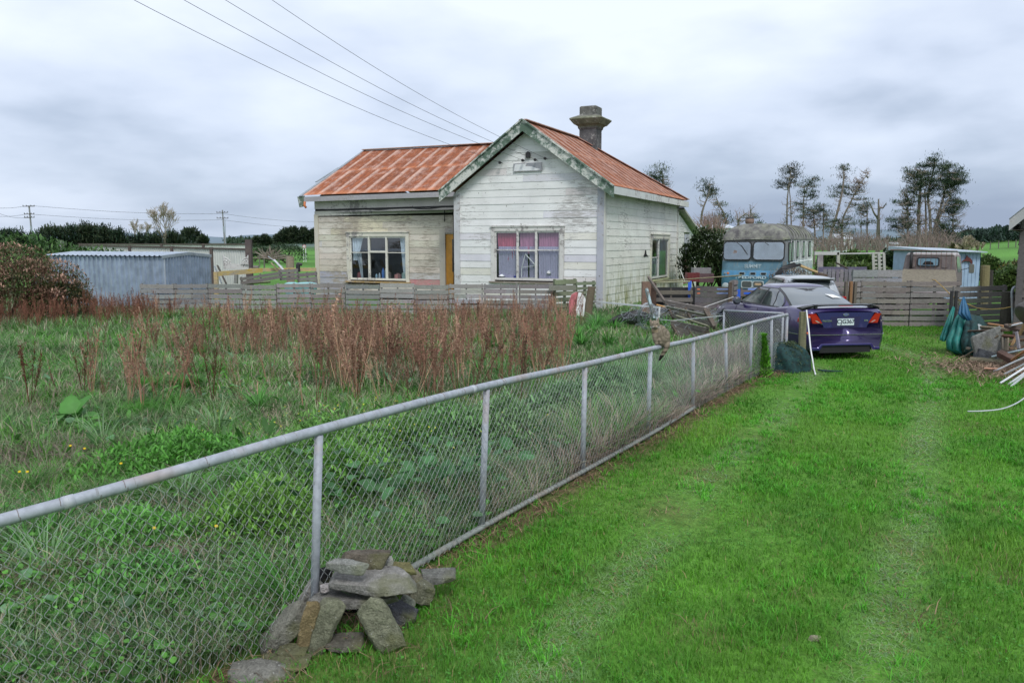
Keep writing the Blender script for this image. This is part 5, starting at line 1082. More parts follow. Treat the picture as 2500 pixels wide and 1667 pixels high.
m = MB(BM); Rr = [bring(z, i, yf) for z, i, yf, c in lay]; m.grid(Rr, wrapu=True)
cols = []
for (z, i, yf, c) in lay:
    for p in bring(z, i, yf):
        side = p[1] > .45; cols.append(((.40, .45, .39) if z > 1.5 else (.20, .28, .30)) if side else c)
m.c = cols; m.build('body', BUSM, bus, smooth=False)
m = MB(BM); Rr = [bring(2.46, -.02, .06), bring(2.54, -.02, .07)] + [bring(2.5 + .58 * math.sin(t), 1.18 * (1 - math.cos(t)) * .8, .08 + .75 * (1 - math.cos(t)), rr=.28 + .1 * t) for t in np.linspace(.12, 1.25, 7)]
m.grid(Rr, wrapu=True); m.f.append(tuple((len(Rr) - 1) * 28 + k for k in range(28))); m.build('roof', ROOFB, bus, smooth=True)
for y in np.linspace(1.4, 7.2, 9):
    m = MB(BM); pts = [(s_ * (BW + .01 - 1.18 * (1 - math.cos(t)) * .78), y, 2.52 + .58 * math.sin(t)) for s_ in (1,) for t in np.linspace(.05, 1.25, 8)]; m.tube(pts, .014, 4); m.build('roof_rib', ROOFB, bus)
RUB = MAT['black']
def rrect(w_, h, r_, n=4): return [((w_ / 2 - r_) * sx_ + r_ * math.cos(a), (h / 2 - r_) * sz_ + r_ * math.sin(a)) for sx_, sz_, a0 in ((1, 1, 0), (-1, 1, 90), (-1, -1, 180), (1, -1, 270)) for a in [R(a0 + 90 * k / n) for k in range(n + 1)]]
tilt = Vector((0, .075, 1)).normalized()
for cx_, w_, lab in ((-.59, 1.0, 0), (.55, 1.1, 1)):
    m = MB(BM); m.prism(rrect(w_ + .05, .71, .13), (cx_, .035, 2.04), (1, 0, 0), tilt, (0, -1, 0), .03); fr = m.build('windscreen_surround', RUB, bus)
    m = MB(BM); m.prism(rrect(w_ - .03, .64, .11), (cx_, .0, 2.04), (1, 0, 0), tilt, (0, -1, 0), .008); m.build('windscreen', glassmat('bus_glass_%d' % lab, .10, (.9, .93, .95)), fr)
    # cloth hung behind the glass, a cardboard box and clutter on the dash
    m = MB(BM); m.prism(rrect(w_ - .04, .62, .11), (cx_, .003, 2.04), (1, 0, 0), tilt, (0, -1, 0), .001); m.build('hung_sheet', plain('bus_sheet%d' % lab, (.66, .70, .74) if lab else (.42, .48, .54), .9, var=.25, scale=2), fr)
m = MB(BM); m.hexa([(x, -.0035, z) for z in (1.76, 1.86) for x in (-.8, -.16)][:0] or [(-.82, -.004, 1.78), (-.16, -.004, 1.78), (-.16, -.001, 1.78), (-.82, -.001, 1.78), (-.80, -.004, 1.90), (-.2, -.004, 1.90), (-.2, -.001, 1.90), (-.80, -.001, 1.90)], (.6, .6, .6)); m.build('white_box', MAT['white'], bus)
m = MB(BM); m.prism([(0, 0), (.16, .02), (.17, .13), (.06, .16)], (-.76, -.002, 1.91), (1, 0, 0), (0, 0, 1), (0, -1, 0), .003, (.55, .28, .10)); m.build('cardboard_piece', plain('cardboard', (.5, .25, .1), .8), bus)
m = MB(BM); m.prism([(0, 0), (.5, 0), (.55, .08), (.12, .08)], (.25, -.002, 1.76), (1, 0, 0), (0, 0, 1), (0, -1, 0), .003); m.build('dash_board_timber', plain('dash_timber', (.28, .2, .18), .8), bus)
m = MB(BM); m.tube([(-.75, -.03, 2.48), (-.42, -.05, 2.2), (-.25, -.05, 1.95)], .009, 4); m.tube([(-.45, -.05, 2.25), (-.2, -.05, 1.9)], .014, 4); m.build('wiper', RUB, bus); m = MB(BM); m.tube([(.25, -.03, 2.48), (.42, -.05, 2.35), (.55, -.05, 2.25)], .009, 4); m.build('wiper', RUB, bus)
m = MB(BM); m.tube([(-BW, .06, 2.435), (0, -.03 + .09, 2.47), (BW - .1, .06, 2.435)], .02, 6, (.25, .26, .27)); m.build('rain_strip', ROOFB, bus)
for x in (-.38, .02, .40):
    m = MB(BM); m.prism(rrect(.24, .12, .04), (x, -.02, 1.20), (1, 0, 0), (0, 0, 1), (0, -1, 0), .025); o = m.build('vent_rim', plain('vent_rim_paint', (.25, .35, .42), .6), bus); m = MB(BM); m.prism(rrect(.18, .08, .03), (x, -.044, 1.20), (1, 0, 0), (0, 0, 1), (0, -1, 0), .004); m.build('vent_grille', MAT['dark'], o)
for x in (-.19, .22):
    m = MB(BM); m.prism(rrect(.42, .28, .07), (x, -.01, .80), (1, 0, 0), (0, 0, 1), (0, -1, 0), .03); o = m.build('headlight_surround', plain('headlight_rim', (.42, .48, .5), .5), bus); m = MB(BM); m.prism(rrect(.35, .22, .06), (x, -.04, .80), (1, 0, 0), (0, 0, 1), (0, -1, 0), .006); m.build('grille', plain('grille_dark', (.07, .08, .08), .6), o)
tm = plain('faded_letters', (.45, .55, .60), .5)
text('lettering', 'BEDFORD', .17, BM @ Matrix.Translation((0.0, -.035, 1.055)) @ Matrix.Rotation(math.pi / 2, 4, 'X') @ Matrix.Diagonal((1.35, .8, 1, 1)), tm, bus, depth=.012, bold=.006)
text('lettering', 'SUMMIT', .19, BM @ Matrix.Translation((0.0, -.0, 1.47)) @ Matrix.Rotation(math.pi / 2 - .12, 4, 'X') @ Matrix.Diagonal((.9, 1, 1, 1)), plain('scraped_letters', (.36, .45, .50), .7, var=.5, scale=20), bus, depth=.003, bold=.004)
for x, c in ((-1.02, (.18, .24, .28)), (-.90, (.55, .16, .03))): m = MB(BM); m.lathe((x, -.0, 1.2), [(.05, -.02), (.045, .03), (.02, .04)], 12, ax=(0, -1, 0)); m.build('indicator_lamp', plain('lamp_%d' % int(abs(x) * 100), c, .3), bus)
for s_ in (-1, 1): m = MB(BM); m.lathe((s_ * .98, -.0, .72), [(.13, -.02), (.13, .03), (.10, .04), (.02, .06)], 16, ax=(0, -1, 0)); m.build('headlight', plain('lamp_glass%d' % s_, (.35, .40, .42), .2), bus, smooth=True)
m = MB(BM); m.tube([(-1.15, -.1, .55), (1.15, -.1, .55)], .06, 8); m.build('bumper', plain('rusty_bumper', (.06, .07, .08), .6), bus)
for y0, w_, z0, z1 in ((.42, .5, 1.62, 2.36), (1.12, .3, 1.62, 2.40), (2.35, .55, 1.75, 2.40), (4.0, .62, 1.75, 2.40), (5.9, .6, 1.75, 2.40)):
    m = MB(BM); m.prism([(y0, z0), (y0 + w_, z0), (y0 + w_, z1), (y0, z1)], (BW + .002, 0, 0), (0, 1, 0), (0, 0, 1), (1, 0, 0), .018); o = m.build('side_window', RUB, bus); m = MB(BM); m.prism([(y0 + .04, z0 + .05), (y0 + w_ - .04, z0 + .05), (y0 + w_ - .04, z1 - .05), (y0 + .04, z1 - .05)], (BW + .021, 0, 0), (0, 1, 0), (0, 0, 1), (1, 0, 0), .004); m.build('side_pane', plain('green_pane', (.25, .33, .30), .15), o)
m = MB(BM)
for y in np.arange(1.0, 7.4, .42): m.box((BW + .004, y, 1.5), (.012, .03, 1.9))
m.box((BW + .006, 4.1, 1.60), (.014, 6.4, .03)); m.build('side_batten', BUSM, bus)
m = MB(BM); m.tube([(BW, .15, 1.5), (BW + .12, .0, 1.62)], .012, 5); m.prism(rrect(.14, .34, .04), (BW - .05, -.02, 1.50), (1, 0, 0), (0, 0, 1), (0, -1, 0), .03); m.build('side_mirror', plain('mirror_grey', (.15, .16, .17), .5), bus)
for y in (1.3, 5.9):
    for s_ in (-1, 1): m = MB(BM); m.lathe((s_ * (BW - .25), y, .45), [(.2, 0), (.45, 0), (.45, .25), (.2, .25)], 20, ax=(s_, 0, 0)); m.build('wheel', MAT['black'], bus)
# cowl on the bus roof
p = D(1830, 550, 33.5); fl = thing('flue_cowl', p, 'brown mushroom shaped flue cowl with white base on the bus roof', 'flue'); m = MB(); m.lathe(p, [(.16, -.30), (.16, -.02), (.13, .04)], 14, col=(.6, .6, .6)); m.build('flue_base', MAT['white'], fl); m = MB(); m.lathe(p + Vector((0, 0, .02)), [(.08, 0), (.16, .06), (.18, .12), (.17, .22), (.15, .25)], 16, col=(.22, .15, .12)); m.build('cowl', plain('brown_cowl', (.2, .14, .11), .7), fl, smooth=True); m = MB(); m.lathe(p + Vector((0, 0, .26)), [(.17, 0), (.16, .04), (.10, .06)], 16); m.build('cowl_cap', MAT['black'], fl)
# ---- old flatbed truck
TY = 27.2; tl_ = D(2207, 655, TY); tr_ = D(2331, 655, TY); TW = 1.52; to = Vector((tl_.x, TY, 0)); ta = R(-34)
TM = Matrix.Translation(to) @ Matrix.Rotation(ta, 4, 'Z'); truck = thing('flatbed_truck', to, 'rusty old grey-brown flatbed truck cab seen from behind above the pallets', 'truck')
tmn = NT('rusted_truck_paint'); q1 = tmn.noise(6, 7, .7); tmn.base(tmn.mix(tmn.ramp(q1, [(.4, 0.), (.65, 1.)]), (.17, .14, .14), (.24, .20, .19))).set(.6, .1); TMAT = tmn.m
cabP = [(-.06, .9), (TW + .06, .9), (TW + .04, 1.40), (TW - .04, 1.93), (TW - .14, 2.0), (.12, 2.0), (.03, 1.93), (-.05, 1.40)]
m = MB(TM); m.prism(cabP, (0, 0, 0), (1, 0, 0), (0, 0, 1), (0, 1, 0), 1.55); m.build('cab', TMAT, truck, bevel=.03)
m = MB(TM); m.prism([(.05, 1.93), (TW - .05, 1.93), (TW - .1, 2.01), (.1, 2.01)], (0, -.03, 0), (1, 0, 0), (0, 0, 1), (0, 1, 0), 1.5); m.build('cab_roof', plain('cab_roof_paint', (.42, .38, .38), .5), truck, bevel=.02)
cxw = TW * .5; m = MB(TM); m.prism(rrect(.66, .30, .07), (cxw - .05, 0, 1.72), (1, 0, 0), (0, 0, 1), (0, -1, 0), .035); rw = m.build('rear_window', MAT['black'], truck); m = MB(TM); m.prism(rrect(.58, .23, .05), (cxw - .05, -.036, 1.72), (1, 0, 0), (0, 0, 1), (0, -1, 0), .004); m.build('pane', plain('truck_pane', (.18, .30, .38), .08), rw); m = MB(TM); m.prism([(-.17, 0), (.17, 0), (.15, .08), (.05, .12), (-.1, .11)], (cxw - .05, -.041, 1.625), (1, 0, 0), (0, 0, 1), (0, -1, 0), .003); m.build('seat_silhouette', MAT['dark'], rw)
for a, b in ((.17, .34), (TW - .42, TW - .22)): m = MB(TM); m.prism(rrect(b - a, .34, .06), ((a + b) / 2, 0, 1.70), (1, 0, 0), (0, 0, 1), (0, -1, 0), .02); m.build('pressed_panel', TMAT, truck, bevel=.015)
m = MB(TM); m.prism([(.10, 1.40), (.85, 1.38), (.98, 1.36), (.72, 1.88), (.12, 1.90)], (TW + .0, 0, 0), (0, 1, 0), (-.10, 0, 1), (1, 0, 0), .0); m = MB(TM); m.add([(TW + .050, .12, 1.40), (TW + .050, 1.2, 1.38), (TW - .02, .95, 1.88), (TW - .02, .14, 1.90)], [(0, 1, 2, 3)]); m.build('door_glass', plain('cab_side_glass', (.28, .34, .34), .1), truck)
m = MB(TM); m.tube([(TW + .05, 1.0, 1.45), (TW + .30, .95, 1.52)], .012, 5); m.build('mirror_arm', MAT['black'], truck); m = MB(TM); m.prism(rrect(.15, .30, .04), (TW + .36, .93, 1.50), (1, 0, 0), (0, 0, 1), (0, 1, 0), .05); m.build('door_mirror', plain('mirror_back', (.15, .15, .13), .4), truck, bevel=.01)
m = MB(TM); m.add([(0, -.12, 1.48), (TW, -.12, 1.48), (TW + .16, -.75, .95), (-.18, -.75, .95), (0, -.10, 1.46), (TW, -.10, 1.46), (TW + .16, -.72, .93), (-.18, -.72, .93)], [(0, 1, 2, 3), (7, 6, 5, 4), (0, 4, 5, 1), (1, 5, 6, 2), (2, 6, 7, 3), (3, 7, 4, 0)], (.20, .18, .14)); m.build('plywood_headboard', MAT['greywood'], truck)
m = MB(TM); m.box((TW / 2, -2.0, .86), (2.0, 2.7, .1)); m.box((TW / 2, -1.0, .62), (.8, 5, .16)); m.build('tray', TMAT, truck)
for y in (-2.6, .8):
    for s_ in (0, 1): m = MB(TM); m.lathe((TW * s_ + (.15 if s_ else -.15) * -1, y, .36), [(.15, 0), (.36, 0), (.36, .2), (.15, .2)], 18, ax=(1 if s_ else -1, 0, 0)); m.build('wheel', MAT['black'], truck)
m = MB(TM); m.tube([(.22, -.10, 1.5), (.22, -.10, 2.05)], .045, 8, (.05, .05, .05)); m.build('exhaust_stack', MAT['black'], truck, smooth=True)
m = MB(TM); rc = (.22, .12, .08); zt_ = 2.075
m.tube([(-.42, -.16, zt_ + .03), (TW + .03, -.16, zt_)], .016, 5, rc)
for x in np.linspace(.36, TW + .02, 9): m.tube([(x, -.16, zt_), (x, -.16, 1.48)], .007, 4, rc)
m.build('wire_rack', plain('rusty_bar', (.14, .075, .05), .8), truck)
# ================================================================== CAT
p0 = top[6]; p1 = top[7]; ct = p0.lerp(p1, .18); ct = D(1613, 845, ct.y); RT = .030
cA = []  # (centre, radius) blobs joined into one skin by a voxel remesh
def blob(o_, c, r_, sc_=(1, 1, 1)):
    V = _iv[:]; V = V * np.array(r_ if hasattr(r_, '__len__') else (r_,) * 3) + np.array(c); return V
def catpt(u, v, dy=0): return D(u, v, ct.y + dy)
m = MB()
_ic3 = bmesh.new(); bmesh.ops.create_icosphere(_ic3, subdivisions=3, radius=1); _v3 = [v.co.copy() for v in _ic3.verts]; _f3 = [tuple(v.index for v in f.verts) for f in _ic3.faces]
def bl2(c, r_): m.add([Vector((v.x * r_[0], v.y * r_[1], v.z * r_[2])) + c for v in _v3], _f3)
k_ = ct.y / 2000
bl2(catpt(1615, 823, .02), (22 * k_, .085, 25 * k_)); bl2(catpt(1618, 833, .03), (19 * k_, .08, 15 * k_)); bl2(catpt(1610, 812, .0), (19 * k_, .075, 20 * k_)); bl2(catpt(1604, 806, -.01), (14 * k_, .06, 14 * k_))
bl2(catpt(1598.5, 792, -.045), (12.2 * k_, .052, 10.2 * k_)); bl2(catpt(1600, 797.5, -.075), (6.5 * k_, .030, 4.6 * k_))
m.tube([catpt(1597, 815, -.05), catpt(1599, 828, -.065), catpt(1603, 838, -.05)], [.030, .025, .021], 10); bl2(catpt(1603, 838.5, -.06), (.022, .034, .014)); m.tube([catpt(1606, 818, -.03), catpt(1609, 830, -.05), catpt(1612, 838, -.03)], [.028, .025, .020], 10); bl2(catpt(1612, 838, -.045), (.020, .03, .013))
m.tube([catpt(1627, 832, .02), catpt(1629, 842, -.02), catpt(1626, 852, -.045), catpt(1620, 862, -.045), catpt(1614, 871, -.04), catpt(1610, 877, -.035)], [.040, .036, .029, .025, .022, .017], 10); bl2(catpt(1610, 877, -.035), (.017, .017, .018))
for s_, (u, v) in ((-1, (1588, 778)), (1, (1606.5, 776))):
    a = catpt(u + s_ * -1.0, v + 9, -.045); tip = catpt(u - .0 if s_ < 0 else u + 1, v - 1, -.045); m.tube([a, a.lerp(tip, .5), tip], [.021, .014, .003], 8)
cat = m.build('tabby_cat', MAT['leaf'], color=False, origin=ct)
md = cat.modifiers.new('r', 'REMESH'); md.mode = 'VOXEL'; md.voxel_size = .0045; md.use_smooth_shade = True; s2_ = cat.modifiers.new('s', 'SMOOTH'); s2_.factor = .6; s2_.iterations = 7
bake(cat)
nv_ = len(cat.data.vertices); a = np.empty(nv_ * 3); cat.data.vertices.foreach_get('co', a); a = a.reshape(-1, 3) + np.array(OFF[cat])
# stripes by body position: concentric round flank, rings on tail, bars on face
U_ = 1250 + 2000 * a[:, 0] / (a[:, 1] * _cp + .0001 - (a[:, 2] - CAMH) * _sp); V_ = 833.5 - 2000 * (a[:, 1] * _sp + (a[:, 2] - CAMH) * _cp) / (a[:, 1] * _cp - (a[:, 2] - CAMH) * _sp)
base = np.tile([.23, .19, .145], (nv_, 1)); wob = fbm(a[:, 0] * 30, a[:, 2] * 30 + a[:, 1] * 20, 3)
d_fl = np.hypot(a[:, 0] - catpt(1630, 812).x, a[:, 2] - catpt(1630, 812).z); st1 = np.sin(d_fl / .0065 + wob * 7) > .25
chest = (U_ < 1612) & (V_ > 803) & (V_ < 835); face = (V_ < 803) & (U_ < 1613); tail = (V_ > 846)
stf = (np.sin((a[:, 0] - catpt(1598, 790).x) / .0042 + wob * 2) > .35) & (V_ < 790); cheek = (np.abs(np.sin(V_ * .9 + np.abs(U_ - 1598.5) * .25)) > .86) & (V_ >= 792)
tailp = np.sin((V_ - 846) / 1.75) > .1
dark_ = np.where(tail, tailp, np.where(face, stf | cheek, np.where(chest, (np.sin(V_ / 1.7 + (U_ - 1600) ** 2 * .012) > .72), st1)))
c = base * (1 - (.30 + .35 * tail)[:, None] * dark_[:, None]); c = np.where((tail & (V_ > 867))[:, None], [.02, .017, .016], c); c = np.where((face & (V_ > 794) & (V_ < 801) & (np.abs(U_ - 1600) < 5))[:, None], [.33, .27, .21], c); c = np.where((chest & (U_ < 1606) & (V_ > 804) & (V_ < 812))[:, None], c * [1.3, 1.2, 1.05], c)
c *= (.8 + .4 * wob)[:, None]; setcol(cat.data, c); cf = NT('tabby_fur'); cf.base(cf.attr()).set(.9, spec=.1).bump(cf.noise(160, 3), .6, .004); cat.data.materials.clear(); cat.data.materials.append(cf.m); tag(cat, 'plump brown tabby cat sitting on the netting fence rail with its tail hanging down', 'cat')
m = MB()
for u in (1593.2, 1604.4): pp = catpt(u, 790.5, -.094); m.tube([pp + Vector((-.011, .003, .002)), pp + Vector((0, -.002, -.001)), pp + Vector((.011, .003, .003))], .0022, 5, (.02, .015, .01))
m.build('closed_eye', MAT['dark'], cat); m = MB(); pp = catpt(1599.6, 795.4, -.108); m.lathe(pp, [(.001, -.004), (.006, 0), (.001, .005)], 6, col=(.18, .07, .06)); m.build('nose', plain('nose_pink', (.2, .08, .07), .6), cat)
m = MB(); m.tube([catpt(1599.6, 796.6, -.109), catpt(1599.6, 798.4, -.107), catpt(1597.5, 799.6, -.103)], .0014, 4); m.tube([catpt(1599.6, 798.4, -.107), catpt(1601.8, 799.4, -.103)], .0014, 4); m.build('mouth', MAT['dark'], cat)
m = MB()
for s_ in (-1, 1):
    for j in range(4): pp = catpt(1599.6 + s_ * 4, 797.2 + j * .5, -.098); m.tube([pp, pp + Vector((s_ * .045, -.01, .006 - j * .006))], .0006, 3)
m.build('whiskers', MAT['white'], cat)
# ================================================================== PALLET FENCES
GW1 = (.25, .245, .24); GW2 = (.17, .175, .155)
def pallet(M, Ln, Hh, rows=6, th=.022, col=GW1, back=True, bearers=3, gaps=None, seed=0):
    # M: origin at lower left front, x along, y into depth, z up
    r_ = random.Random(seed); m = MB(M); sh = Hh / rows
    for i in range(rows):
        bw_ = sh * (r_.uniform(.70, .86) if gaps is None else gaps); z = sh * i + bw_ / 2 + r_.uniform(0, .012); k = r_.random() < .3
        segs = [(0.0, Ln)] if not k else [(0, Ln * r_.choice((.35, .5, .66)))]
        if k: segs.append((segs[0][1] + .004, Ln))
        for a, b in segs:
            c = jit(col, .16); m.box(((a + b) / 2, -th / 2 - r_.uniform(0, .004), z), (b - a, th, bw_), (r_.uniform(-.02, .02), r_.uniform(-.008, .008), 0), c)
    for j in range(bearers):
        x = .04 + (Ln - .08) * j / (bearers - 1); m.box((x, .05, Hh / 2), (.045, .1, Hh * .98), None, jit(tuple(v * .8 for v in col), .1))
    if back:
        for i in range(rows):
            if r_.random() < .7: m.box((Ln / 2, .112, sh * i + sh * .45), (Ln, .02, sh * .55), None, jit(col, .16))
    return m
def pallet_run(name, a, b, hs, n, label, rows=6, col=GW1, back=True, jitter=.03, gaps=None, zbase=None, mat='greywood'):
    a = Vector(a); b = Vector(b); e = thing(name, a, label, 'fence'); d = (b - a); L_ = d.length; ang = math.atan2(d.y, d.x); st = L_ / n
    for i in range(n):
        h = hs[i % len(hs)] if hasattr(hs, '__len__') else hs; o = a + d.normalized() * st * i; zz = random.uniform(-.02, .02) * (jitter > 0)
        M = Matrix.Translation((o.x, o.y + random.uniform(-jitter, jitter), zz)) @ Matrix.Rotation(ang + random.uniform(-.01, .01), 4, 'Z') @ Matrix.Rotation(random.uniform(-.012, .012) * (jitter > 0), 4, 'Y') @ Matrix.Rotation(random.uniform(-.03, .02), 4, 'X')
        pallet(M, st - .015, h, rows, col=jit(col, .12), back=back, seed=i + int(L_ * 100), gaps=gaps).build('pallet', MAT[mat], e)
    return e
fa = Vector((-12.35, 27.2, 0)); fb = Vector((1.35, 27.0, 0))
pallet_run('pallet_fence', fa, fb, (1.02, 1.0, 1.03, .99, 1.0), 12, 'long low grey fence of upended pallets in front of the cottage windows', 6, (.27, .265, .26))
q0_ = Vector((1.40, 27.0, 0)); q1_ = Vector((2.0, 27.9, 0)); q2_ = hp(-.05, -.1, 0)
e = thing('pallet_gate', q0_, 'green-grey pallet corner turned back to the cottage at the end of the long pallet fence', 'gate')
M = Matrix.Translation(q0_) @ Matrix.Rotation(math.atan2(.55, .75), 4, 'Z'); pallet(M, .95, 1.16, 6, col=(.22, .24, .16), seed=5).build('pallet', MAT['greywood2'], e)
d = hp(-.02, -.4, 0) - Vector((2.25, 27.55, 0)); M = Matrix.Translation((2.15, 27.5, 0)) @ Matrix.Rotation(math.atan2(d.y, d.x), 4, 'Z'); pallet(M, .95, 1.06, 7, col=(.20, .235, .16), seed=6, gaps=.62).build('pallet', MAT['greywood2'], e)
m = MB(); p = D(1373, 704, 26.9); m.box((p.x, 26.85, p.z + .02), (.9, .05, .17), (0, 0, .1), (.22, .22, .19)); m.build('top_board', MAT['greywood2'], e)
# round wooden post with the red and white board behind weeds
p = G(1435, 782); m = MB(); m.tube([p, p + Vector((.03, 0, .5)), D(1445, 700, p.y)], [.13, .12, .115], 10, (.15, .12, .085)); o = m.build('wooden_post', MAT['greywood2'], origin=p); tag(o, 'thick leaning brown post in front of the cottage corner', 'post')
p = D(1410, 740, 26.0); b_ = thing('painted_board', (p.x, 26.0, 0), 'curved red and white painted board leaning at the end of the low pallet fence', 'board')
arc = [(-.28, -.45), (-.28, .05), (-.2, .28), (-.05, .36), (.12, .33), (.25, .15), (.30, -.1), (.30, -.45)]
m = MB(); m.prism(arc, (p.x, 26.0, p.z), (1, .15, 0), (0, .1, 1), (0, -1, 0), .04); m.build('panel', MAT['white'], b_); m = MB(); m.prism([(-.28, -.45), (-.28, .05), (-.2, .28), (-.05, .36), (.02, .34), (-.02, .1), (-.08, -.45)], (p.x, 25.955, p.z), (1, .15, 0), (0, .1, 1), (0, -1, 0), .006); m.build('red_area', plain('faded_red', (.40, .12, .13), .6, var=.4), b_)
# teal tubs peeping behind the fence
for u, v_, w_, lab in ((748, 700, .5, 'pale teal plastic tub behind the low pallet fence near the cottage corner'), (713, 706, .35, 'teal plastic sheet behind the left part of the low pallet fence')):
    p = D(u, v_, 28.2); m = MB(); m.lathe((p.x, 28.2, .55), [(w_ * .6, 0), (w_ * .8, .35), (w_ * .72, .40), (w_ * .4, .44)], 16, col=(.2, .45, .45)); tag(m.build('plastic_tub', plain('teal_plastic_%d' % u, (.22, .48, .48), .4), smooth=False), lab, 'tub')

# ================================================================== GALVANISED SHED
A_ = Vector((-11.62, 27.5, 0)); B_ = Vector((-10.80, 29.5, 0)); dAB = (B_ - A_).normalized(); dAD = Vector((-dAB.y, dAB.x, 0)); LS = 5.35; D_ = A_ + dAD * LS; Wd = (B_ - A_).length
shed = thing('metal_shed', A_, 'low ribbed galvanised steel shed left of the cottage', 'shed'); SH = 1.87
def ribwall(A, B, h0, h1f, pitch=.20, mat=None, name='wall', par=None, hgt=.045, sub_=5, col=(.30, .35, .42)):
    A = Vector(A); B = Vector(B); L_ = (B - A).length; u = (B - A).normalized(); nn = Vector((u.y, -u.x, 0)); P0 = []; P1 = []; x = 0; C0 = []
    prof = [(0, 0), (.62, 0), (.70, 1), (.88, 1), (.96, 0)]
    while x < L_:
        for f, h in prof:
            xx = x + f * pitch
            if xx > L_: break
            P0.append(A + u * xx + nn * h * hgt + ZZ * h0); P1.append(A + u * xx + nn * h * hgt + ZZ * h1f(xx / L_))
        x += pitch
    P0.append(B + ZZ * h0); P1.append(B + ZZ * h1f(1)); m = MB(); m.grid([P0, P1], col); return m.build(name, mat, par)
sgm = NT('blue_grey_zinc'); q1 = sgm.noise(3, 6, .6); q2 = sgm.noise(14, 4, off=4, stretch=(1, 1, .2)); c = sgm.mix(1., sgm.attr(), sgm.ramp(q1, [(.3, .75), (.7, 1.2)]), 'MULTIPLY'); c = sgm.mix(sgm.ramp(q2, [(.58, 0.), (.75, .5)]), c, (.50, .53, .55)); sgm.base(c).set(.38, .45, .5); ZINC = sgm.m
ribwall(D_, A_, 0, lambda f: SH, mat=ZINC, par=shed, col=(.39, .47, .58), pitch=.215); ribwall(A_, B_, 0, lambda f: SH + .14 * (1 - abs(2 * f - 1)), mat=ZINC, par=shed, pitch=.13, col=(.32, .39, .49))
m = MB(); D2 = B_ + dAD * LS; m.add([B_, D2, D2 + ZZ * SH, B_ + ZZ * SH, D_, D_ + ZZ * SH], [(0, 1, 2, 3), (1, 4, 5, 2)], (.3, .34, .4)); m.build('back_wall', ZINC, shed)
mid = (A_ + B_) / 2; rz = SH + .13
def ribroof(e0, e1, r0, r1, pitch=.22):
    e0, e1, r0, r1 = map(Vector, (e0, e1, r0, r1)); n = int((e1 - e0).length / pitch); P0 = []; P1 = []; nn = (e1 - e0).cross(r0 - e0).normalized(); nn = nn if nn.z > 0 else -nn
    for i in range(n):
        for f, h in ((0, 0), (.25, .2), (.4, 1), (.6, 1), (.75, .2)): t = (i + f) / n; P0.append(e0.lerp(e1, t) + nn * h * .035); P1.append(r0.lerp(r1, t) + nn * h * .035)
    m = MB(); m.grid([P0, P1], (.40, .46, .54)); return m
ov = dAB * -.12; ribroof(D_ + ov + ZZ * (SH + .02) + dAD * .15, A_ + ov + ZZ * (SH + .02) - dAD * .04, mid + dAD * (LS + .15) + ZZ * rz, mid - dAD * .04 + ZZ * rz).build('roof', ZINC, shed)
ribroof(D2 - ov + ZZ * (SH + .02), B_ - ov + ZZ * (SH + .02), mid + dAD * LS + ZZ * rz, mid + ZZ * rz).build('roof', ZINC, shed)
m = MB(); m.beam(A_ + ZZ * (SH + .0) - dAD * .03 + ov, mid + ZZ * (rz - .03) - dAD * .03, .03, .10, col=(.36, .42, .48)); m.beam(mid + ZZ * (rz - .03) - dAD * .03, B_ + ZZ * SH - dAD * .03, .03, .10, col=(.36, .42, .48)); m.box(A_ + ZZ * SH / 2, (.05, .05, SH), None, (.45, .5, .55)); m.build('barge_flashing', ZINC, shed)
# ================================================================== CREAM PANEL FENCES
def panel_fence(name, pts, label, par_h=.55):
    e = thing(name, (pts[0][0].x, pts[0][0].y, 0), label, 'fence')
    for i in range(len(pts) - 1):
        (a, za), (b, zb), = pts[i], pts[i + 1]; a = Vector((a.x, a.y, 0)); b = Vector((b.x, b.y, 0)); ribwall(a, b, .35, lambda f: za * (1 - f) + zb * f - .08, mat=CREAM, par=e, col=(.50, .51, .48), pitch=.17, hgt=.03, name='cladding')
        m = MB(); m.beam(a + ZZ * (za - .05) - Vector((0, .05, 0)), b + ZZ * (zb - .05) - Vector((0, .05, 0)), .06, .07, col=(.10, .08, .075)); m.build('top_rail', MAT['greywood'], e)
        m = MB(); m.box(a + ZZ * (za / 2) + Vector((0, -.07, 0)), (.12, .12, za), None, (.10, .08, .075)); m.build('post', MAT['greywood'], e)
    return e
CREAM = plain('cream_cladding', (.60, .61, .58), .5, .1, var=.1, scale=2)
def zt(u, v, y): p = D(u, v, y); return (p, p.z)
pf = panel_fence('panel_fence', [zt(196, 597, 42), zt(318, 599, 39.5), zt(421, 601, 37.5), zt(517, 603.5, 35.5), zt(603, 605.5, 34)], 'nearer cream ribbed fence with brown rail behind the galvanised shed')
m = MB(); p = D(603, 585, 34); m.box((p.x + .06, 34, p.z / 2), (.24, .2, p.z), None, (.10, .08, .08)); m.build('end_post', MAT['greywood'], pf)
pf2 = panel_fence('panel_fence', [zt(196, 594, 52), zt(395, 594.5, 50), zt(497, 594.5, 48.5), zt(600, 594.5, 47)], 'farther cream ribbed fence seen just above the nearer one')
p = D(150, 590, 40); q = D(158, 597, 40); m = MB(); m.box((p.x, 40, 1.2), (.13, .13, 2.5), None, (.25, .25, .24)); m.beam(D(141, 617, 40), D(157, 598, 40), .08, .08, col=(.12, .11, .1)); tag(m.build('strut_post', MAT['greywood'], origin=(p.x, 40, 0)), 'short grey post with diagonal strut left of the cream fences', 'post')
pf3 = panel_fence('panel_fence', [zt(78, 617, 36), zt(142, 618, 36)], 'low pale fence strip between the brown shrub and the galvanised shed')
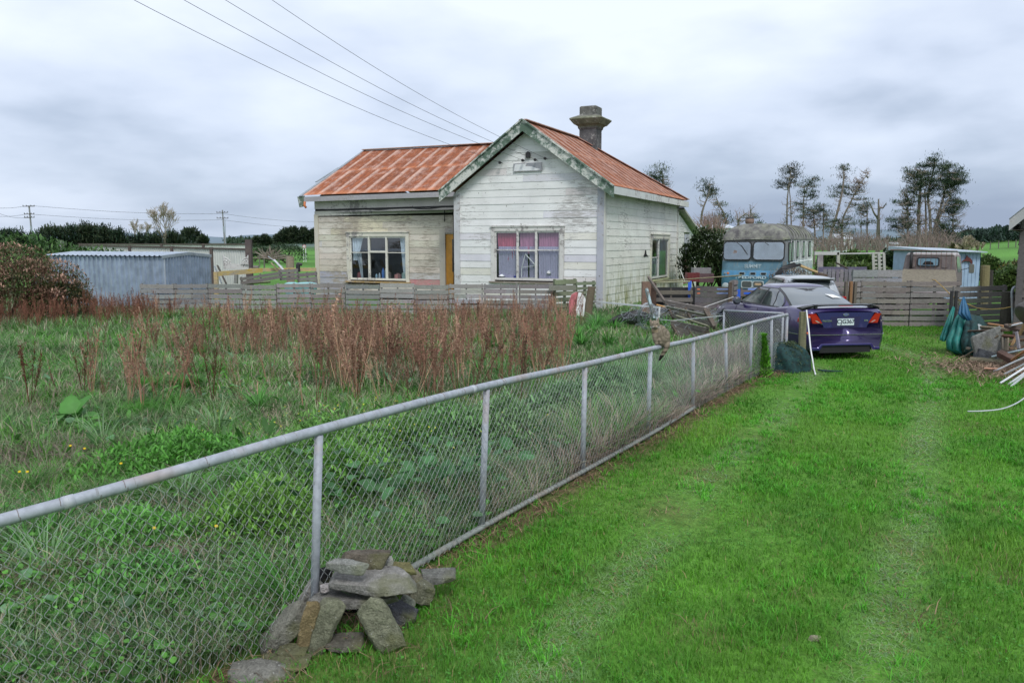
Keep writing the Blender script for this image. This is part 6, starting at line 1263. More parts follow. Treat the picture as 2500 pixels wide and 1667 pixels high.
# veranda fretwork beam
vb = thing('veranda_beam', D(575, 652, 31.5), 'old white veranda beam with fretwork brackets lying on its side behind the yellow rail', 'beam'); m = MB(); m.beam(D(546, 650, 31.5), D(607, 651, 31.6), .06, .19, col=(.58, .57, .55)); m.build('beam', MAT['trim'], vb)
def fret(M_, s_):
    m = MB(); 
    for k in range(3):
        r1 = .09 + .09 * k; c = [(r1 * math.cos(t), r1 * math.sin(t)) for t in np.linspace(0, math.pi / 2, 8)]
        m.tube([M_ + Vector((s_ * x, 0, z)) for x, z in c], .022, 4, (.62, .61, .6))
    for t in (.3, .8, 1.25): m.tube([M_, M_ + Vector((s_ * .27 * math.cos(t), 0, .27 * math.sin(t)))], .014, 4, (.62, .61, .6))
    m.tube([M_ + Vector((s_ * .02, 0, 0)), M_ + Vector((0, 0, .36))], .025, 4, (.62, .61, .6)); return m
fret(D(606, 646, 31.5), -1).build('bracket', MAT['trim'], vb); fret(D(546, 646, 31.5), 1).build('bracket', MAT['trim'], vb)
# yellow rails
YEL = (.50, .36, .10)
yr = thing('yellow_rail', D(525, 700, 29), 'flaking yellow timber rail and posts to the left of the cottage', 'rail'); m = MB(); m.beam(D(528, 669, 28.8), D(640, 660, 30.5), .05, .165, col=YEL); m.build('rail', MAT['paint_wing'], yr)
m = MB(); a = D(527, 664, 28.8); m.box((a.x, 28.8, a.z / 2), (.13, .13, a.z), None, YEL); m.build('post', MAT['paint_wing'], yr)
yr2 = thing('yellow_rail', D(690, 700, 33), 'farther yellow rail running behind the scrap timber to the cottage wall', 'rail'); m = MB(); m.beam(D(604, 659, 33), D(772, 658, 33), .05, .14, col=YEL); m.build('rail', MAT['paint_wing'], yr2)
# corner scrap
def plank(u0, v0, y0, u1, v1, y1, w_, t_, col, label, name='plank', mat='greywood', cat='plank', group=None, up=(0, -1, .2), cyl=False):
    a = D(u0, v0, y0); b = D(u1, v1, y1); m = MB()
    if cyl: m.tube([a, a.lerp(b, .33), a.lerp(b, .66), b], [w_ / 2 * random.uniform(.9, 1.1) for _ in range(4)], 12, col)
    else: m.beam(a, b, t_, w_, up=up, col=col)
    o = m.build(name, MAT[mat] if isinstance(mat, str) else mat, smooth=False, bevel=0 if cyl else min(.006, t_ * .15)); return tag(o, label, cat, group)
WP = plain('white_painted_timber', (.66, .68, .72), .5, var=.1, scale=5)
plank(655, 626, 33, 690, 652, 33, .16, .03, (.42, .45, .50), 'grey-blue rounded board sticking up left of the white plank', group='scrap beside the cottage')
plank(669, 634, 32.6, 694, 661, 32.6, .14, .06, (.66, .66, .62), 'white plank leaning against the scrap heap left of the cottage', mat=WP, group='scrap beside the cottage')
plank(662, 642, 32.8, 684, 664, 32.8, .12, .05, (.40, .33, .22), 'tan board leaning under the white plank left of the cottage', group='scrap beside the cottage')
p = D(708, 640, 34); m = MB(); m.tube([(p.x, 34, 0), (p.x, 34, D(708, 626, 34).z)], .17, 10, (.28, .24, .18)); tag(m.build('fence_post', MAT['greywood']), 'stout brown round post in the paddock left of the cottage', 'post')
m = MB(); p = D(728, 664, 32.5); m.tube([p, p + Vector((.0, 0, .28)), p + Vector((.03, 0, .34))], [.09, .085, .07], 8); m.tube([p + Vector((-.02, 0, .32)), p + Vector((.16, 0, .29))], [.07, .055], 8); tag(m.build('rubber_boot', MAT['black']), 'upturned black rubber boot beside the cottage corner', 'boot')
sc1 = thing('scrap_pallets', D(680, 700, 30), 'heap of sagging grey pallets between the yellow rail and the cottage', 'pallets')
for (u0, v0, u1, v1, h, yy, rows) in ((588, 676, 686, 660, .30, 29.6, 2), (683, 657, 728, 655, .42, 29.9, 3), (727, 666, 775, 662, .48, 30.0, 3)):
    a = D(u0, v0, yy); b = D(u1, v1, yy); d = b - a; M = Matrix.Translation(a - ZZ * h) @ Matrix.Rotation(-math.atan2(d.z, d.x), 4, 'Y'); pallet(M, d.length, h, rows, col=(.19, .18, .175), seed=int(u0)).build('pallet', MAT['greywood'], sc1)
plank(588, 694, 30.2, 660, 688, 30.4, .2, .04, (.22, .22, .16), 'mossy lower board under the sagging pallets', group='scrap beside the cottage', mat='greywood2')
plank(576, 692, 30.5, 577, 664, 30.5, .16, .12, (.26, .27, .26), 'grey upright post under the yellow rail', 'stub_post', cat='post')
plank(531, 648, 30.6, 552, 692, 30.4, .14, .04, (.10, .09, .08), 'dark board leaning between the shed and the yellow rail', group='scrap beside the cottage')
plank(524, 650, 30.8, 541, 692, 30.6, .12, .03, (.36, .41, .46), 'pale blue board leaning beside the galvanised shed end', group='scrap beside the cottage')
plank(608, 652, 36, 632, 652, 36, .2, .1, (.24, .23, .21), 'short grey beam lying in the grass behind the yellow rail', group='scrap beside the cottage')

# ================================================================== RIGHT-HAND YARD
brown = (.17, .145, .135)
a = D(1588, 700, 23.6); b = D(1692, 700, 23.6)
pf_a = pallet_run('pallet_fence', (a.x, 23.7, 0), (b.x, 23.5, 0), 1.05, 1, 'open slatted brown pallet fence nearest the cottage side window', 5, brown, back=False, gaps=.56)
b2 = D(1782, 700, 22.9); pallet_run('pallet_fence', (b.x + .03, 23.45, 0), (b2.x, 22.9, 0), 1.13, 1, 'close boarded grey-brown pallet panel in front of the bus', 7, (.16, .145, .15), back=True, gaps=.95)
m = MB(); m.box((D(1655, 730, 23.9).x, 23.95, .60), (1.5, .03, .9), None, (.02, .03, .05)); tag(m.build('black_sheet', MAT['black']), 'black sheet behind the slatted pallets below the cottage side window', 'sheet')
BLU = plain('blue_plastic', (.03, .12, .60), .4); ORG = plain('orange_plastic', (.75, .17, .06), .4); BLU2 = plain('pale_blue_plastic', (.20, .30, .62), .4)
for i, (u, v0, v1, ww_, mt, lab, yy) in enumerate(((1684, 686, 735, .10, BLU, 'upright blue plastic strip between the slatted and close boarded pallets', 23.75), (1786, 704, 728, .12, BLU, 'blue and white plastic panel beside the narrow upright pallet', 23.2), (1803, 706, 730, .10, BLU, 'blue plastic strip right of the narrow upright pallet', 23.6))):
    a = D(u, v0, yy); b = D(u, v1, yy); m = MB(); m.beam(a, b, .02, ww_, up=(1, 0, 0)); tag(m.build('plastic_strip', mt), lab, 'strip', 'coloured plastic strips')
for i, (u0, u1, v, mt, lab, yy, h) in enumerate(((1750, 1780, 706, BLU2, 'upper pale blue strip in a gap of the close boarded panel', 22.93, .022), (1750, 1780, 716, BLU2, 'lower lavender blue strip in a gap of the close boarded panel', 22.93, .022), (1702, 1709, 706, ORG, 'upper small orange tab in a gap of the close boarded panel', 23.2, .026), (1702, 1709, 716, ORG, 'lower small orange tab in a gap of the close boarded panel', 23.2, .026), (1826, 1852, 706, BLU2, 'pale blue bag showing through the pallet right of the bus grille', 23.62, .06), (1816, 1836, 716, BLU, 'deep blue bar showing through the pallet right of the narrow upright pallet', 23.55, .06))):
    a = D(u0, v, yy - .06); b = D(u1, v, yy - .06); m = MB(); m.beam(a, b, .02, h); tag(m.build('plastic_strip', mt), lab, 'strip', 'coloured plastic strips')
e = pallet_run('pallet_fence', (D(1806, 700, 23.8).x, 23.75, 0), (D(1868, 700, 23.8).x, 23.75, 0), 1.07, 1, 'pallet panel directly under the bus grille', 4, (.19, .165, .15), gaps=.66)
m = MB(); p = D(1850, 694, 23.7); m.box(p, (.17, .1, .06), None, (.45, .33, .2)); tag(m.build('timber_block', MAT['greywood']), 'small tan timber block lying on the pallet under the bus', 'block')
# narrow upright pallet end-on with post
e = thing('upright_pallet', (D(1790, 760, 22.7).x, 22.7, 0), 'narrow upright pallet seen almost end-on with its dark post', 'pallet')
a = D(1789, 700, 22.7); M = Matrix.Translation((a.x + .04, 22.75, 0.0)) @ Matrix.Rotation(R(62), 4, 'Z'); pallet(M, .42, 1.32, 9, col=(.24, .22, .21), seed=8, gaps=.72).build('slats', MAT['greywood'], e); m = MB(); m.box((a.x - .10, 22.6, .63), (.09, .06, 1.26), (0, .0, 0), (.10, .075, .06)); m.build('post', MAT['greywood'], e)
# gate post at the left end, pole on top, light blue board, white rail
p = D(1577, 740, 23.4); m = MB(); m.box((p.x, 23.4, .62), (.24, .2, 1.24), None, (.20, .13, .10)); tag(m.build('gate_post', MAT['greywood']), 'reddish brown square gate post behind the leaning pale blue board', 'post')
p = D(1592, 740, 23.6); m = MB(); m.box((p.x, 23.6, .60), (.20, .2, 1.20), None, (.085, .055, .045)); tag(m.build('gate_post', MAT['greywood']), 'dark brown gate post just right of the reddish one', 'post')
plank(1590, 688, 23.3, 1811, 672, 23.0, .035, .035, (.22, .20, .12), 'long thin mossy pole resting along the tops of the pallets towards the bus', 'pole', cat='pole', cyl=True)
plank(1600, 690, 23.5, 1685, 687, 23.5, .05, .04, (.30, .30, .20), 'pale rail on top of the slatted pallets', 'pole', cat='pole')
plank(1583, 677, 22.6, 1623, 737, 20.6, .085, .05, (.145, .12, .105), 'dark brown timber leaning down onto the fallen pallet', 'prop', cat='plank')
PB = paintmat('flaking_pale_blue', bare=(.16, .17, .16), lo=.5, hi=.56, nscale=5, grain=(2, 2, .5)); plank(1578, 705, 20.4, 1597, 778, 20.2, .155, .06, (.42, .56, .60), 'flaking pale blue board leaning directly behind the cat', 'board', mat=PB, cat='board')
wb = thing('white_bar', D(1530, 745, 21.4), 'thin white bar with a down-turned end between the brown post and the pale blue board', 'bar'); m = MB(); m.beam(D(1450, 736, 25.0), D(1611, 751, 20.6), .04, .045, col=(.7, .72, .75)); m.beam(D(1610, 749, 20.6), D(1609, 775, 20.6), .04, .04, col=(.7, .72, .75)); m.build('bar', MAT['white'], wb)
# coil of wire
e = None; m = MB(); c0 = D(1583, 772, 20.9)
for k in range(9):
    r1 = .30 + .02 * random.random(); off = Vector((random.uniform(-.03, .03), random.uniform(-.1, .1), random.uniform(-.03, .03))); m.tube([c0 + off + Vector((r1 * .78 * math.cos(t), .1 * math.sin(t * 2), r1 * 1.05 * math.sin(t))) for t in np.linspace(0, 6.28, 22)], .005, 4, (.33, .40, .42))
tag(m.build('wire_coil', MAT['galv']), 'loose coil of pale grey wire hanging behind the cat', 'wire')
m = MB()
for k in range(22):
    a = D(random.uniform(1530, 1610), random.uniform(755, 790), 21.5 + random.uniform(-.6, .8)); m.tube([a + Vector((.25 * math.cos(t + k) * (1 + .3 * math.sin(3 * t)), random.uniform(-.05, .05), .14 * math.sin(t) + .05 * math.sin(5 * t + k))) for t in np.linspace(0, random.uniform(2, 6), 12)], .003, 3, (.20, .19, .18))
for k in range(40):
    a = D(random.uniform(1612, 1760), random.uniform(755, 800), 19.5 + random.uniform(-.6, .8)); m.tube([a + Vector((.3 * math.cos(t + k), random.uniform(-.05, .05), .12 * math.sin(t * 1.7 + k))) for t in np.linspace(0, random.uniform(2, 5), 10)], .0032, 3, random.choice([(.42, .40, .38), (.25, .23, .21), (.16, .12, .1)]))
tag(m.build('tangled_wire', MAT['galv']), 'rusty and grey tangled fencing wire around the fallen pallet', 'wire', kind='stuff')
m = MB(); p = D(1552, 770, 22.6); m.grid([[Vector((p.x + (i - 5) * .16, 22.6 + .1 * math.sin(i), .10 + (1 - abs(i - 5) / 5.2) ** .6 * h_)) for i in range(11)] for h_ in (0, .22, .42)], (.02, .02, .02)); tag(m.build('black_polythene', MAT['black'], smooth=True, solid=.01), 'black plastic sheet slumped at the foot of the mouldy side wall', 'sheet')
# fallen pallets right of the cat
def lyingpallet(name, ul, vl, ur, vr, yl, yr_, drop, label, seed, col):
    a = D(ul, vl, yl); b = D(ur, vr, yr_); e = thing(name, b, label, 'pallet'); d = b - a; dn = Vector((.10, -.30, -drop)); m = MB()
    for k in range(3): o = dn * (k / 2.); m.beam(a + o, b + o, .09, .10, col=jit(col, .15))
    m.build('stringers', MAT['greywood'], e); m = MB()
    for k in range(3): t = .08 + .84 * k / 2; m.beam(a.lerp(b, t) + Vector((0, .03, .05)), a.lerp(b, t) + dn + Vector((0, .03, .05)), .09, .02, up=(0, -1, 1), col=jit((.36, .33, .32), .2))
    m.build('slats', MAT['greywood'], e); m = MB()
    for k in range(3): t = .04 + .92 * k / 2; m.beam(a.lerp(b, t) + Vector((0, -.02, -.05)), a.lerp(b, t) + dn + Vector((0, -.02, -.05)), .10, .09, up=(0, -1, 1), col=(.12, .09, .07))
    m.build('blocks', MAT['greywood'], e)
lyingpallet('fallen_pallet', 1627, 738, 1729, 757, 20.4, 18.9, .30, 'upper fallen pallet tilted against the wire beside the purple car nose', 1, (.20, .185, .16))
lyingpallet('fallen_pallet', 1640, 788, 1727, 806, 19.6, 18.6, .24, 'lower fallen pallet lying behind the rail right of the cat', 2, (.17, .15, .135))
plank(1623, 748, 20.2, 1722, 769, 18.7, .10, .03, (.20, .21, .17), 'greenish board along the middle of the upper fallen pallet', group='broken pallet boards'); plank(1653, 772, 19.4, 1730, 797, 18.4, .10, .03, (.24, .24, .17), 'pale mossy board sloping across the lower fallen pallet', group='broken pallet boards')
plank(1720, 757, 18.8, 1744, 800, 18.3, .12, .06, (.11, .09, .075), 'dark upright batten at the right end of the fallen pallets', group='broken pallet boards')
plank(1603, 744, 20.0, 1625, 750, 19.9, .06, .03, (.55, .30, .12), 'orange raw timber end beside the pale blue board', group='broken pallet boards')
plank(1712, 752, 21.3, 1790, 725, 22.4, .03, .02, (.5, .5, .5), 'thin pale bar sloping up to the narrow upright pallet', 'bar', cat='bar', group=None)
# crates
def crate(u0, u1, v0, v1, y, col, label):
    a = D(u0, v1, y); b = D(u1, v0, y); m = MB(); h = b.z - a.z; w_ = b.x - a.x; n = 4
    for k in range(n): m.box(((a.x + b.x) / 2, y, a.z + h * (k + .5) / n), (w_, .03, h / n * .72), None, col); m.box(((a.x + b.x) / 2, y + .35, a.z + h * (k + .5) / n), (w_, .03, h / n * .72), None, col)
    for k in range(9): m.box((a.x + w_ * k / 8, y - .018, (a.z + b.z) / 2), (.02, .02, h), None, tuple(x * .8 for x in col))
    for x in (a.x, b.x): m.box((x, y + .175, (a.z + b.z) / 2), (.03, .35, h), None, col)
    m.box(((a.x + b.x) / 2, y + .17, a.z + .02), (w_, .34, .02), None, col); return tag(m.build('crate', plain('crate_%d' % u0, col, .6)), label, 'crate', 'crates stacked beyond the pallet fence')
crate(1679, 1707, 666, 688, 25.2, (.15, .025, .025), 'dark red crate beside the lean-to wall'); crate(1708, 1742, 668, 690, 25.2, (.11, .06, .065), 'maroon-grey crate right of the dark red one'); crate(1694, 1735, 654, 668, 25.8, (.22, .21, .21), 'grey weathered crate stacked above the red crates')
plank(1661, 660, 28.5, 1672, 687, 28.2, .05, .02, (.6, .6, .56), 'thin white lath leaning on the lean-to wall', 'lath', cat='lath')
# pile under sheets behind the hatchback
hy = 25.6; p = D(1940, 690, hy); n = 3800; tt = rng.uniform(-1, 1, n); x = p.x + tt * .72; zt2 = 1.1 + .55 * np.sqrt(np.clip(1 - (tt * .95) ** 2, 0, 1)); z = rng.uniform(.0, 1, n) ** .5 * zt2
v, t, c = blades(x, hy + .3 + rng.uniform(-.45, .45, n), rng.uniform(.06, .15, n), .014, rng.uniform(.5, 2.5, n), rng.uniform(0, 6.28, n), np.array([.20, .155, .11]) * rng.uniform(.4, 1.4, (n, 1)), z0=z - .1)
o = np_mesh('brush_heap', v, t, MAT['dry'], c, origin=(p.x, hy, 0)); tag(o, 'tall heap of dry brown brush under dark sheets between the bus and the silver car', 'heap')
m = MB(); m.add([D(1893, 668, 25.3), D(1908, 652, 25.2), D(1938, 641, 25.2), D(1945, 646, 25.2), D(1912, 662, 25.1), D(1898, 690, 25.2)], [(0, 1, 4, 5), (1, 2, 3, 4)], (.03, .03, .03)); m.add([D(1908, 657, 25.0), D(1952, 644, 25.0), D(1960, 648, 25.0), D(1925, 657, 24.9)], [(0, 1, 2, 3)], (.03, .03, .03)); tag(m.build('roofing_felt', MAT['black'], solid=.02), 'curled black roofing felt on top of the brush heap', 'felt')
plank(1954, 649, 25.0, 1995, 665, 25.0, .11, .06, (.50, .36, .18), 'fresh yellow-brown board across the right of the brush heap', mat='greywood'); plank(1990, 668, 25.2, 2018, 675, 25.2, .14, .1, (.09, .065, .05), 'dark broken timbers at the right foot of the brush heap')
# white frames and lattice
fr = thing('timber_goal', D(2017, 690, 30), 'white painted timber goal-like frame right of the bus', 'timber frame'); m = MB(); m.beam(D(1988, 618.5, 30), D(2047, 618.5, 30), .1, .12, col=(.5, .5, .48)); m.beam(D(2046, 616, 30), D(2046, 690, 30), .1, .1, up=(0, 1, 0), col=(.42, .42, .36)); m.beam(D(2002, 623, 30), D(2002, 690, 30), .2, .08, up=(0, 1, 0), col=(.26, .23, .24)); m.build('timbers', MAT['trim'], fr)
plank(2047, 620, 30, 2154, 618.5, 31, .07, .05, (.42, .42, .41), 'thin white rail between the goal-like frame and the lattice', 'rail', cat='rail')
la = thing('lattice_panel', D(2145, 690, 30.5), 'upright white-grey lattice pallet standing beyond the pallet fence', 'lattice'); m = MB()
for u in (2131.5, 2146, 2158): m.beam(D(u, 618, 30.5), D(u + 1.5, 662, 30.5), .09, .03, up=(0, 1, 0), col=(.40, .40, .37))
for v_ in (618, 627, 636, 645, 654): m.beam(D(2131, v_, 30.55), D(2159, v_, 30.55), .02, .06, col=(.5, .5, .45))
m.build('lattice', MAT['greywood'], la)
plank(2040, 641, 27.6, 2070, 656, 27.6, .07, .04, (.07, .055, .05), 'short dark board sticking up from the grey pallets by the white frame')
# grey fence behind, then the main gates
a = D(2008, 690, 26.3); b = D(2080, 690, 26.3); e = thing('slat_fence', (a.x, 26.3, 0), 'lilac-grey fence of upright palings between the bus and the flatbed truck', 'fence'); m = MB(); nb = 7
for k in range(nb): x = a.x + (b.x - a.x) * (k + .5) / nb; m.box((x, 26.3, .78), ((b.x - a.x) / nb * .8, .03, 1.44), (0, random.uniform(-.01, .01), 0), jit((.21, .20, .225), .12))
m.box(((a.x + b.x) / 2, 26.34, 1.3), (b.x - a.x, .03, .12), None, (.2, .19, .21)); m.box(((a.x + b.x) / 2, 26.34, .6), (b.x - a.x, .03, .12), None, (.2, .19, .21)); m.build('palings', MAT['greywood'], e)
m = MB(); c_ = D(2040, 651, 29); m.box((c_.x + .25, 29, c_.z - .1), (1.7, .04, .18), None, (.13, .12, .18)); tag(m.build('purple_board', MAT['greywood'], origin=(c_.x, 29, 0)), 'dark purple-grey board behind the lilac palings', 'board')
a = D(2080, 690, 25.6); b = D(2206, 690, 25.6); pallet_run('pallet_fence', (a.x, 25.6, 0), (b.x, 25.7, 0), 1.52, 2, 'taller blue-grey boarded pallets just left of the flatbed truck', 6, (.22, .225, .235), gaps=.88)
a = D(1990, 797, 23.0); b = D(2340, 797, 23.0); pallet_run('pallet_fence', (a.x - .15, 23.05, 0), (b.x - .02, 22.95, 0), 1.30, 3, 'long weathered pallet gate across the end of the lawn', 8, (.25, .235, .225), back=False, gaps=.74)
m = MB(); p = D(2079, 690, 22.7); 
e = thing('corner_post', (p.x, 22.75, 0), 'boxed brown corner post just above the purple car boot', 'post')
for dx in (-.12, .0, .12): m.box((p.x + dx, 22.75 - .02 * (dx == 0), .60), (.07, .10, 1.36 - .1 * abs(dx)), (0, dx * .1, 0), (.27, .15, .08) if dx == 0 else (.15, .13, .11))
m.build('boards', MAT['greywood'], e)
a = D(2325, 800, 22.3); b = D(2452, 797, 22.3); M = Matrix.Translation((a.x, 22.3, .05)) @ Matrix.Rotation(R(-1.8), 4, 'Y') @ Matrix.Rotation(-.03, 4, 'Z'); e = thing('pallet_gate', (a.x, 22.3, 0), 'separate wider-boarded pallet gate behind the green netting heap', 'gate'); pallet(M, (b.x - a.x), 1.12, 7, col=(.25, .235, .225), seed=31, gaps=.80, back=False).build('pallet', MAT['greywood'], e)
for (u, v0, yy, r1, lab, c) in ((2461, 712, 21.8, .16, 'dark round strainer post right of the pallet gate', (.06, .055, .045)), (2406, 648, 27, .15, 'tall mossy green-brown post beyond the blue shed', (.20, .17, .09)), (2418, 660, 27.5, .1, 'dark burnt post beside the mossy post', (.05, .045, .04))):
    p = D(u, v0, yy); m = MB(); m.tube([(p.x, yy, 0), (p.x + .01, yy, p.z * .6), (p.x, yy, p.z)], [r1, r1 * .95, r1 * .9], 12, c); tag(m.build('wooden_post', MAT['greywood']), lab, 'post')
# yellow cord
m = MB(); P_ = [D(2276, 683, 22.6), D(2282, 683, 22.5), D(2300, 699, 22.4), D(2322, 721, 22.3), D(2341, 733, 22.2)]; m.tube(P_, .012, 5, (.5, .33, .12)); P_ = [D(2341, 733, 22.2), D(2360, 741, 21.5), D(2385, 752, 21), D(2420, 755, 20.5), D(2450, 753, 20), D(2474, 748, 19.4)]; m.tube(P_, .012, 5, (.5, .33, .12)); tag(m.build('cord', MAT['dry'], smooth=True), 'yellow-orange cord looped from the pallet gate to the galvanised hoop', 'cord')
# galvanised hoop gate
e = thing('pipe_hoop', G(2474, 800), 'bent galvanised pipe hoop beside the dark strainer post', 'pipe'); m = MB(); y_ = 19.3; m.tube(catmull([D(2473, 790, y_), D(2471, 730, y_), D(2471, 712, y_), D(2476, 702, y_), D(2490, 700, y_), D(2510, 701, y_)], 5), .03, 10, GC); m.build('hoop', PIPE, e, smooth=True)
# blue shed and sailfish plaque
sy_ = 33.; e = thing('blue_shed', D(2345, 700, sy_), 'pale blue ribbed garden shed behind the flatbed truck', 'shed'); L0 = D(2262, 690, sy_); R0 = D(2390, 690, sy_); zt_l = D(2300, 613, sy_).z; zt_r = D(2390, 617, sy_).z
BS = plain('pale_blue_shed', (.30, .40, .54), .55, var=.12, scale=3); m = MB(); n = 14
P0 = []; P1 = []
for k in range(n):
    for f, h in ((0, 0), (.8, 0), (.84, -.02), (.96, -.02)): t_ = (k + f) / n; P0.append(Vector((L0.x + (R0.x - L0.x) * t_, sy_ + h * -1, 0))); P1.append(Vector((L0.x + (R0.x - L0.x) * t_, sy_ + h * -1, zt_l + (zt_r - zt_l) * t_)))
m.grid([P0, P1], (1, 1, 1)); m.build('wall', BS, e); m = MB(); m.add([(R0.x, sy_, 0), (R0.x + .1, sy_ + 3, 0), (R0.x + .1, sy_ + 3, zt_r), (R0.x, sy_, zt_r), (L0.x, sy_ + 3, 0), (L0.x, sy_ + 3, zt_l), (L0.x, sy_, 0), (L0.x, sy_, zt_l)], [(0, 1, 2, 3), (1, 4, 5, 2), (4, 6, 7, 5)]); m.build('side_wall', BS, e)
m = MB(); m.hexa([(L0.x - .15, sy_ - .25, zt_l + .0), (R0.x + .12, sy_ - .25, zt_r - .0), (R0.x + .12, sy_ + 3.2, zt_r), (L0.x - .15, sy_ + 3.2, zt_l), (L0.x - .15, sy_ - .25, zt_l + .05), (R0.x + .12, sy_ - .25, zt_r + .04), (R0.x + .12, sy_ + 3.2, zt_r + .16), (L0.x - .15, sy_ + 3.2, zt_l + .18)]); m.build('roof', plain('pale_roof_sheet', (.42, .49, .57), .4, .3), e)
mar = [(-15, -3), (-11, -1), (-9, 1), (-4, 4.5), (-3.5, 9), (-1.5, 14), (.5, 9), (5, 6.5), (9, 3.5), (12, -1), (12.5, -6), (11.5, -10), (16, -12), (11, -13.5), (9, -14), (9.5, -10), (8.5, -6), (6, -3), (2, -1.5), (0, -3.5), (-1, -1.5), (-5, -1), (-9, -2.5), (-13, -6), (-11, -2.5)]
c0 = D(2361, 636, sy_ - .06); m = MB(); s_ = sy_ / 2000; m.prism([(x * s_, z * s_) for x, z in mar], c0, (1, 0, 0), (0, 0, 1), (0, -1, 0), .03); tag(m.build('fish_plaque', plain('red_brown_plaque', (.10, .02, .018), .5)), 'leaping red-brown sailfish cutout mounted on the blue shed', 'plaque')
# right-hand dark weatherboard shed
sx0 = D(2493, 560, 18.3).x; sy0 = 18.3; e = thing('weatherboard_shed', (sx0, sy0, 0), 'dark grey weatherboard shed cut off by the right edge of the photo', 'shed'); ez = D(2457, 535, 17.8).z; U1 = Vector((1, 0, 0))
SR = R(34); U1 = Vector((math.cos(SR), -math.sin(SR), 0)); V1 = Vector((math.sin(SR), math.cos(SR), 0)); S0 = Vector((sx0, sy0, 0)); shp = lambda u, v_, z: S0 + U1 * u + V1 * v_ + ZZ * z
MD = MB(); siding(MD, S0, U1, -V1, .0, 4.6, lambda z: max(0, (z - ez - .12) / .95), lambda z: 4.2, [], lambda u, z: jit((.13, .12, .115), .15), ex=.19, lap=.035); MD.build('front_wall', MAT['greywood'], e)
MD = MB(); siding(MD, shp(0, 5, 0), -V1, -U1, .0, ez + .1, lambda z: 0, lambda z: 5., [], lambda u, z: jit((.12, .11, .105), .15), ex=.19, lap=.035); MD.build('side_wall', MAT['greywood'], e)
m = MB(); m.box(shp(.05, -.03, ez / 2 - .2), (.13, .05, ez - .1), (0, 0, -SR), (.12, .11, .11)); m.build('corner_board', MAT['greywood'], e)
rz_ = ez; ov_ = -.22; oy_ = -.45; rs_ = .95; rw_ = 2.6
def slab_(u0, z0, u1, z1, y0, y1, th, col, nm, mt): mm = MB(); mm.hexa([shp(u0, y0, z0 - th), shp(u1, y0, z1 - th), shp(u1, y1, z1 - th), shp(u0, y1, z0 - th), shp(u0, y0, z0), shp(u1, y0, z1), shp(u1, y1, z1), shp(u0, y1, z0)], col); return mm.build(nm, mt, e)
slab_(ov_, rz_ + .02, rw_, rz_ + .02 + (rw_ - ov_) * rs_, oy_, 5.3, .02, (.40, .40, .40), 'roof', MAT['galv_old'])
slab_(ov_ + .01, rz_ - .005, rw_, rz_ - .005 + (rw_ - ov_ - .01) * rs_, oy_ - .01, oy_ + .03, .24, (.42, .42, .43), 'bargeboard', MAT['trim'])
slab_(ov_ + .02, rz_ - .03, ov_ + .06, rz_ - .03, oy_ + .03, 5.2, .20, (.38, .38, .38), 'fascia', MAT['trim']); slab_(ov_ + .06, rz_ - .22, .05, rz_ - .22, oy_ + .03, 5.2, .01, (.05, .045, .04), 'soffit', MAT['greywood'])
# green netting heap with poles
NEED_ = (np.array([(-.10, 0, 0), (.10, 0, .02), (.06, 1, .05), (-.07, .9, -.03)]), np.array([(0, 1, 2), (0, 2, 3)]))
def drape(name, rowsP, mat, label=None, par=None, n=48, fold=.10, cat='cloth'):
    # rowsP: list of (u_left, u_right, v, y, bulge)
    P_ = []
    for i, (ul, ur, v_, y, bg_) in enumerate(rowsP):
        r_ = []
        for j in range(n + 1):
            f = j / n; u = ul + (ur - ul) * f; a = f * math.pi; r_.append(D(u + 1.2 * math.sin(f * 23 + i), v_ + 1.5 * math.sin(f * 9 + i), y - bg_ * math.sin(a) - fold * abs(math.sin(f * 9 + i * .3)) * min(1, bg_ * 4 + .2)))
        P_.append(r_)
    m = MB(); m.grid(P_, (1, 1, 1)); o = m.build(name, mat, par, smooth=True, solid=.008)
    if label: tag(o, label, cat)
    return o
TEAL = plain('teal_shade_cloth', (.012, .16, .14), .6, var=.35, scale=9); NAVY = plain('navy_canvas', (.02, .10, .20), .6, var=.25, scale=9); DKG = plain('dark_green_net', (.006, .036, .036), .8, var=.7, scale=14, bump=.5)
drape('shade_cloth', [(2343, 2346, 760, 17.5, .02), (2330, 2362, 778, 17.4, .12), (2322, 2370, 800, 17.35, .2), (2310, 2372, 830, 17.3, .28), (2312, 2376, 852, 17.25, .32), (2338, 2378, 868, 17.2, .3)], TEAL, 'teal shade cloth draped over the black stakes on the right of the lawn')
drape('shade_cloth', [(2325, 2330, 750, 17.7, .02), (2313, 2328, 775, 17.65, .06), (2303, 2326, 800, 17.6, .1), (2296, 2322, 822, 17.55, .12), (2295, 2316, 832, 17.5, .12)], TEAL, 'thin fold of teal shade cloth hanging left of the black stakes')
drape('canvas_cloth', [(2351, 2354, 726, 17.15, .01), (2343, 2362, 745, 17.1, .06), (2338, 2368, 765, 17.05, .08), (2355, 2372, 782, 17.0, .05)], NAVY, 'navy blue canvas triangle hung over the teal shade cloth')
for (u, lab) in ((2324, 'left black stake holding the shade cloth'), (2335, 'right black stake holding the shade cloth')): p = D(u, 710, 17.75); m = MB(); m.box((p.x, 17.75, p.z / 2), (.05, .05, p.z), None, (.01, .01, .01)); tag(m.build('stake', MAT['black']), lab, 'stake', 'black stakes')
drape('netting_bundle', [(2350, 2395, 770, 17.6, .15), (2350, 2410, 795, 17.3, .35), (2345, 2415, 830, 17.0, .45), (2350, 2400, 862, 16.8, .4)], DKG, 'crumpled dark green netting beside the teal shade cloth', fold=.1); 
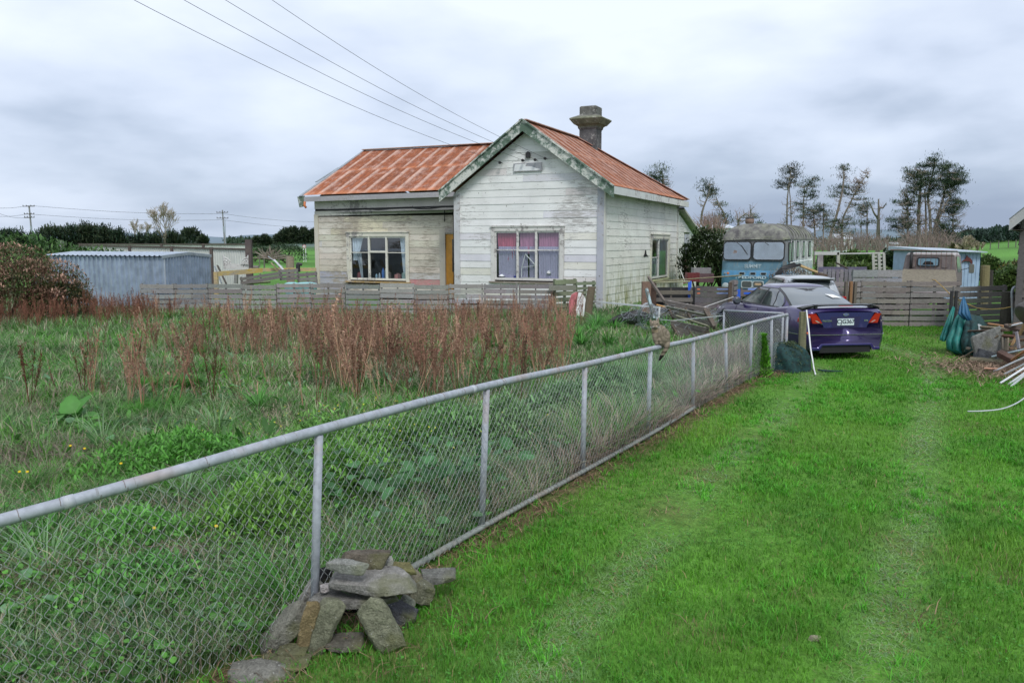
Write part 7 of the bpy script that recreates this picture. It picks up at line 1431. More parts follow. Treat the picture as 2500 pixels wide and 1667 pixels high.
m = MB(); p = D(2380, 815, 17.0); m.lathe(p, [(.01, -.2), (.14, -.1), (.17, .05), (.1, .18), (.02, .22)], 10, ax=(.5, 0, 1), col=(.4, .42, .42)); tag(m.build('clear_bag', plain('clear_plastic', (.30, .34, .34), .25), smooth=True), 'crumpled grey-white plastic bag in the dark netting', 'bag')
# ---- timber pile
TP = 'scrap timber heap at the right edge'
T_ = lambda x, y: (2340 + x / 6.03, 700 + y / 6.03)
def tp(x0, y0, x1, y1, th_px, Y0, Y1, col, lab, mat='greywood', cyl=False, thick=.03, name='plank'):
    u0, v0 = T_(x0, y0); u1, v1 = T_(x1, y1); Ym = (Y0 + Y1) / 2; ex_ = 1.25 if x1 >= 960 else 1.0; u1 = u0 + (u1 - u0) * ex_; v1 = v0 + (v1 - v0) * ex_
    plank(u0, v0, Y0, u1, v1, Y1, th_px / 6.03 * Ym / 2000, thick, col, lab, mat=mat, cyl=cyl, group=TP, up=(0, -1, .45), name=name)
tp(520, 1245, 965, 1040, 42, 14.6, 14.1, None or (1, 1, 1), 'uppermost of the white painted planks fanning out of the timber heap', WP); tp(670, 1290, 965, 1140, 26, 14.2, 13.8, (1, 1, 1), 'narrow white plank second from top in the fan', WP); tp(610, 1420, 965, 1195, 34, 13.5, 13.5, (1, 1, 1), 'white plank reaching farthest onto the lawn', WP)
tp(730, 1440, 965, 1275, 34, 13.4, 13.3, (1, 1, 1), 'second lowest white plank of the fan', WP); tp(770, 1468, 965, 1310, 26, 13.2, 13.1, (1, 1, 1), 'lowest thin white plank of the fan', WP)
tp(500, 1030, 965, 925, 44, 15.6, 14.9, (1, 1, 1), 'pale blue-white plank lying across the heap above the log', plain('pale_blue_timber', (.42, .52, .55), .5)); tp(740, 1110, 965, 950, 40, 15.1, 14.4, (.48, .26, .14), 'orange-brown board slanting behind the white planks'); tp(175, 1080, 650, 1125, 112, 15.9, 15.5, (.19, .17, .11), 'short thick debarked log lying at the front of the heap', cyl=True, name='log')
tp(600, 975, 800, 1080, 95, 15.3, 15.0, (.095, .055, .045), 'dark red-brown splintered stump end above the white planks', thick=.12); tp(375, 1200, 580, 1212, 38, 14.7, 14.6, (.46, .26, .18), 'flat pinkish board on the ground in front of the log'); tp(80, 1030, 590, 715, 24, 16.3, 16.0, (.16, .13, .09), 'long brown pole slanting down beside the concrete slab', cyl=True, name='pole')
tp(140, 655, 650, 640, 34, 16.8, 16.0, (.075, .05, .04), 'upper dark brown beam jutting left from the heap'); tp(390, 700, 830, 735, 44, 16.4, 15.8, (.10, .045, .03), 'reddish dark beam below the upper beam', thick=.06); tp(330, 600, 690, 625, 62, 16.9, 16.4, (.27, .22, .15), 'wide tan board near the top of the heap'); tp(435, 545, 662, 580, 30, 17.0, 16.6, (.45, .24, .12), 'orange board end at the top of the heap')
tp(690, 570, 965, 665, 55, 16.2, 15.6, (.085, .06, .05), 'dark weathered beam across the right top of the heap', thick=.08); tp(750, 580, 965, 530, 22, 16.0, 15.6, (1, 1, 1), 'thin white plank at the very top right of the heap', WP); tp(715, 760, 705, 950, 88, 15.9, 15.8, (.23, .19, .14), 'upright tan board standing in the middle of the heap'); tp(640, 745, 650, 930, 44, 16.0, 15.9, (.19, .17, .14), 'narrow upright grey board left of the tan one')
tp(780, 865, 860, 720, 60, 15.6, 15.6, (.44, .27, .13), 'broken orange board end leaning on the upright lilac board'); tp(855, 660, 890, 910, 56, 15.5, 15.4, (.34, .31, .34), 'upright lilac-grey board at the right of the heap'); tp(820, 900, 860, 990, 60, 15.5, 15.3, (.22, .16, .09), 'brown block at the base of the lilac board'); tp(900, 700, 965, 580, 46, 15.2, 15.0, (.38, .25, .13), 'tan board behind the lilac board')
tp(700, 1215, 965, 1115, 20, 14.2, 14.0, (.12, .08, .06), 'dark batten in the shadow between the white planks'); tp(690, 1360, 965, 1330, 24, 14.0, 13.9, (.14, .10, .075), 'dark short offcut under the white planks')
p = D(2340 + 470 / 6.03, 700 + 880 / 6.03, 16.1); rock((p.x, 16.1, p.z - .02), (.34, .07, .36), (.1, -.35, .1), 77, (.23, .235, .225), 'triangular grey concrete slab leaning in the timber heap', 'concrete_slab', TP, True, 'slab', 8)
p = D(2403, 866, 16.0); rock((p.x, 16.0, p.z - .03), (.16, .12, .12), (0, .3, 0), 78, (.10, .105, .115), 'dark blue-grey stone at the foot of the concrete slab', 'stone', TP)
p = D(2496, 768, 14.8); m = MB(); pr2 = [(.16, 0)]; 
for k in range(9): pr2 += [(.20, .02 + k * .05), (.175, .045 + k * .05)]
m.lathe(p, pr2, 24, ax=(1, .2, .45), col=(.10, .09, .08)); tag(m.build('corrugated_duct', plain('dark_ribbed_metal', (.10, .09, .085), .35, .5), smooth=True), 'dark ribbed metal duct end at the top right of the timber heap', 'duct', TP)
n = 1700; x = rng.normal(9.0, .65, n); y = rng.normal(14.9, .8, n); v, t, c = blades(x, y, rng.uniform(.05, .16, n), .018, rng.uniform(2.2, 3.4, n), rng.uniform(0, 6.28, n), np.array([.30, .21, .15]) * rng.uniform(.35, 1.3, (n, 1)), z0=rng.uniform(.005, .06, n), segs=2); tag(np_mesh('bark_chips', v, t, MAT['dry'], c, origin=(9, 14.9, 0)), 'bark chips and splinters scattered in front of the timber heap', 'wood chips', kind='stuff')
for k in range(9):
    n = 120; x = rng.normal(10.2 + .3 * rng.random(), .5, n)
# infill of dark timber behind so the heap is solid
e = thing('timber_stack', (10.6, 15.5, 0), 'rear stack of dark mixed timber at the core of the heap by the shed', 'timber'); m = MB()
for k in range(34): c = random.choice([(.09, .065, .05), (.15, .11, .08), (.2, .17, .14), (.28, .18, .11)]); x = random.uniform(9.9, 11.2); y = random.uniform(14.9, 16.6); z = random.uniform(.05, 1.0 if x > 10.2 else .55); a_ = random.uniform(-.6, .6); L_ = random.uniform(.4, .9); m.beam((x - L_ * math.cos(a_), y - L_ * math.sin(a_) * .5, max(.03, z - .1)), (x + L_ * math.cos(a_), y + L_ * math.sin(a_) * .5, z + random.uniform(-.1, .2)), .09, .04, col=c)
m.build('timbers', MAT['greywood'], e)
# hoses, gate post, green bag
e = thing('timber_post', (5.62, 15.75, 0), 'short square greenish post standing just left of the purple car boot', 'post'); m = MB(); m.box((5.62, 15.75, .51), (.11, .11, 1.03), (0, -.015, 0), (.19, .18, .11)); m.build('shaft', MAT['greywood2'], e); m = MB(); m.box((5.70, 15.68, .93), (.05, .05, .03), None, (.7, .2, .05)); m.box((5.70, 15.68, .62), (.05, .04, .03), None, (.5, .5, .5)); m.box((5.70, 15.68, .20), (.05, .04, .05), None, (.5, .5, .5)); m.build('hinge_bolt', ORG, e)
m = MB(); m.tube(catmull([D(1969, 757, 15.65), D(1971, 775, 15.6), D(1974, 800, 15.5), D(1979, 850, 15.3), D(1984, 880, 15.1), G(1987, 900, .03), G(1991, 914, .01)], 5), .014, 8, (.72, .72, .74)); tag(m.build('hose', MAT['white'], smooth=True), 'white hose hanging from the short post down onto the grass', 'hose')
m = MB(); m.tube(catmull([G(2362, 1004, .03), G(2400, 1003, .05), G(2445, 998, .07), G(2480, 985, .1), G(2510, 965, .16), G(2560, 930, .2)], 5), .010, 8, (.55, .6, .63)); tag(m.build('hose', plain('grey_hose', (.42, .46, .47), .5), smooth=True), 'pale hose end lying on the lawn at the right edge', 'hose')
bc = Vector((5.12, 15.05, 0)); P_ = []
for i in range(13):
    t = i / 12; r_ = []
    for j in range(40):
        a = 2 * math.pi * j / 40; rr = (1 - .30 * t - .66 * t ** 3) * (1 + .10 * math.sin(a * 7 + i * .5) + .05 * math.sin(a * 3 + 1)); sk_ = -.10 * t; r_.append(bc + Vector((.42 * rr * math.cos(a) + sk_, .34 * rr * math.sin(a), .50 * math.sin(t * math.pi / 2) ** .8 + .03 * math.sin(a * 5 + t * 6) * t)))
    P_.append(r_)
m = MB(); m.grid(P_, (1, 1, 1), wrapu=True); m.f.append(tuple(12 * 40 + k for k in range(40))); o = m.build('green_sack', DKG, smooth=True); tag(o, 'dark green mesh sack of clippings slumped at the end of the netting fence', 'sack')
n = 900; a = rng.uniform(0, 6.28, n); r_1 = np.sqrt(rng.random(n)); q = leaves(NEED_, np.stack([5.08 + .36 * r_1 * np.cos(a), 15.0 + .30 * r_1 * np.sin(a), .50 * np.sqrt(np.clip(1.02 - r_1 ** 2, 0, 1)) + rng.uniform(0, .03, n)], 1), rng.uniform(.02, .08, n), np.array([.12, .16, .08]) * rng.uniform(.4, 1.6, (n, 1)), (-.4, 1)); np_mesh('clippings', q[0], q[1], MAT['leaf'], q[2], parent=o)
m = MB(); m.prism([(0, 0), (.25, -.16), (.38, -.20), (.05, -.17)], (5.62, 14.9, .02), (1, 0, 0), (0, 1, 0), (0, 0, 1), .02); tag(m.build('net_scrap', DKG), 'flat dark scrap of netting on the lawn right of the hose', 'net')
# low dead brushwood behind the netting next to the car
n = 900; tt = rng.uniform(.4, 1, n); x = 3.0 + 2.0 * tt - rng.uniform(.15, 1.1, n); y = 12.9 + 2.8 * tt + rng.normal(0, .3, n); v, t, c = blades(x, y, rng.uniform(.3, .8, n), .010, rng.uniform(.1, .8, n), rng.uniform(0, 6.28, n), np.array([.34, .28, .24]) * rng.uniform(.4, 1.4, (n, 1))); tag(np_mesh('dead_brush', v, t, MAT['dry'], c, origin=(4, 14.2, 0)), 'grey-brown dead brush packed behind the far bays of netting', 'dead brush', kind='stuff')
# ================================================================== SHRUBS, TREES, DISTANCE
def bush(name, ells, n, size, cols, label, cat='shrub', tmpl=LONGL, group=None, mat='leaf', stems=True, topcol=None, up=(.0, 1.5), shell=.55):
    V = []; T = []; C = []; per = n // len(ells); parts = []
    for (c, r_) in ells:
        c = np.array(c); r_ = np.array(r_); d = rng.normal(0, 1, (per, 3)); d /= np.linalg.norm(d, axis=1)[:, None]; d[:, 2] = np.where(d[:, 2] < -.2, -d[:, 2], d[:, 2]); d[:, 1] = np.where(rng.random(per) < .6, -np.abs(d[:, 1]), d[:, 1])
        rad = shell + (1 - shell) * rng.random(per) ** .4; lump = 1 + .22 * (fbm(d[:, 0] * 2.5 + c[0], d[:, 2] * 2.5 + d[:, 1] * 2, 3) - .5) * 2
        P_ = c + d * r_ * (rad * lump)[:, None]; P_[:, 2] = np.maximum(P_[:, 2], .02)
        q = fbm(P_[:, 0] * 1.8, P_[:, 2] * 1.8 + P_[:, 1], 3); cc_ = np.array(cols)[np.clip(((q - .25) * 2 * len(cols)).astype(int) + rng.integers(-1, 2, per), 0, len(cols) - 1)]
        if topcol is not None: k = (rad * lump > .97) & (rng.random(per) < .75) & (q > .30); cc_ = np.where(k[:, None], np.array(topcol), cc_)
        cc_ = cc_ * rng.uniform(.6, 1.4, (per, 1)); parts.append(leaves(tmpl, P_, size * rng.uniform(.6, 1.4, per), cc_, up))
    v, t, c = join(parts); lo = ells[0][0]
    if stems:
        e = thing(name, (lo[0], lo[1], 0), label, cat, group); np_mesh('foliage', v, t, MAT[mat], c, parent=e); m = MB()
        for (c0, r_) in ells:
            for k in range(5): m.tube([(c0[0] + random.uniform(-.2, .2), c0[1], 0), (c0[0] + random.uniform(-.5, .5) * r_[0], c0[1] + random.uniform(-.3, .3) * r_[1], c0[2]), (c0[0] + random.uniform(-.7, .7) * r_[0], c0[1] + random.uniform(-.5, .5) * r_[1], c0[2] + r_[2] * .7)], [.04, .03, .01], 4, (.13, .10, .08))
        m.build('stems', MAT['bark'], e); return e
    o = np_mesh(name, v, t, MAT[mat], c, origin=(lo[0], lo[1], 0)); return tag(o, label, cat, group)
bush('flowering_shrub', [((-15.6, 25.2, .9), (2.2, 1.6, 1.4)), ((-14.2, 24.8, .7), (1.5, 1.4, 1.15)), ((-17.2, 25.5, 1.0), (2.0, 1.5, 1.35)), ((-13.5, 24.4, .4), (1.0, 1.0, .85))], 26000, .085, [(.05, .075, .025), (.12, .09, .045), (.17, .11, .07), (.08, .12, .035), (.20, .12, .08)], 'huge rounded shrub with dried pinkish brown flower heads at the left edge', topcol=(.42, .26, .19))
bush('shrub', [((-22, 36, 1.4), (3.5, 2, 1.3)), ((-19, 36, 1.2), (2.5, 2, .9))], 3500, .22, [(.05, .12, .03), (.09, .17, .05)], 'lighter green shrub beyond the big brown shrub at the left edge')
bush('hedge', [((D(1735, 600, 36).x, 36, 1.0), (1.3, 1.2, 1.75)), ((D(1710, 600, 36).x, 36.3, 1.0), (1.0, 1.2, 1.85)), ((D(1765, 600, 37).x, 37, .9), (.9, 1.2, 1.8))], 9000, .15, [(.025, .05, .018), (.045, .075, .025), (.06, .09, .035)], 'dark green hedge bush between the cottage lean-to and the bus')
def P(u, v, y): return D(u, v, y)
def twigs(name, pts, n, r_, col, label, h=1.0, y=60, cat='tree', group=None, spread=1.):
    m = MB()
    for k in range(n):
        u = random.uniform(pts[0], pts[1]); b = D(u, pts[3], y + random.uniform(-2, 2)); tz = D(u, pts[2], y).z; f = math.sin((u - pts[0]) / (pts[1] - pts[0]) * math.pi) ** .5; hh = (tz - b.z) * random.uniform(.55, 1.05) * f; dx = random.uniform(-1, 1) * spread; p1_ = b + Vector((dx * .3, 0, hh * .5)); p2_ = b + Vector((dx, random.uniform(-.4, .4), hh)); m.tube([b, p1_, p2_], [r_, r_ * .8, r_ * .3], 3, jit(col, .3), cap=False)
        for q in range(3): a = p1_.lerp(p2_, random.random()); m.tube([a, a + Vector((random.uniform(-.5, .5), 0, random.uniform(.1, .5))) * (hh * .35)], [r_ * .5, r_ * .2], 3, jit(col, .3), cap=False)
    o = m.build(name, MAT['bark']); return tag(o, label, cat, group)
twigs('bare_thicket', (1702, 1768, 516, 570), 160, .02, (.22, .16, .13), 'brown twiggy thicket above the dark hedge bush', y=44, cat='thicket', spread=.5)
# ---- pines: trunks as pixel polylines at a distance, foliage clumps as pixel ellipses
def pine(name, Y, trunks, clumps, label, cat='pine tree', group='windblown pines on the right', tw=(), r0=.125, cols=((.036, .066, .040), (.058, .094, .052), (.09, .12, .07)), dens=1.0, base=None):
    k_ = Y / 2000.; bx = trunks[0][0][0]; e = thing(name, (D(bx, 600, Y).x, Y, hill(D(bx, 600, Y).x, Y)), label, cat, group); m = MB(); ends = []
    for ti_, tr in enumerate(trunks):
        yo = random.uniform(-1.2, 1.2); pts = [D(u, v, Y + yo * i / max(1, len(tr) - 1)) for i, (u, v) in enumerate(tr)]
        g = Vector((pts[0].x, pts[0].y, float(hill(pts[0].x, pts[0].y)) - .1)); pts = [g] + pts if g.z < pts[0].z else pts
        P_ = catmull(pts, 4); rr = [r0 * (1, .75, .65)[min(ti_, 2)] * (1 - .75 * i / len(P_)) for i in range(len(P_))]; m.tube(P_, rr, 7, jit((.22, .19, .165), .1)); ends.append(P_)
    allp = [p for E_ in ends for p in E_[2:]]
    # limbs from the trunks out to each clump
    for (u, v, ru, rv, *_) in clumps:
        c = D(u, v, Y + random.uniform(-1.5, 1.5)); bst = min(allp, key=lambda p: (p - c).length + max(0, (p.z - c.z)) * 1.2)
        m.tube([bst, bst.lerp(c, .5) + Vector((0, 0, -.15)), c], [.06, .045, .02], 4, (.20, .175, .15), cap=False)
        for q in range(12): o_ = c + Vector((random.uniform(-.8, .8) * ru * k_, random.uniform(-.6, .6), random.uniform(-.5, .7) * rv * k_)); m.tube([c.lerp(bst, random.uniform(0, .4)), o_], [.03, .012], 3, (.2, .17, .15), cap=False)
    for (u0, u1, v0, v1, n) in tw:      # dead twiggy sprays
        for q in range(n):
            c = D(random.uniform(u0, u1), random.uniform(v0, v1), Y + random.uniform(-1, 1)); bst = min(allp, key=lambda p: (p - c).length + max(0, (p.z - c.z)) * 2); md = bst.lerp(c, .55) + Vector((random.uniform(-.2, .2), 0, random.uniform(-.3, .1))); m.tube([bst, md, c], [.045, .032, .012], 3, jit((.27, .23, .21), .2), cap=False)
            for z in range(3): a = md.lerp(c, random.random()); m.tube([a, a + Vector((random.uniform(-.5, .5), 0, random.uniform(-.1, .6)))], [.014, .006], 3, jit((.27, .22, .2), .2), cap=False)
    m.build('trunk', MAT['bark'], e); parts = []
    for cl_ in clumps:
        u, v, ru, rv = cl_[:4]; cs = cl_[4] if len(cl_) > 4 else None; nb = max(4, int(ru * rv * .055)); c0 = D(u, v, Y)
        for b in range(nb):     # a clump is several little tufts with gaps between
            a_ = random.uniform(0, 6.28); q = math.sqrt(random.random()) * 1.3; c = c0 + Vector((math.cos(a_) * ru * k_ * q, random.uniform(-.5, .5) * ru * k_, math.sin(a_) * rv * k_ * q)); n = int(50 * dens); tr_ = random.uniform(.28, .62) * (.5 + Y / 180)
            d = rng.normal(0, .5, (n, 3)) * np.array([1.35, 1.2, .55]) * tr_; P_ = np.array(c) + d; base_ = np.array(cs if cs else cols[random.randrange(len(cols))]); parts.append(leaves(NEED, P_, rng.uniform(.12, .27, n) * (Y / 90) ** .7, base_ * rng.uniform(.5, 1.6, (n, 1)), (-.2, 1.6)))
    if parts: v, t, c = join(parts); np_mesh('crown', v, t, MAT['needle'], c, parent=e)
    return e
NEED = (np.array([(-.10, 0, 0), (.10, 0, .02), (.06, 1, .05), (-.07, .9, -.03)]), np.array([(0, 1, 2), (0, 2, 3)]))
def q5(x, y): return (1560 + x / 2.502, 360 + y / 2.502)
def c5(x, y, rx, ry, *k): return (*q5(x, y), rx / 2.502, ry / 2.502, *k)
RUSTY = (.16, .075, .035); BRN = (.11, .085, .055)
pine('pine_tree', 62, [[q5(150, 330), q5(150, 220), q5(140, 150)]], [c5(125, 150, 38, 30), c5(100, 185, 45, 22), c5(140, 205, 35, 20), c5(75, 170, 28, 14)], 'pine crown showing just above the cottage roof eave', tw=[(1626, 1640, 430, 470, 8)])
pine('pine_tree', 70, [[q5(378, 480), q5(390, 380), q5(420, 300), q5(435, 240)]], [c5(435, 225, 40, 22), c5(392, 262, 34, 18), c5(455, 255, 22, 16), c5(415, 292, 44, 16), c5(450, 285, 25, 12)], 'slim wind-bent pine between the cottage and the bus', tw=[(1700, 1712, 470, 540, 8)])
pine('pine_tree', 74, [[q5(530, 480), q5(515, 400), q5(485, 345), q5(470, 300)]], [c5(485, 355, 38, 10), c5(512, 410, 26, 11), c5(505, 432, 45, 10), c5(535, 452, 28, 10)], 'small layered pine close behind the bus roof', tw=[(1728, 1762, 480, 545, 14)])
pine('dead_tree', 66, [[q5(605, 490), q5(610, 440), q5(660, 400)], [q5(680, 470), q5(679, 350)]], [c5(700, 425, 26, 9, (.10, .12, .06)), c5(735, 470, 18, 6)], 'bare branching tree behind the brown flue cowl', tw=[(1796, 1830, 515, 555, 26), (1830, 1848, 505, 530, 8)], r0=.09)
pine('pine_tree', 92, [[q5(903, 495), q5(905, 350), q5(915, 230), q5(930, 140)], [q5(930, 495), q5(925, 330), q5(920, 240), q5(950, 170)]], [c5(935, 120, 55, 16), c5(905, 150, 30, 20), c5(950, 150, 35, 16), c5(915, 185, 35, 18), c5(880, 218, 28, 16), c5(865, 243, 26, 10), c5(930, 215, 26, 14), c5(950, 180, 20, 10), c5(905, 240, 20, 10)], 'tall thin double-trunked pine, leftmost of the group above the bus rear', tw=[(1900, 1950, 470, 545, 26)], cols=((.035, .05, .03), (.055, .065, .04)))
pine('pine_tree', 88, [[q5(1002, 540), q5(1005, 400), q5(1008, 300), q5(1040, 210)]], [c5(1062, 190, 26, 18), c5(1050, 218, 34, 16), c5(1010, 236, 42, 12), c5(1060, 240, 30, 12), c5(1050, 290, 46, 13), c5(1020, 275, 40, 10), c5(985, 342, 30, 9), c5(1070, 305, 26, 10), c5(990, 380, 30, 16, BRN)], 'flat-layered dark pine right of the double-trunked one', tw=[(1940, 1975, 470, 560, 20)])
pine('pine_tree', 80, [[q5(1075, 560), q5(1070, 470), q5(1065, 400)], [q5(1125, 560), q5(1128, 420), q5(1128, 360)]], [c5(1060, 385, 50, 24, (.06, .075, .04)), c5(1030, 410, 46, 22), c5(1090, 400, 40, 20), c5(1035, 480, 30, 22, RUSTY), c5(1128, 350, 26, 20), c5(1140, 410, 30, 18), c5(1000, 430, 34, 16), c5(1090, 440, 46, 16, BRN), c5(1130, 470, 36, 18)], 'low scrubby pine with a rusty brown patch behind the bus rear', r0=.12, tw=[(1970, 2010, 520, 590, 20)])
pine('pine_tree', 94, [[q5(1165, 560), q5(1205, 420), q5(1235, 300), q5(1250, 200), q5(1248, 140)], [q5(1240, 560), q5(1245, 440), q5(1290, 340), q5(1340, 240), q5(1400, 160)]], [c5(1262, 135, 30, 14), c5(1245, 122, 14, 9), c5(1250, 185, 26, 14, BRN), c5(1232, 240, 46, 14), c5(1215, 275, 36, 15), c5(1275, 245, 38, 14), c5(1308, 240, 28, 12, RUSTY), c5(1200, 300, 24, 12), c5(1250, 280, 40, 12), c5(1330, 268, 26, 10), c5(1335, 215, 14, 6, RUSTY), c5(1330, 350, 40, 8), c5(1360, 318, 26, 8)], 'leaning grey pine with orange-brown tufts in the middle of the group', tw=[(2078, 2125, 415, 470, 46), (2030, 2090, 470, 560, 46)], r0=.2)
pine('pine_tree', 84, [[q5(1240, 600), q5(1238, 520), q5(1225, 450)]], [c5(1170, 455, 46, 14), c5(1215, 445, 40, 12), c5(1150, 480, 40, 12), c5(1290, 442, 44, 12), c5(1285, 465, 38, 10), c5(1280, 522, 34, 10), c5(1200, 500, 50, 14), c5(1200, 590, 34, 20)], 'low spreading dark pine boughs at the foot of the leaning pine', r0=.11, tw=[(2000, 2080, 540, 600, 34)])
pine('pine_tree', 90, [[q5(1395, 570), q5(1393, 450), q5(1398, 345)], [q5(1355, 560), q5(1358, 440)]], [c5(1370, 362, 36, 12), c5(1400, 352, 20, 9), c5(1345, 385, 24, 9), c5(1400, 458, 32, 9), c5(1360, 405, 18, 8), c5(1375, 468, 20, 8)], 'thin grey pine left of the bare snag', tw=[(2095, 2125, 490, 560, 20)])
pine('dead_snag', 86, [[q5(1463, 570), q5(1464, 430), q5(1463, 315)], [q5(1464, 470), q5(1435, 400), q5(1408, 335)], [q5(1464, 400), q5(1490, 370), q5(1512, 340)]], [], 'bare grey snag standing right of the pine group', cat='dead tree', r0=.22, tw=[(2125, 2165, 500, 560, 16)])
big = [c5(a[0], a[1], a[2] * 1.35, a[3] * 1.3, *a[4:]) for a in ((1805, 70, 22, 14), (1790, 92, 30, 14), (1745, 108, 24, 11), (1700, 135, 40, 16), (1660, 160, 34, 12), (1690, 178, 50, 14), (1735, 150, 40, 20), (1765, 178, 36, 18), (1885, 105, 26, 14), (1860, 135, 36, 18), (1905, 150, 40, 20), (1945, 190, 32, 24), (1900, 195, 48, 24), (1850, 180, 42, 20), (1965, 205, 18, 14), (1830, 225, 60, 20), (1905, 235, 56, 22), (1885, 270, 50, 16), (1760, 225, 50, 18), (1700, 240, 40, 14), (1665, 268, 38, 9), (1640, 290, 26, 8), (1745, 280, 40, 16), (1625, 340, 40, 11), (1605, 352, 36, 9), (1690, 330, 32, 12), (1640, 400, 44, 11), (1605, 440, 44, 14), (1630, 455, 40, 10), (1590, 495, 40, 13), (1630, 490, 40, 11), (1910, 325, 50, 18), (1945, 350, 30, 12), (1890, 300, 36, 14), (1920, 395, 44, 14), (1930, 410, 28, 10), (1870, 375, 30, 12), (1850, 455, 44, 16), (1865, 520, 52, 24), (1900, 545, 40, 20), (1830, 500, 30, 16), (1940, 375, 22, 9), (2000, 508, 26, 10, (.05, .06, .045)))]
pine('pine_clump', 84, [[q5(1712, 620), q5(1708, 420), q5(1718, 260), q5(1725, 170)], [q5(1780, 640), q5(1778, 420), q5(1765, 300), q5(1800, 130), q5(1810, 80)], [q5(1750, 620), q5(1752, 400), q5(1745, 260)], [q5(1805, 500), q5(1850, 340), q5(1880, 210), q5(1890, 130)], [q5(1640, 540), q5(1642, 350)], [q5(1915, 560), q5(1918, 420)], [q5(1800, 560), q5(1840, 420), q5(1900, 300)]], big, 'largest dense pine at the right, above the flatbed truck', tw=[(2185, 2290, 530, 615, 240), (2195, 2320, 430, 540, 200), (2195, 2215, 500, 560, 10), (2330, 2360, 520, 560, 20)], r0=.26, dens=1.35)
# brown undergrowth along the tree bases and green bushes before it
twigs('bare_thicket', (1975, 2200, 562, 612), 420, .025, (.21, .17, .15), 'brown leafless undergrowth below the right-hand pines', y=76, cat='thicket', spread=1.0)
twigs('bare_thicket', (2178, 2360, 556, 615), 300, .025, (.22, .17, .15), 'grey-brown brush under the largest pine', y=78, cat='thicket', spread=1.0)
def hb_(u0, u1, vt, y, col, label, n=5000, size=.3, name='bush', grp=None):
    a = D(u0, vt, y); b = D(u1, vt, y); w_ = b.x - a.x; k = max(1, int(w_ / (a.z * 1.6 + .5))); g = float(hill((a.x + b.x) / 2, y)); h = a.z - g
    ells = [((a.x + w_ * (i + .5) / k, y + random.uniform(-.5, .5), g + h * .42), (w_ / k * .68, 1.2, h * random.uniform(.48, .62))) for i in range(k)]; return bush(name, ells, n, size, col, label, 'bush', stems=True, group=grp)
GRb = [(.05, .10, .025), (.09, .15, .04), (.12, .18, .05)]; DGb = [(.02, .045, .02), (.035, .065, .025), (.05, .085, .03)]
hb_(2000, 2050, 616, 46, GRb, 'olive bush seen through the white goal-like frame', 2500, .2); hb_(2050, 2130, 608, 48, GRb, 'light green bush between the white frame and the lattice', 4500, .22); hb_(2155, 2212, 606, 42, DGb, 'dark round bush right of the lattice panel', 4500, .2); hb_(1995, 2160, 645, 38, GRb, 'low grassy shrub strip behind the lilac palings', 3000, .2)
hb_(2386, 2440, 628, 38, GRb, 'green bramble bush right of the blue shed', 5000, .17); hb_(2425, 2500, 655, 30, GRb, 'near green bramble bush behind the strainer post', 6000, .14); hb_(2455, 2530, 636, 34, [(.10, .10, .03), (.20, .16, .03), (.05, .07, .03)], 'gorse bush flecked with yellow near the dark shed', 4500, .14); hb_(2310, 2350, 597, 60, [(.10, .11, .05), (.14, .14, .06)], 'olive shrub left of the pampas plumes', 1800, .25)
hb_(1590, 1640, 600, 50, DGb, 'dark bush hidden behind the cottage back corner', 1500, .3)
# pampas
e = thing('pampas_grass', D(2372, 612, 46), 'pampas grass with cream plumes behind the blue shed', 'pampas grass'); parts = []; m = MB()
for (u, v, du) in ((2353, 586, -3), (2358, 583, -2), (2363, 586, 0), (2367, 581, 0), (2370, 588, 0), (2373, 584, 1), (2377, 590, 2), (2386, 596, 2), (2388, 603, 3), (2352, 597, -7), (2402, 598, 9), (2337, 607, -6), (2360, 592, -2)):
    tip = D(u, v, 46); bs = D(u - du, 614, 46); m.tube([Vector((bs.x, 46, 0)), bs, tip], [.02, .015, .008], 3, (.4, .35, .25)); n = 70; tt = rng.uniform(.0, 1, n)[:, None]; P_ = np.array(bs.lerp(tip, .35)) * (1 - tt) + np.array(tip) * tt + rng.normal(0, .035, (n, 3)) * (1 - tt * .5); parts.append(leaves(NEED, P_, rng.uniform(.14, .26, n), np.array([.52, .45, .34]) * rng.uniform(.6, 1.2, (n, 1)), (.6, 1.5)))
m.build('stalk', MAT['dry'], e); v, t, c = join(parts); np_mesh('plume', v, t, MAT['dry'], c, parent=e)
# far white roofs and sheds between trees
for (u0, u1, v0, v1, y, lab) in ((1690, 1790, 552, 563, 55, 'long pale roof edge behind the brown thicket'), (2046, 2082, 578, 592, 120, 'distant white building behind the leaning pine'), (2185, 2202, 594, 599, 130, 'distant white roof at the foot of the largest pine'), (2065, 2076, 597, 603, 110, 'tiny white shed low between the pines')):
    a = D(u0, v1, y); b = D(u1, v0, y); e = thing('far_building', (a.x, y, 0), lab, 'building', 'pale buildings among the pines'); m = MB(); m.box(((a.x + b.x) / 2, y + 2, b.z - .45 * (b.z - a.z) - 1.0), (b.x - a.x, 4, 2.0), None, (.45, .47, .48)); m.build('wall', MAT['white'], e)
    m = MB(); h = max(.12, (b.z - a.z) * .45); m.prism([(-.2, 0), (4.2, 0), (2, h * 2.0)], (a.x - .2, y, b.z - h), (0, 1, 0), (0, 0, 1), (1, 0, 0), b.x - a.x + .4, (.5, .54, .58)); m.build('roof', plain('far_roof_%d' % u0, (.50, .55, .60), .5), e)
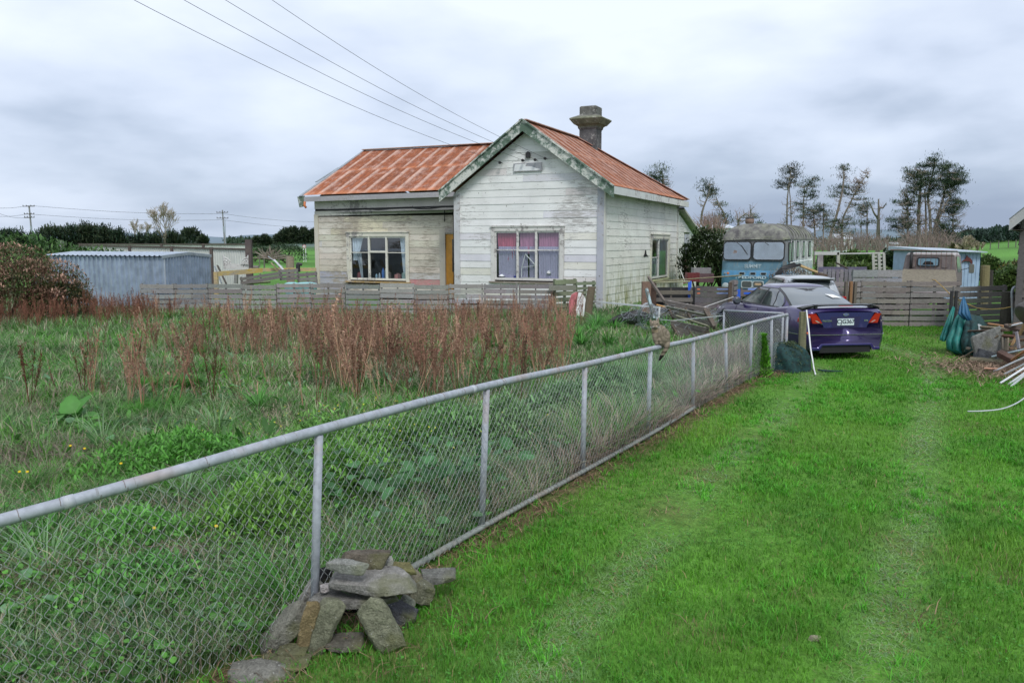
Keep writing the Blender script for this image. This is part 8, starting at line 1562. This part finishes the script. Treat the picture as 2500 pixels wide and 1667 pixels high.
# ---- left: conifers, willow, poles
def q6(x, y): return (x / 2.94, 480 + y / 2.94)
def conifer(x, ytop, wid, Y, label, dark=1.0):
    u, v = q6(x, ytop); tip = D(u, v, Y); g = 0.; e = thing('conifer', (tip.x, Y, g), label, 'conifer', 'dark conifers on the left skyline'); m = MB(); m.tube([(tip.x, Y, g), tip - Vector((0, 0, .3))], [.18, .03], 6, (.14, .11, .09)); m.build('trunk', MAT['bark'], e)
    H_ = tip.z; wd_ = wid / 2.94 * Y / 2000 * .72; parts = []; nb = 46
    for b in range(nb):
        f = random.random() ** .8; z = g + H_ * (1 - f) * 1.0; rr = wd_ * (.03 + .97 * f ** .9) * random.uniform(.35, 1.0); a = random.uniform(0, 6.28); c = np.array([tip.x + math.cos(a) * rr, Y + math.sin(a) * rr, z + .12 * rr]); n = 60; P_ = c + rng.normal(0, .5, (n, 3)) * np.array([.75, .75, .42]) * (Y / 95); parts.append(leaves(NEED, P_, rng.uniform(.25, .5, n) * Y / 90, np.array([[.022, .045, .028], [.034, .062, .036], [.05, .07, .036]][random.randrange(3)]) * dark * rng.uniform(.5, 1.5, (n, 1)), (-.3, 1.6)))
    v_, t, c = join(parts); np_mesh('crown', v_, t, MAT['needle'], c, parent=e)
for i, (x, yt, wd_, Y, lab) in enumerate(((20, 258, 26, 78, 'small conifer touching the left edge'), (65, 258, 26, 80, 'second conifer from the left edge'), (108, 250, 26, 78, 'third and tallest of the small conifers left of the first pole'), (146, 268, 24, 79, 'last small conifer left of the first pole'), (258, 276, 18, 90, 'thin sparse conifer just right of the first pole'), (325, 250, 45, 84, 'left end conifer of the long dark row'), (365, 208, 52, 82, 'tallest conifer at the left of the long row'), (425, 212, 48, 84, 'second tall conifer of the long row'), (500, 222, 48, 83, 'third conifer of the long row'), (560, 232, 44, 86, 'slightly lower fourth conifer of the row'), (612, 204, 46, 84, 'peaked fifth conifer of the row'), (655, 212, 44, 85, 'sixth conifer of the row'), (700, 232, 44, 86, 'seventh conifer of the row'), (742, 224, 44, 84, 'eighth conifer of the row'), (800, 262, 46, 88, 'low ninth conifer of the row'), (848, 238, 46, 84, 'tenth conifer, right end of the dense row'), (935, 280, 42, 92, 'small conifer left of the bare willow'), (1005, 254, 48, 88, 'conifer at the left foot of the bare willow'), (1060, 290, 40, 90, 'low conifer under the willow crown'), (1112, 244, 46, 86, 'conifer in front of the willow trunk'), (1235, 262, 46, 88, 'conifer right of the willow trunk'), (1285, 285, 44, 92, 'last low conifer right of the willow'))): conifer(x, yt, wd_, Y, lab)
w_ = thing('bare_willow', (D(400, 600, 104).x, 104, 0), 'large leafless tan willow above the conifers', 'tree'); m = MB()
def branch(p, d, L_, r_, dep):
    q = p + d * L_; m.tube([p, p.lerp(q, .5) + Vector((random.uniform(-.05, .05) * L_, 0, random.uniform(-.04, .04) * L_)), q], [r_, r_ * .85, r_ * .65], 5 if dep < 2 else 3, jit((.30, .26, .21), .15) if dep < 3 else jit((.42, .36, .28), .2), cap=False)
    if dep >= 5: return
    for k in range(3 if dep < 4 else 4): nd = (d + Vector((random.uniform(-.55, .55), random.uniform(-.5, .5), random.uniform(-.1, .35)))).normalized(); branch(p.lerp(q, random.uniform(.55, 1)), nd, L_ * random.uniform(.58, .82), max(.012, r_ * .56), dep + 1)
b0 = D(q6(1190, 330)[0], 592, 104); b0.z = 0; m.tube([b0, b0 + Vector((0, 0, 3.5))], [.35, .28], 8, (.26, .22, .17))
for dx, L_, dz in ((-.05, 2.6, 1), (.30, 2.4, 1), (-.45, 2.7, 1), (-.9, 2.5, .8), (.55, 2.2, 1)): branch(b0 + Vector((0, 0, 2.6)), Vector((dx * .7, random.uniform(-.2, .2), dz)).normalized(), L_ * .66, .085, 0)
m.build('branches', MAT['dry'], w_)
w2 = thing('bare_willow', (D(q6(985, 300)[0], 600, 108).x, 108, 0), 'lower leafless willow to the left of the large one', 'tree'); m = MB(); b0 = D(q6(1000, 300)[0], 592, 108); b0.z = 0; m.tube([b0, b0 + Vector((0, 0, 2.5))], [.3, .2], 8, (.26, .22, .17))
for dx, L_ in ((-.5, 2.0), (0, 1.9), (.5, 1.9)): branch(b0 + Vector((0, 0, 2.0)), Vector((dx, .1, 1)).normalized(), L_ * .62, .07, 0)
m.build('branches', MAT['dry'], w2)
# far broad trees
def fartree(u, v, ru, rv, Y, label, col=((.025, .045, .028), (.04, .06, .035), (.055, .075, .04)), n=1400, grp='distant trees'):
    c = D(u, v, Y); k_ = Y / 2000; g = float(hill(c.x, Y)); return bush('far_tree', [((c.x, Y, g + (c.z - g) * .6), (ru * k_, ru * k_ * .6, (c.z - g) * .6 + rv * k_))], n, .9 * Y / 200, col, label, 'tree', tmpl=NEED, group=grp, mat='needle', up=(-.3, 1.6))
fartree(466, 574, 27, 8, 200, 'rounded distant pine right of the bare willow'); fartree(495, 590, 10, 4, 190, 'tiny distant tree right of the rounded pine'); fartree(625, 592, 9, 4, 230, 'distant bush left of the root heap'); fartree(648, 589, 14, 5, 230, 'distant round tree above the root heap')
for i, (u, v, ru, rv) in enumerate(((695, 578, 16, 7), (718, 573, 18, 7), (742, 574, 18, 6), (768, 576, 18, 6), (680, 586, 12, 5))): fartree(u, v, ru, rv, 260, ('distant macrocarpa of the far row, %s' % ['below the left end', 'its tallest crown', 'right of its tallest crown', 'touching the cottage wall', 'its lowest left shrub'][i]), n=1500)
bush('bush', [((D(650, 605, 95).x, 95, .5), (1.8, 1.5, 1.3)), ((D(700, 605, 95).x, 95, .5), (2.6, 1.6, 1.7)), ((D(617, 600, 100).x, 100, .9), (2.6, 1.5, 1.3)), ((D(690, 600, 110).x, 110, .8), (3, 2, 1.5))], 6200, .2, DGb, 'low scrub around the uprooted stump in the far paddock', 'bush')
m = MB(); c0 = D(657, 606, 90); c0.z = .5
for k in range(70): a = random.uniform(-.2, math.pi); L_ = random.uniform(.8, 2.1) * (1.0 if a > .6 else 1.3); m.tube([c0 + Vector((random.uniform(-.6, .6), 0, 0)), c0 + Vector((math.cos(a) * L_ * 1.1, random.uniform(-.5, .5), max(.1, math.sin(a)) * L_ * .75))], [.09, .02], 4, jit((.24, .20, .17), .25))
tag(m.build('root_heap', MAT['bark']), 'pale uprooted stump and root heap in the far paddock', 'stump')
# poles
def pole(u, vt, Y, arms, label, sec=False):
    p = D(u, vt, Y); e = thing('utility_pole', (p.x, Y, 0), label, 'power pole', 'utility poles on the left'); m = MB(); m.tube([(p.x + .25, Y, 0), p], [.17, .13], 8, (.22, .22, .23)); m.build('pole', MAT['greywood'], e)
    for (dv, w_) in arms:
        z = D(u, vt + dv, Y).z; m = MB(); m.box((p.x, Y - .15, z), (w_, .12, .12), None, (.12, .11, .1)); m.build('cross_arm', MAT['greywood'], e)
        for x in (-.48, -.2, .2, .48): m = MB(); m.lathe((p.x + x * w_, Y - .15, z + .06), [(.06, 0), (.07, .1), (.05, .2)], 6, col=(.25, .22, .2)); m.build('insulator', MAT['black'], e)
    if sec: q = D(u + 6, vt + 24, Y + 5); m = MB(); m.tube([(q.x, Y + 5, 0), (q.x, Y + 5, q.z)], .07, 6, (.35, .37, .4)); m.build('steel_stay_pole', MAT['galv'], e)
    m = MB(); zz_ = D(u, 560, Y).z; m.tube([(p.x + .12, Y, zz_ - .6), (p.x + .1, Y, zz_ + .6)], .175, 8); m.build('pale_band', MAT['galv'], e); return p
pA = pole(71, 503, 150, ((1, 2.1), (20, 1.8), (28, 1.8)), 'wooden power pole with three cross-arms near the left edge'); pB = pole(543, 513, 168, ((6, 2.3), (20, 2.3)), 'power pole with two cross-arms left of the cottage', True)
for (a, b, lab) in ((D(-60, 501, 145), D(72, 502, 150), 'top line running left from the first pole'), (D(-60, 522, 145), D(72, 522, 150), 'lower line running left from the first pole'), (D(72, 502, 150), D(543, 522, 168), 'top line between the two poles'), (D(72, 523, 150), D(543, 537, 168), 'lower line between the two poles'), (D(543, 522, 168), D(800, 542, 230), 'top line running right from the second pole'), (D(543, 537, 168), D(800, 556, 230), 'lower line running right from the second pole'), (D(-20, 514, 145), D(72, 532, 150), 'slanting stay line left of the first pole')):
    m = MB(); m.tube([a.lerp(b, k / 12) - Vector((0, 0, .5 * math.sin(math.pi * k / 12))) for k in range(13)], .028, 3, (.2, .22, .24)); tag(m.build('power_line', MAT['black']), lab, 'wire', 'power lines on the left')
# road sign
p = D(743, 602, 100); e = thing('road_sign', (p.x, 100, 0), 'round white speed sign with red rim on two white posts in the far paddock', 'road sign'); m = MB(); m.prism([(.2 * math.cos(a), .2 * math.sin(a)) for a in np.linspace(0, 6.28, 21)[:-1]], p + ZZ * .0, (1, 0, 0), (0, 0, 1), (0, -1, 0), .03)
m = MB(); m.prism([(.21 * math.cos(a), .21 * math.sin(a)) for a in np.linspace(0, 6.28, 21)[:-1]], p, (1, 0, 0), (0, 0, 1), (0, -1, 0), .03); m.build('red_rim', plain('sign_red', (.5, .12, .12), .5), e); m = MB(); m.prism([(.15 * math.cos(a), .15 * math.sin(a)) for a in np.linspace(0, 6.28, 21)[:-1]], p - Vector((0, .04, 0)), (1, 0, 0), (0, 0, 1), (0, -1, 0), .01); m.build('sign_face', MAT['white'], e)
text('lettering', '100', .14, Matrix.Translation(p - Vector((0, .06, 0))) @ Matrix.Rotation(math.pi / 2, 4, 'X'), MAT['black'], e)
for dx in (-.12, .14): m = MB(); m.box((p.x + dx, 100.05, p.z / 2 - .05), (.07, .05, p.z - .05)); m.build('sign_post', MAT['white'], e)
# paddock fence posts
for i, u in enumerate((617, 634, 648, 682, 700, 613, 646)):
    y = 66 + (i % 3) * 14; p = G(u, 592 + 2.35 * 2000 / y, 0); m = MB(); m.tube([(p.x, p.y, 0), (p.x, p.y, 1.1)], .06, 5, (.14, .13, .11)); tag(m.build('fence_post', MAT['greywood']), 'thin dark paddock fence post, ' + ('nearest the cream fence|left of the stump, in front|below the root heap|between the stump and the road sign, farther|between the stump and the stout round post|at the corner of the cream fence, farther|below the root heap, farther').split('|')[i], 'post', 'paddock fence posts')
for i, u in enumerate((2418, 2438, 2462, 2480)):
    p = D(u, 597, 120); z = float(hill(p.x, 120)); m = MB(); m.tube([(p.x, 120, z - .1), (p.x, 120, z + 1.1)], .07, 5, (.14, .13, .11)); tag(m.build('fence_post', MAT['greywood']), 'thin fence post on the far right green rise, %s of four' % ('leftmost', 'second', 'third', 'rightmost')[i], 'post', 'hill fence posts')
# wooded ridge far right and low far woods: unbroken bush
n = 16000; u = rng.uniform(2195, 2620, n); Y = rng.uniform(230, 330, n); x = (u - 1250) / 2000 * Y * 1.007; prof = np.interp(u, [2195, 2260, 2340, 2385, 2420, 2470, 2530, 2620], [588, 585, 575, 568, 561, 566, 569, 560]) + 4 * (fbm(u / 9, u * 0 + 3, 3) - .5) * 2; zt_ = CAMH + (592 - prof) / 2000 * Y; z = rng.uniform(-1, 1, n) ** 3 * .0 + CAMH - .3 + (zt_ - CAMH) * rng.random(n) ** .6
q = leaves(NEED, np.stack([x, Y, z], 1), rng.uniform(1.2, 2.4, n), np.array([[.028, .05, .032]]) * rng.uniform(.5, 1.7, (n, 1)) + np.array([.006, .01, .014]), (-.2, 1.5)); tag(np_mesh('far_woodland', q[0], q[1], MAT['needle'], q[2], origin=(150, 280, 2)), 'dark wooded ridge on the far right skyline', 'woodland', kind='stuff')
n = 9000; u = np.concatenate([rng.uniform(560, 900, n // 2), rng.uniform(-60, 520, n // 4), rng.uniform(1560, 2200, n // 4)]); n = len(u); Y = rng.uniform(300, 380, n); x = (u - 1250) / 2000 * Y * 1.007; z = CAMH + rng.random(n) ** .7 * (.6 + 2.2 * fbm(u / 14, u * 0 + 8, 3))
q = leaves(NEED, np.stack([x, Y, z - .8], 1), rng.uniform(1., 2.2, n), np.array([[.035, .06, .035]]) * rng.uniform(.5, 1.6, (n, 1)), (-.2, 1.5)); tag(np_mesh('far_hedgerow', q[0], q[1], MAT['needle'], q[2], origin=(0, 340, 1)), 'low dark hedgerows along the flat horizon', 'hedgerow', kind='stuff')
# distant hills, the blue of haze painted into their base colour
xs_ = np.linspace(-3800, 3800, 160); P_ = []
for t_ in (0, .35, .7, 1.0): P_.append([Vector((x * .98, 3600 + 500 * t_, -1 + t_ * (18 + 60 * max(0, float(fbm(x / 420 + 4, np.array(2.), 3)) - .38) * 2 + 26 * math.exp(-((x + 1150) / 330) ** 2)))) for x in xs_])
m = MB(); m.grid(P_, (1, 1, 1)); hm = plain('haze_tinted_hill', (.13, .18, .22), .95, var=.1, scale=.01); o = m.build('hills', hm, smooth=True); tag(o, kind='structure')
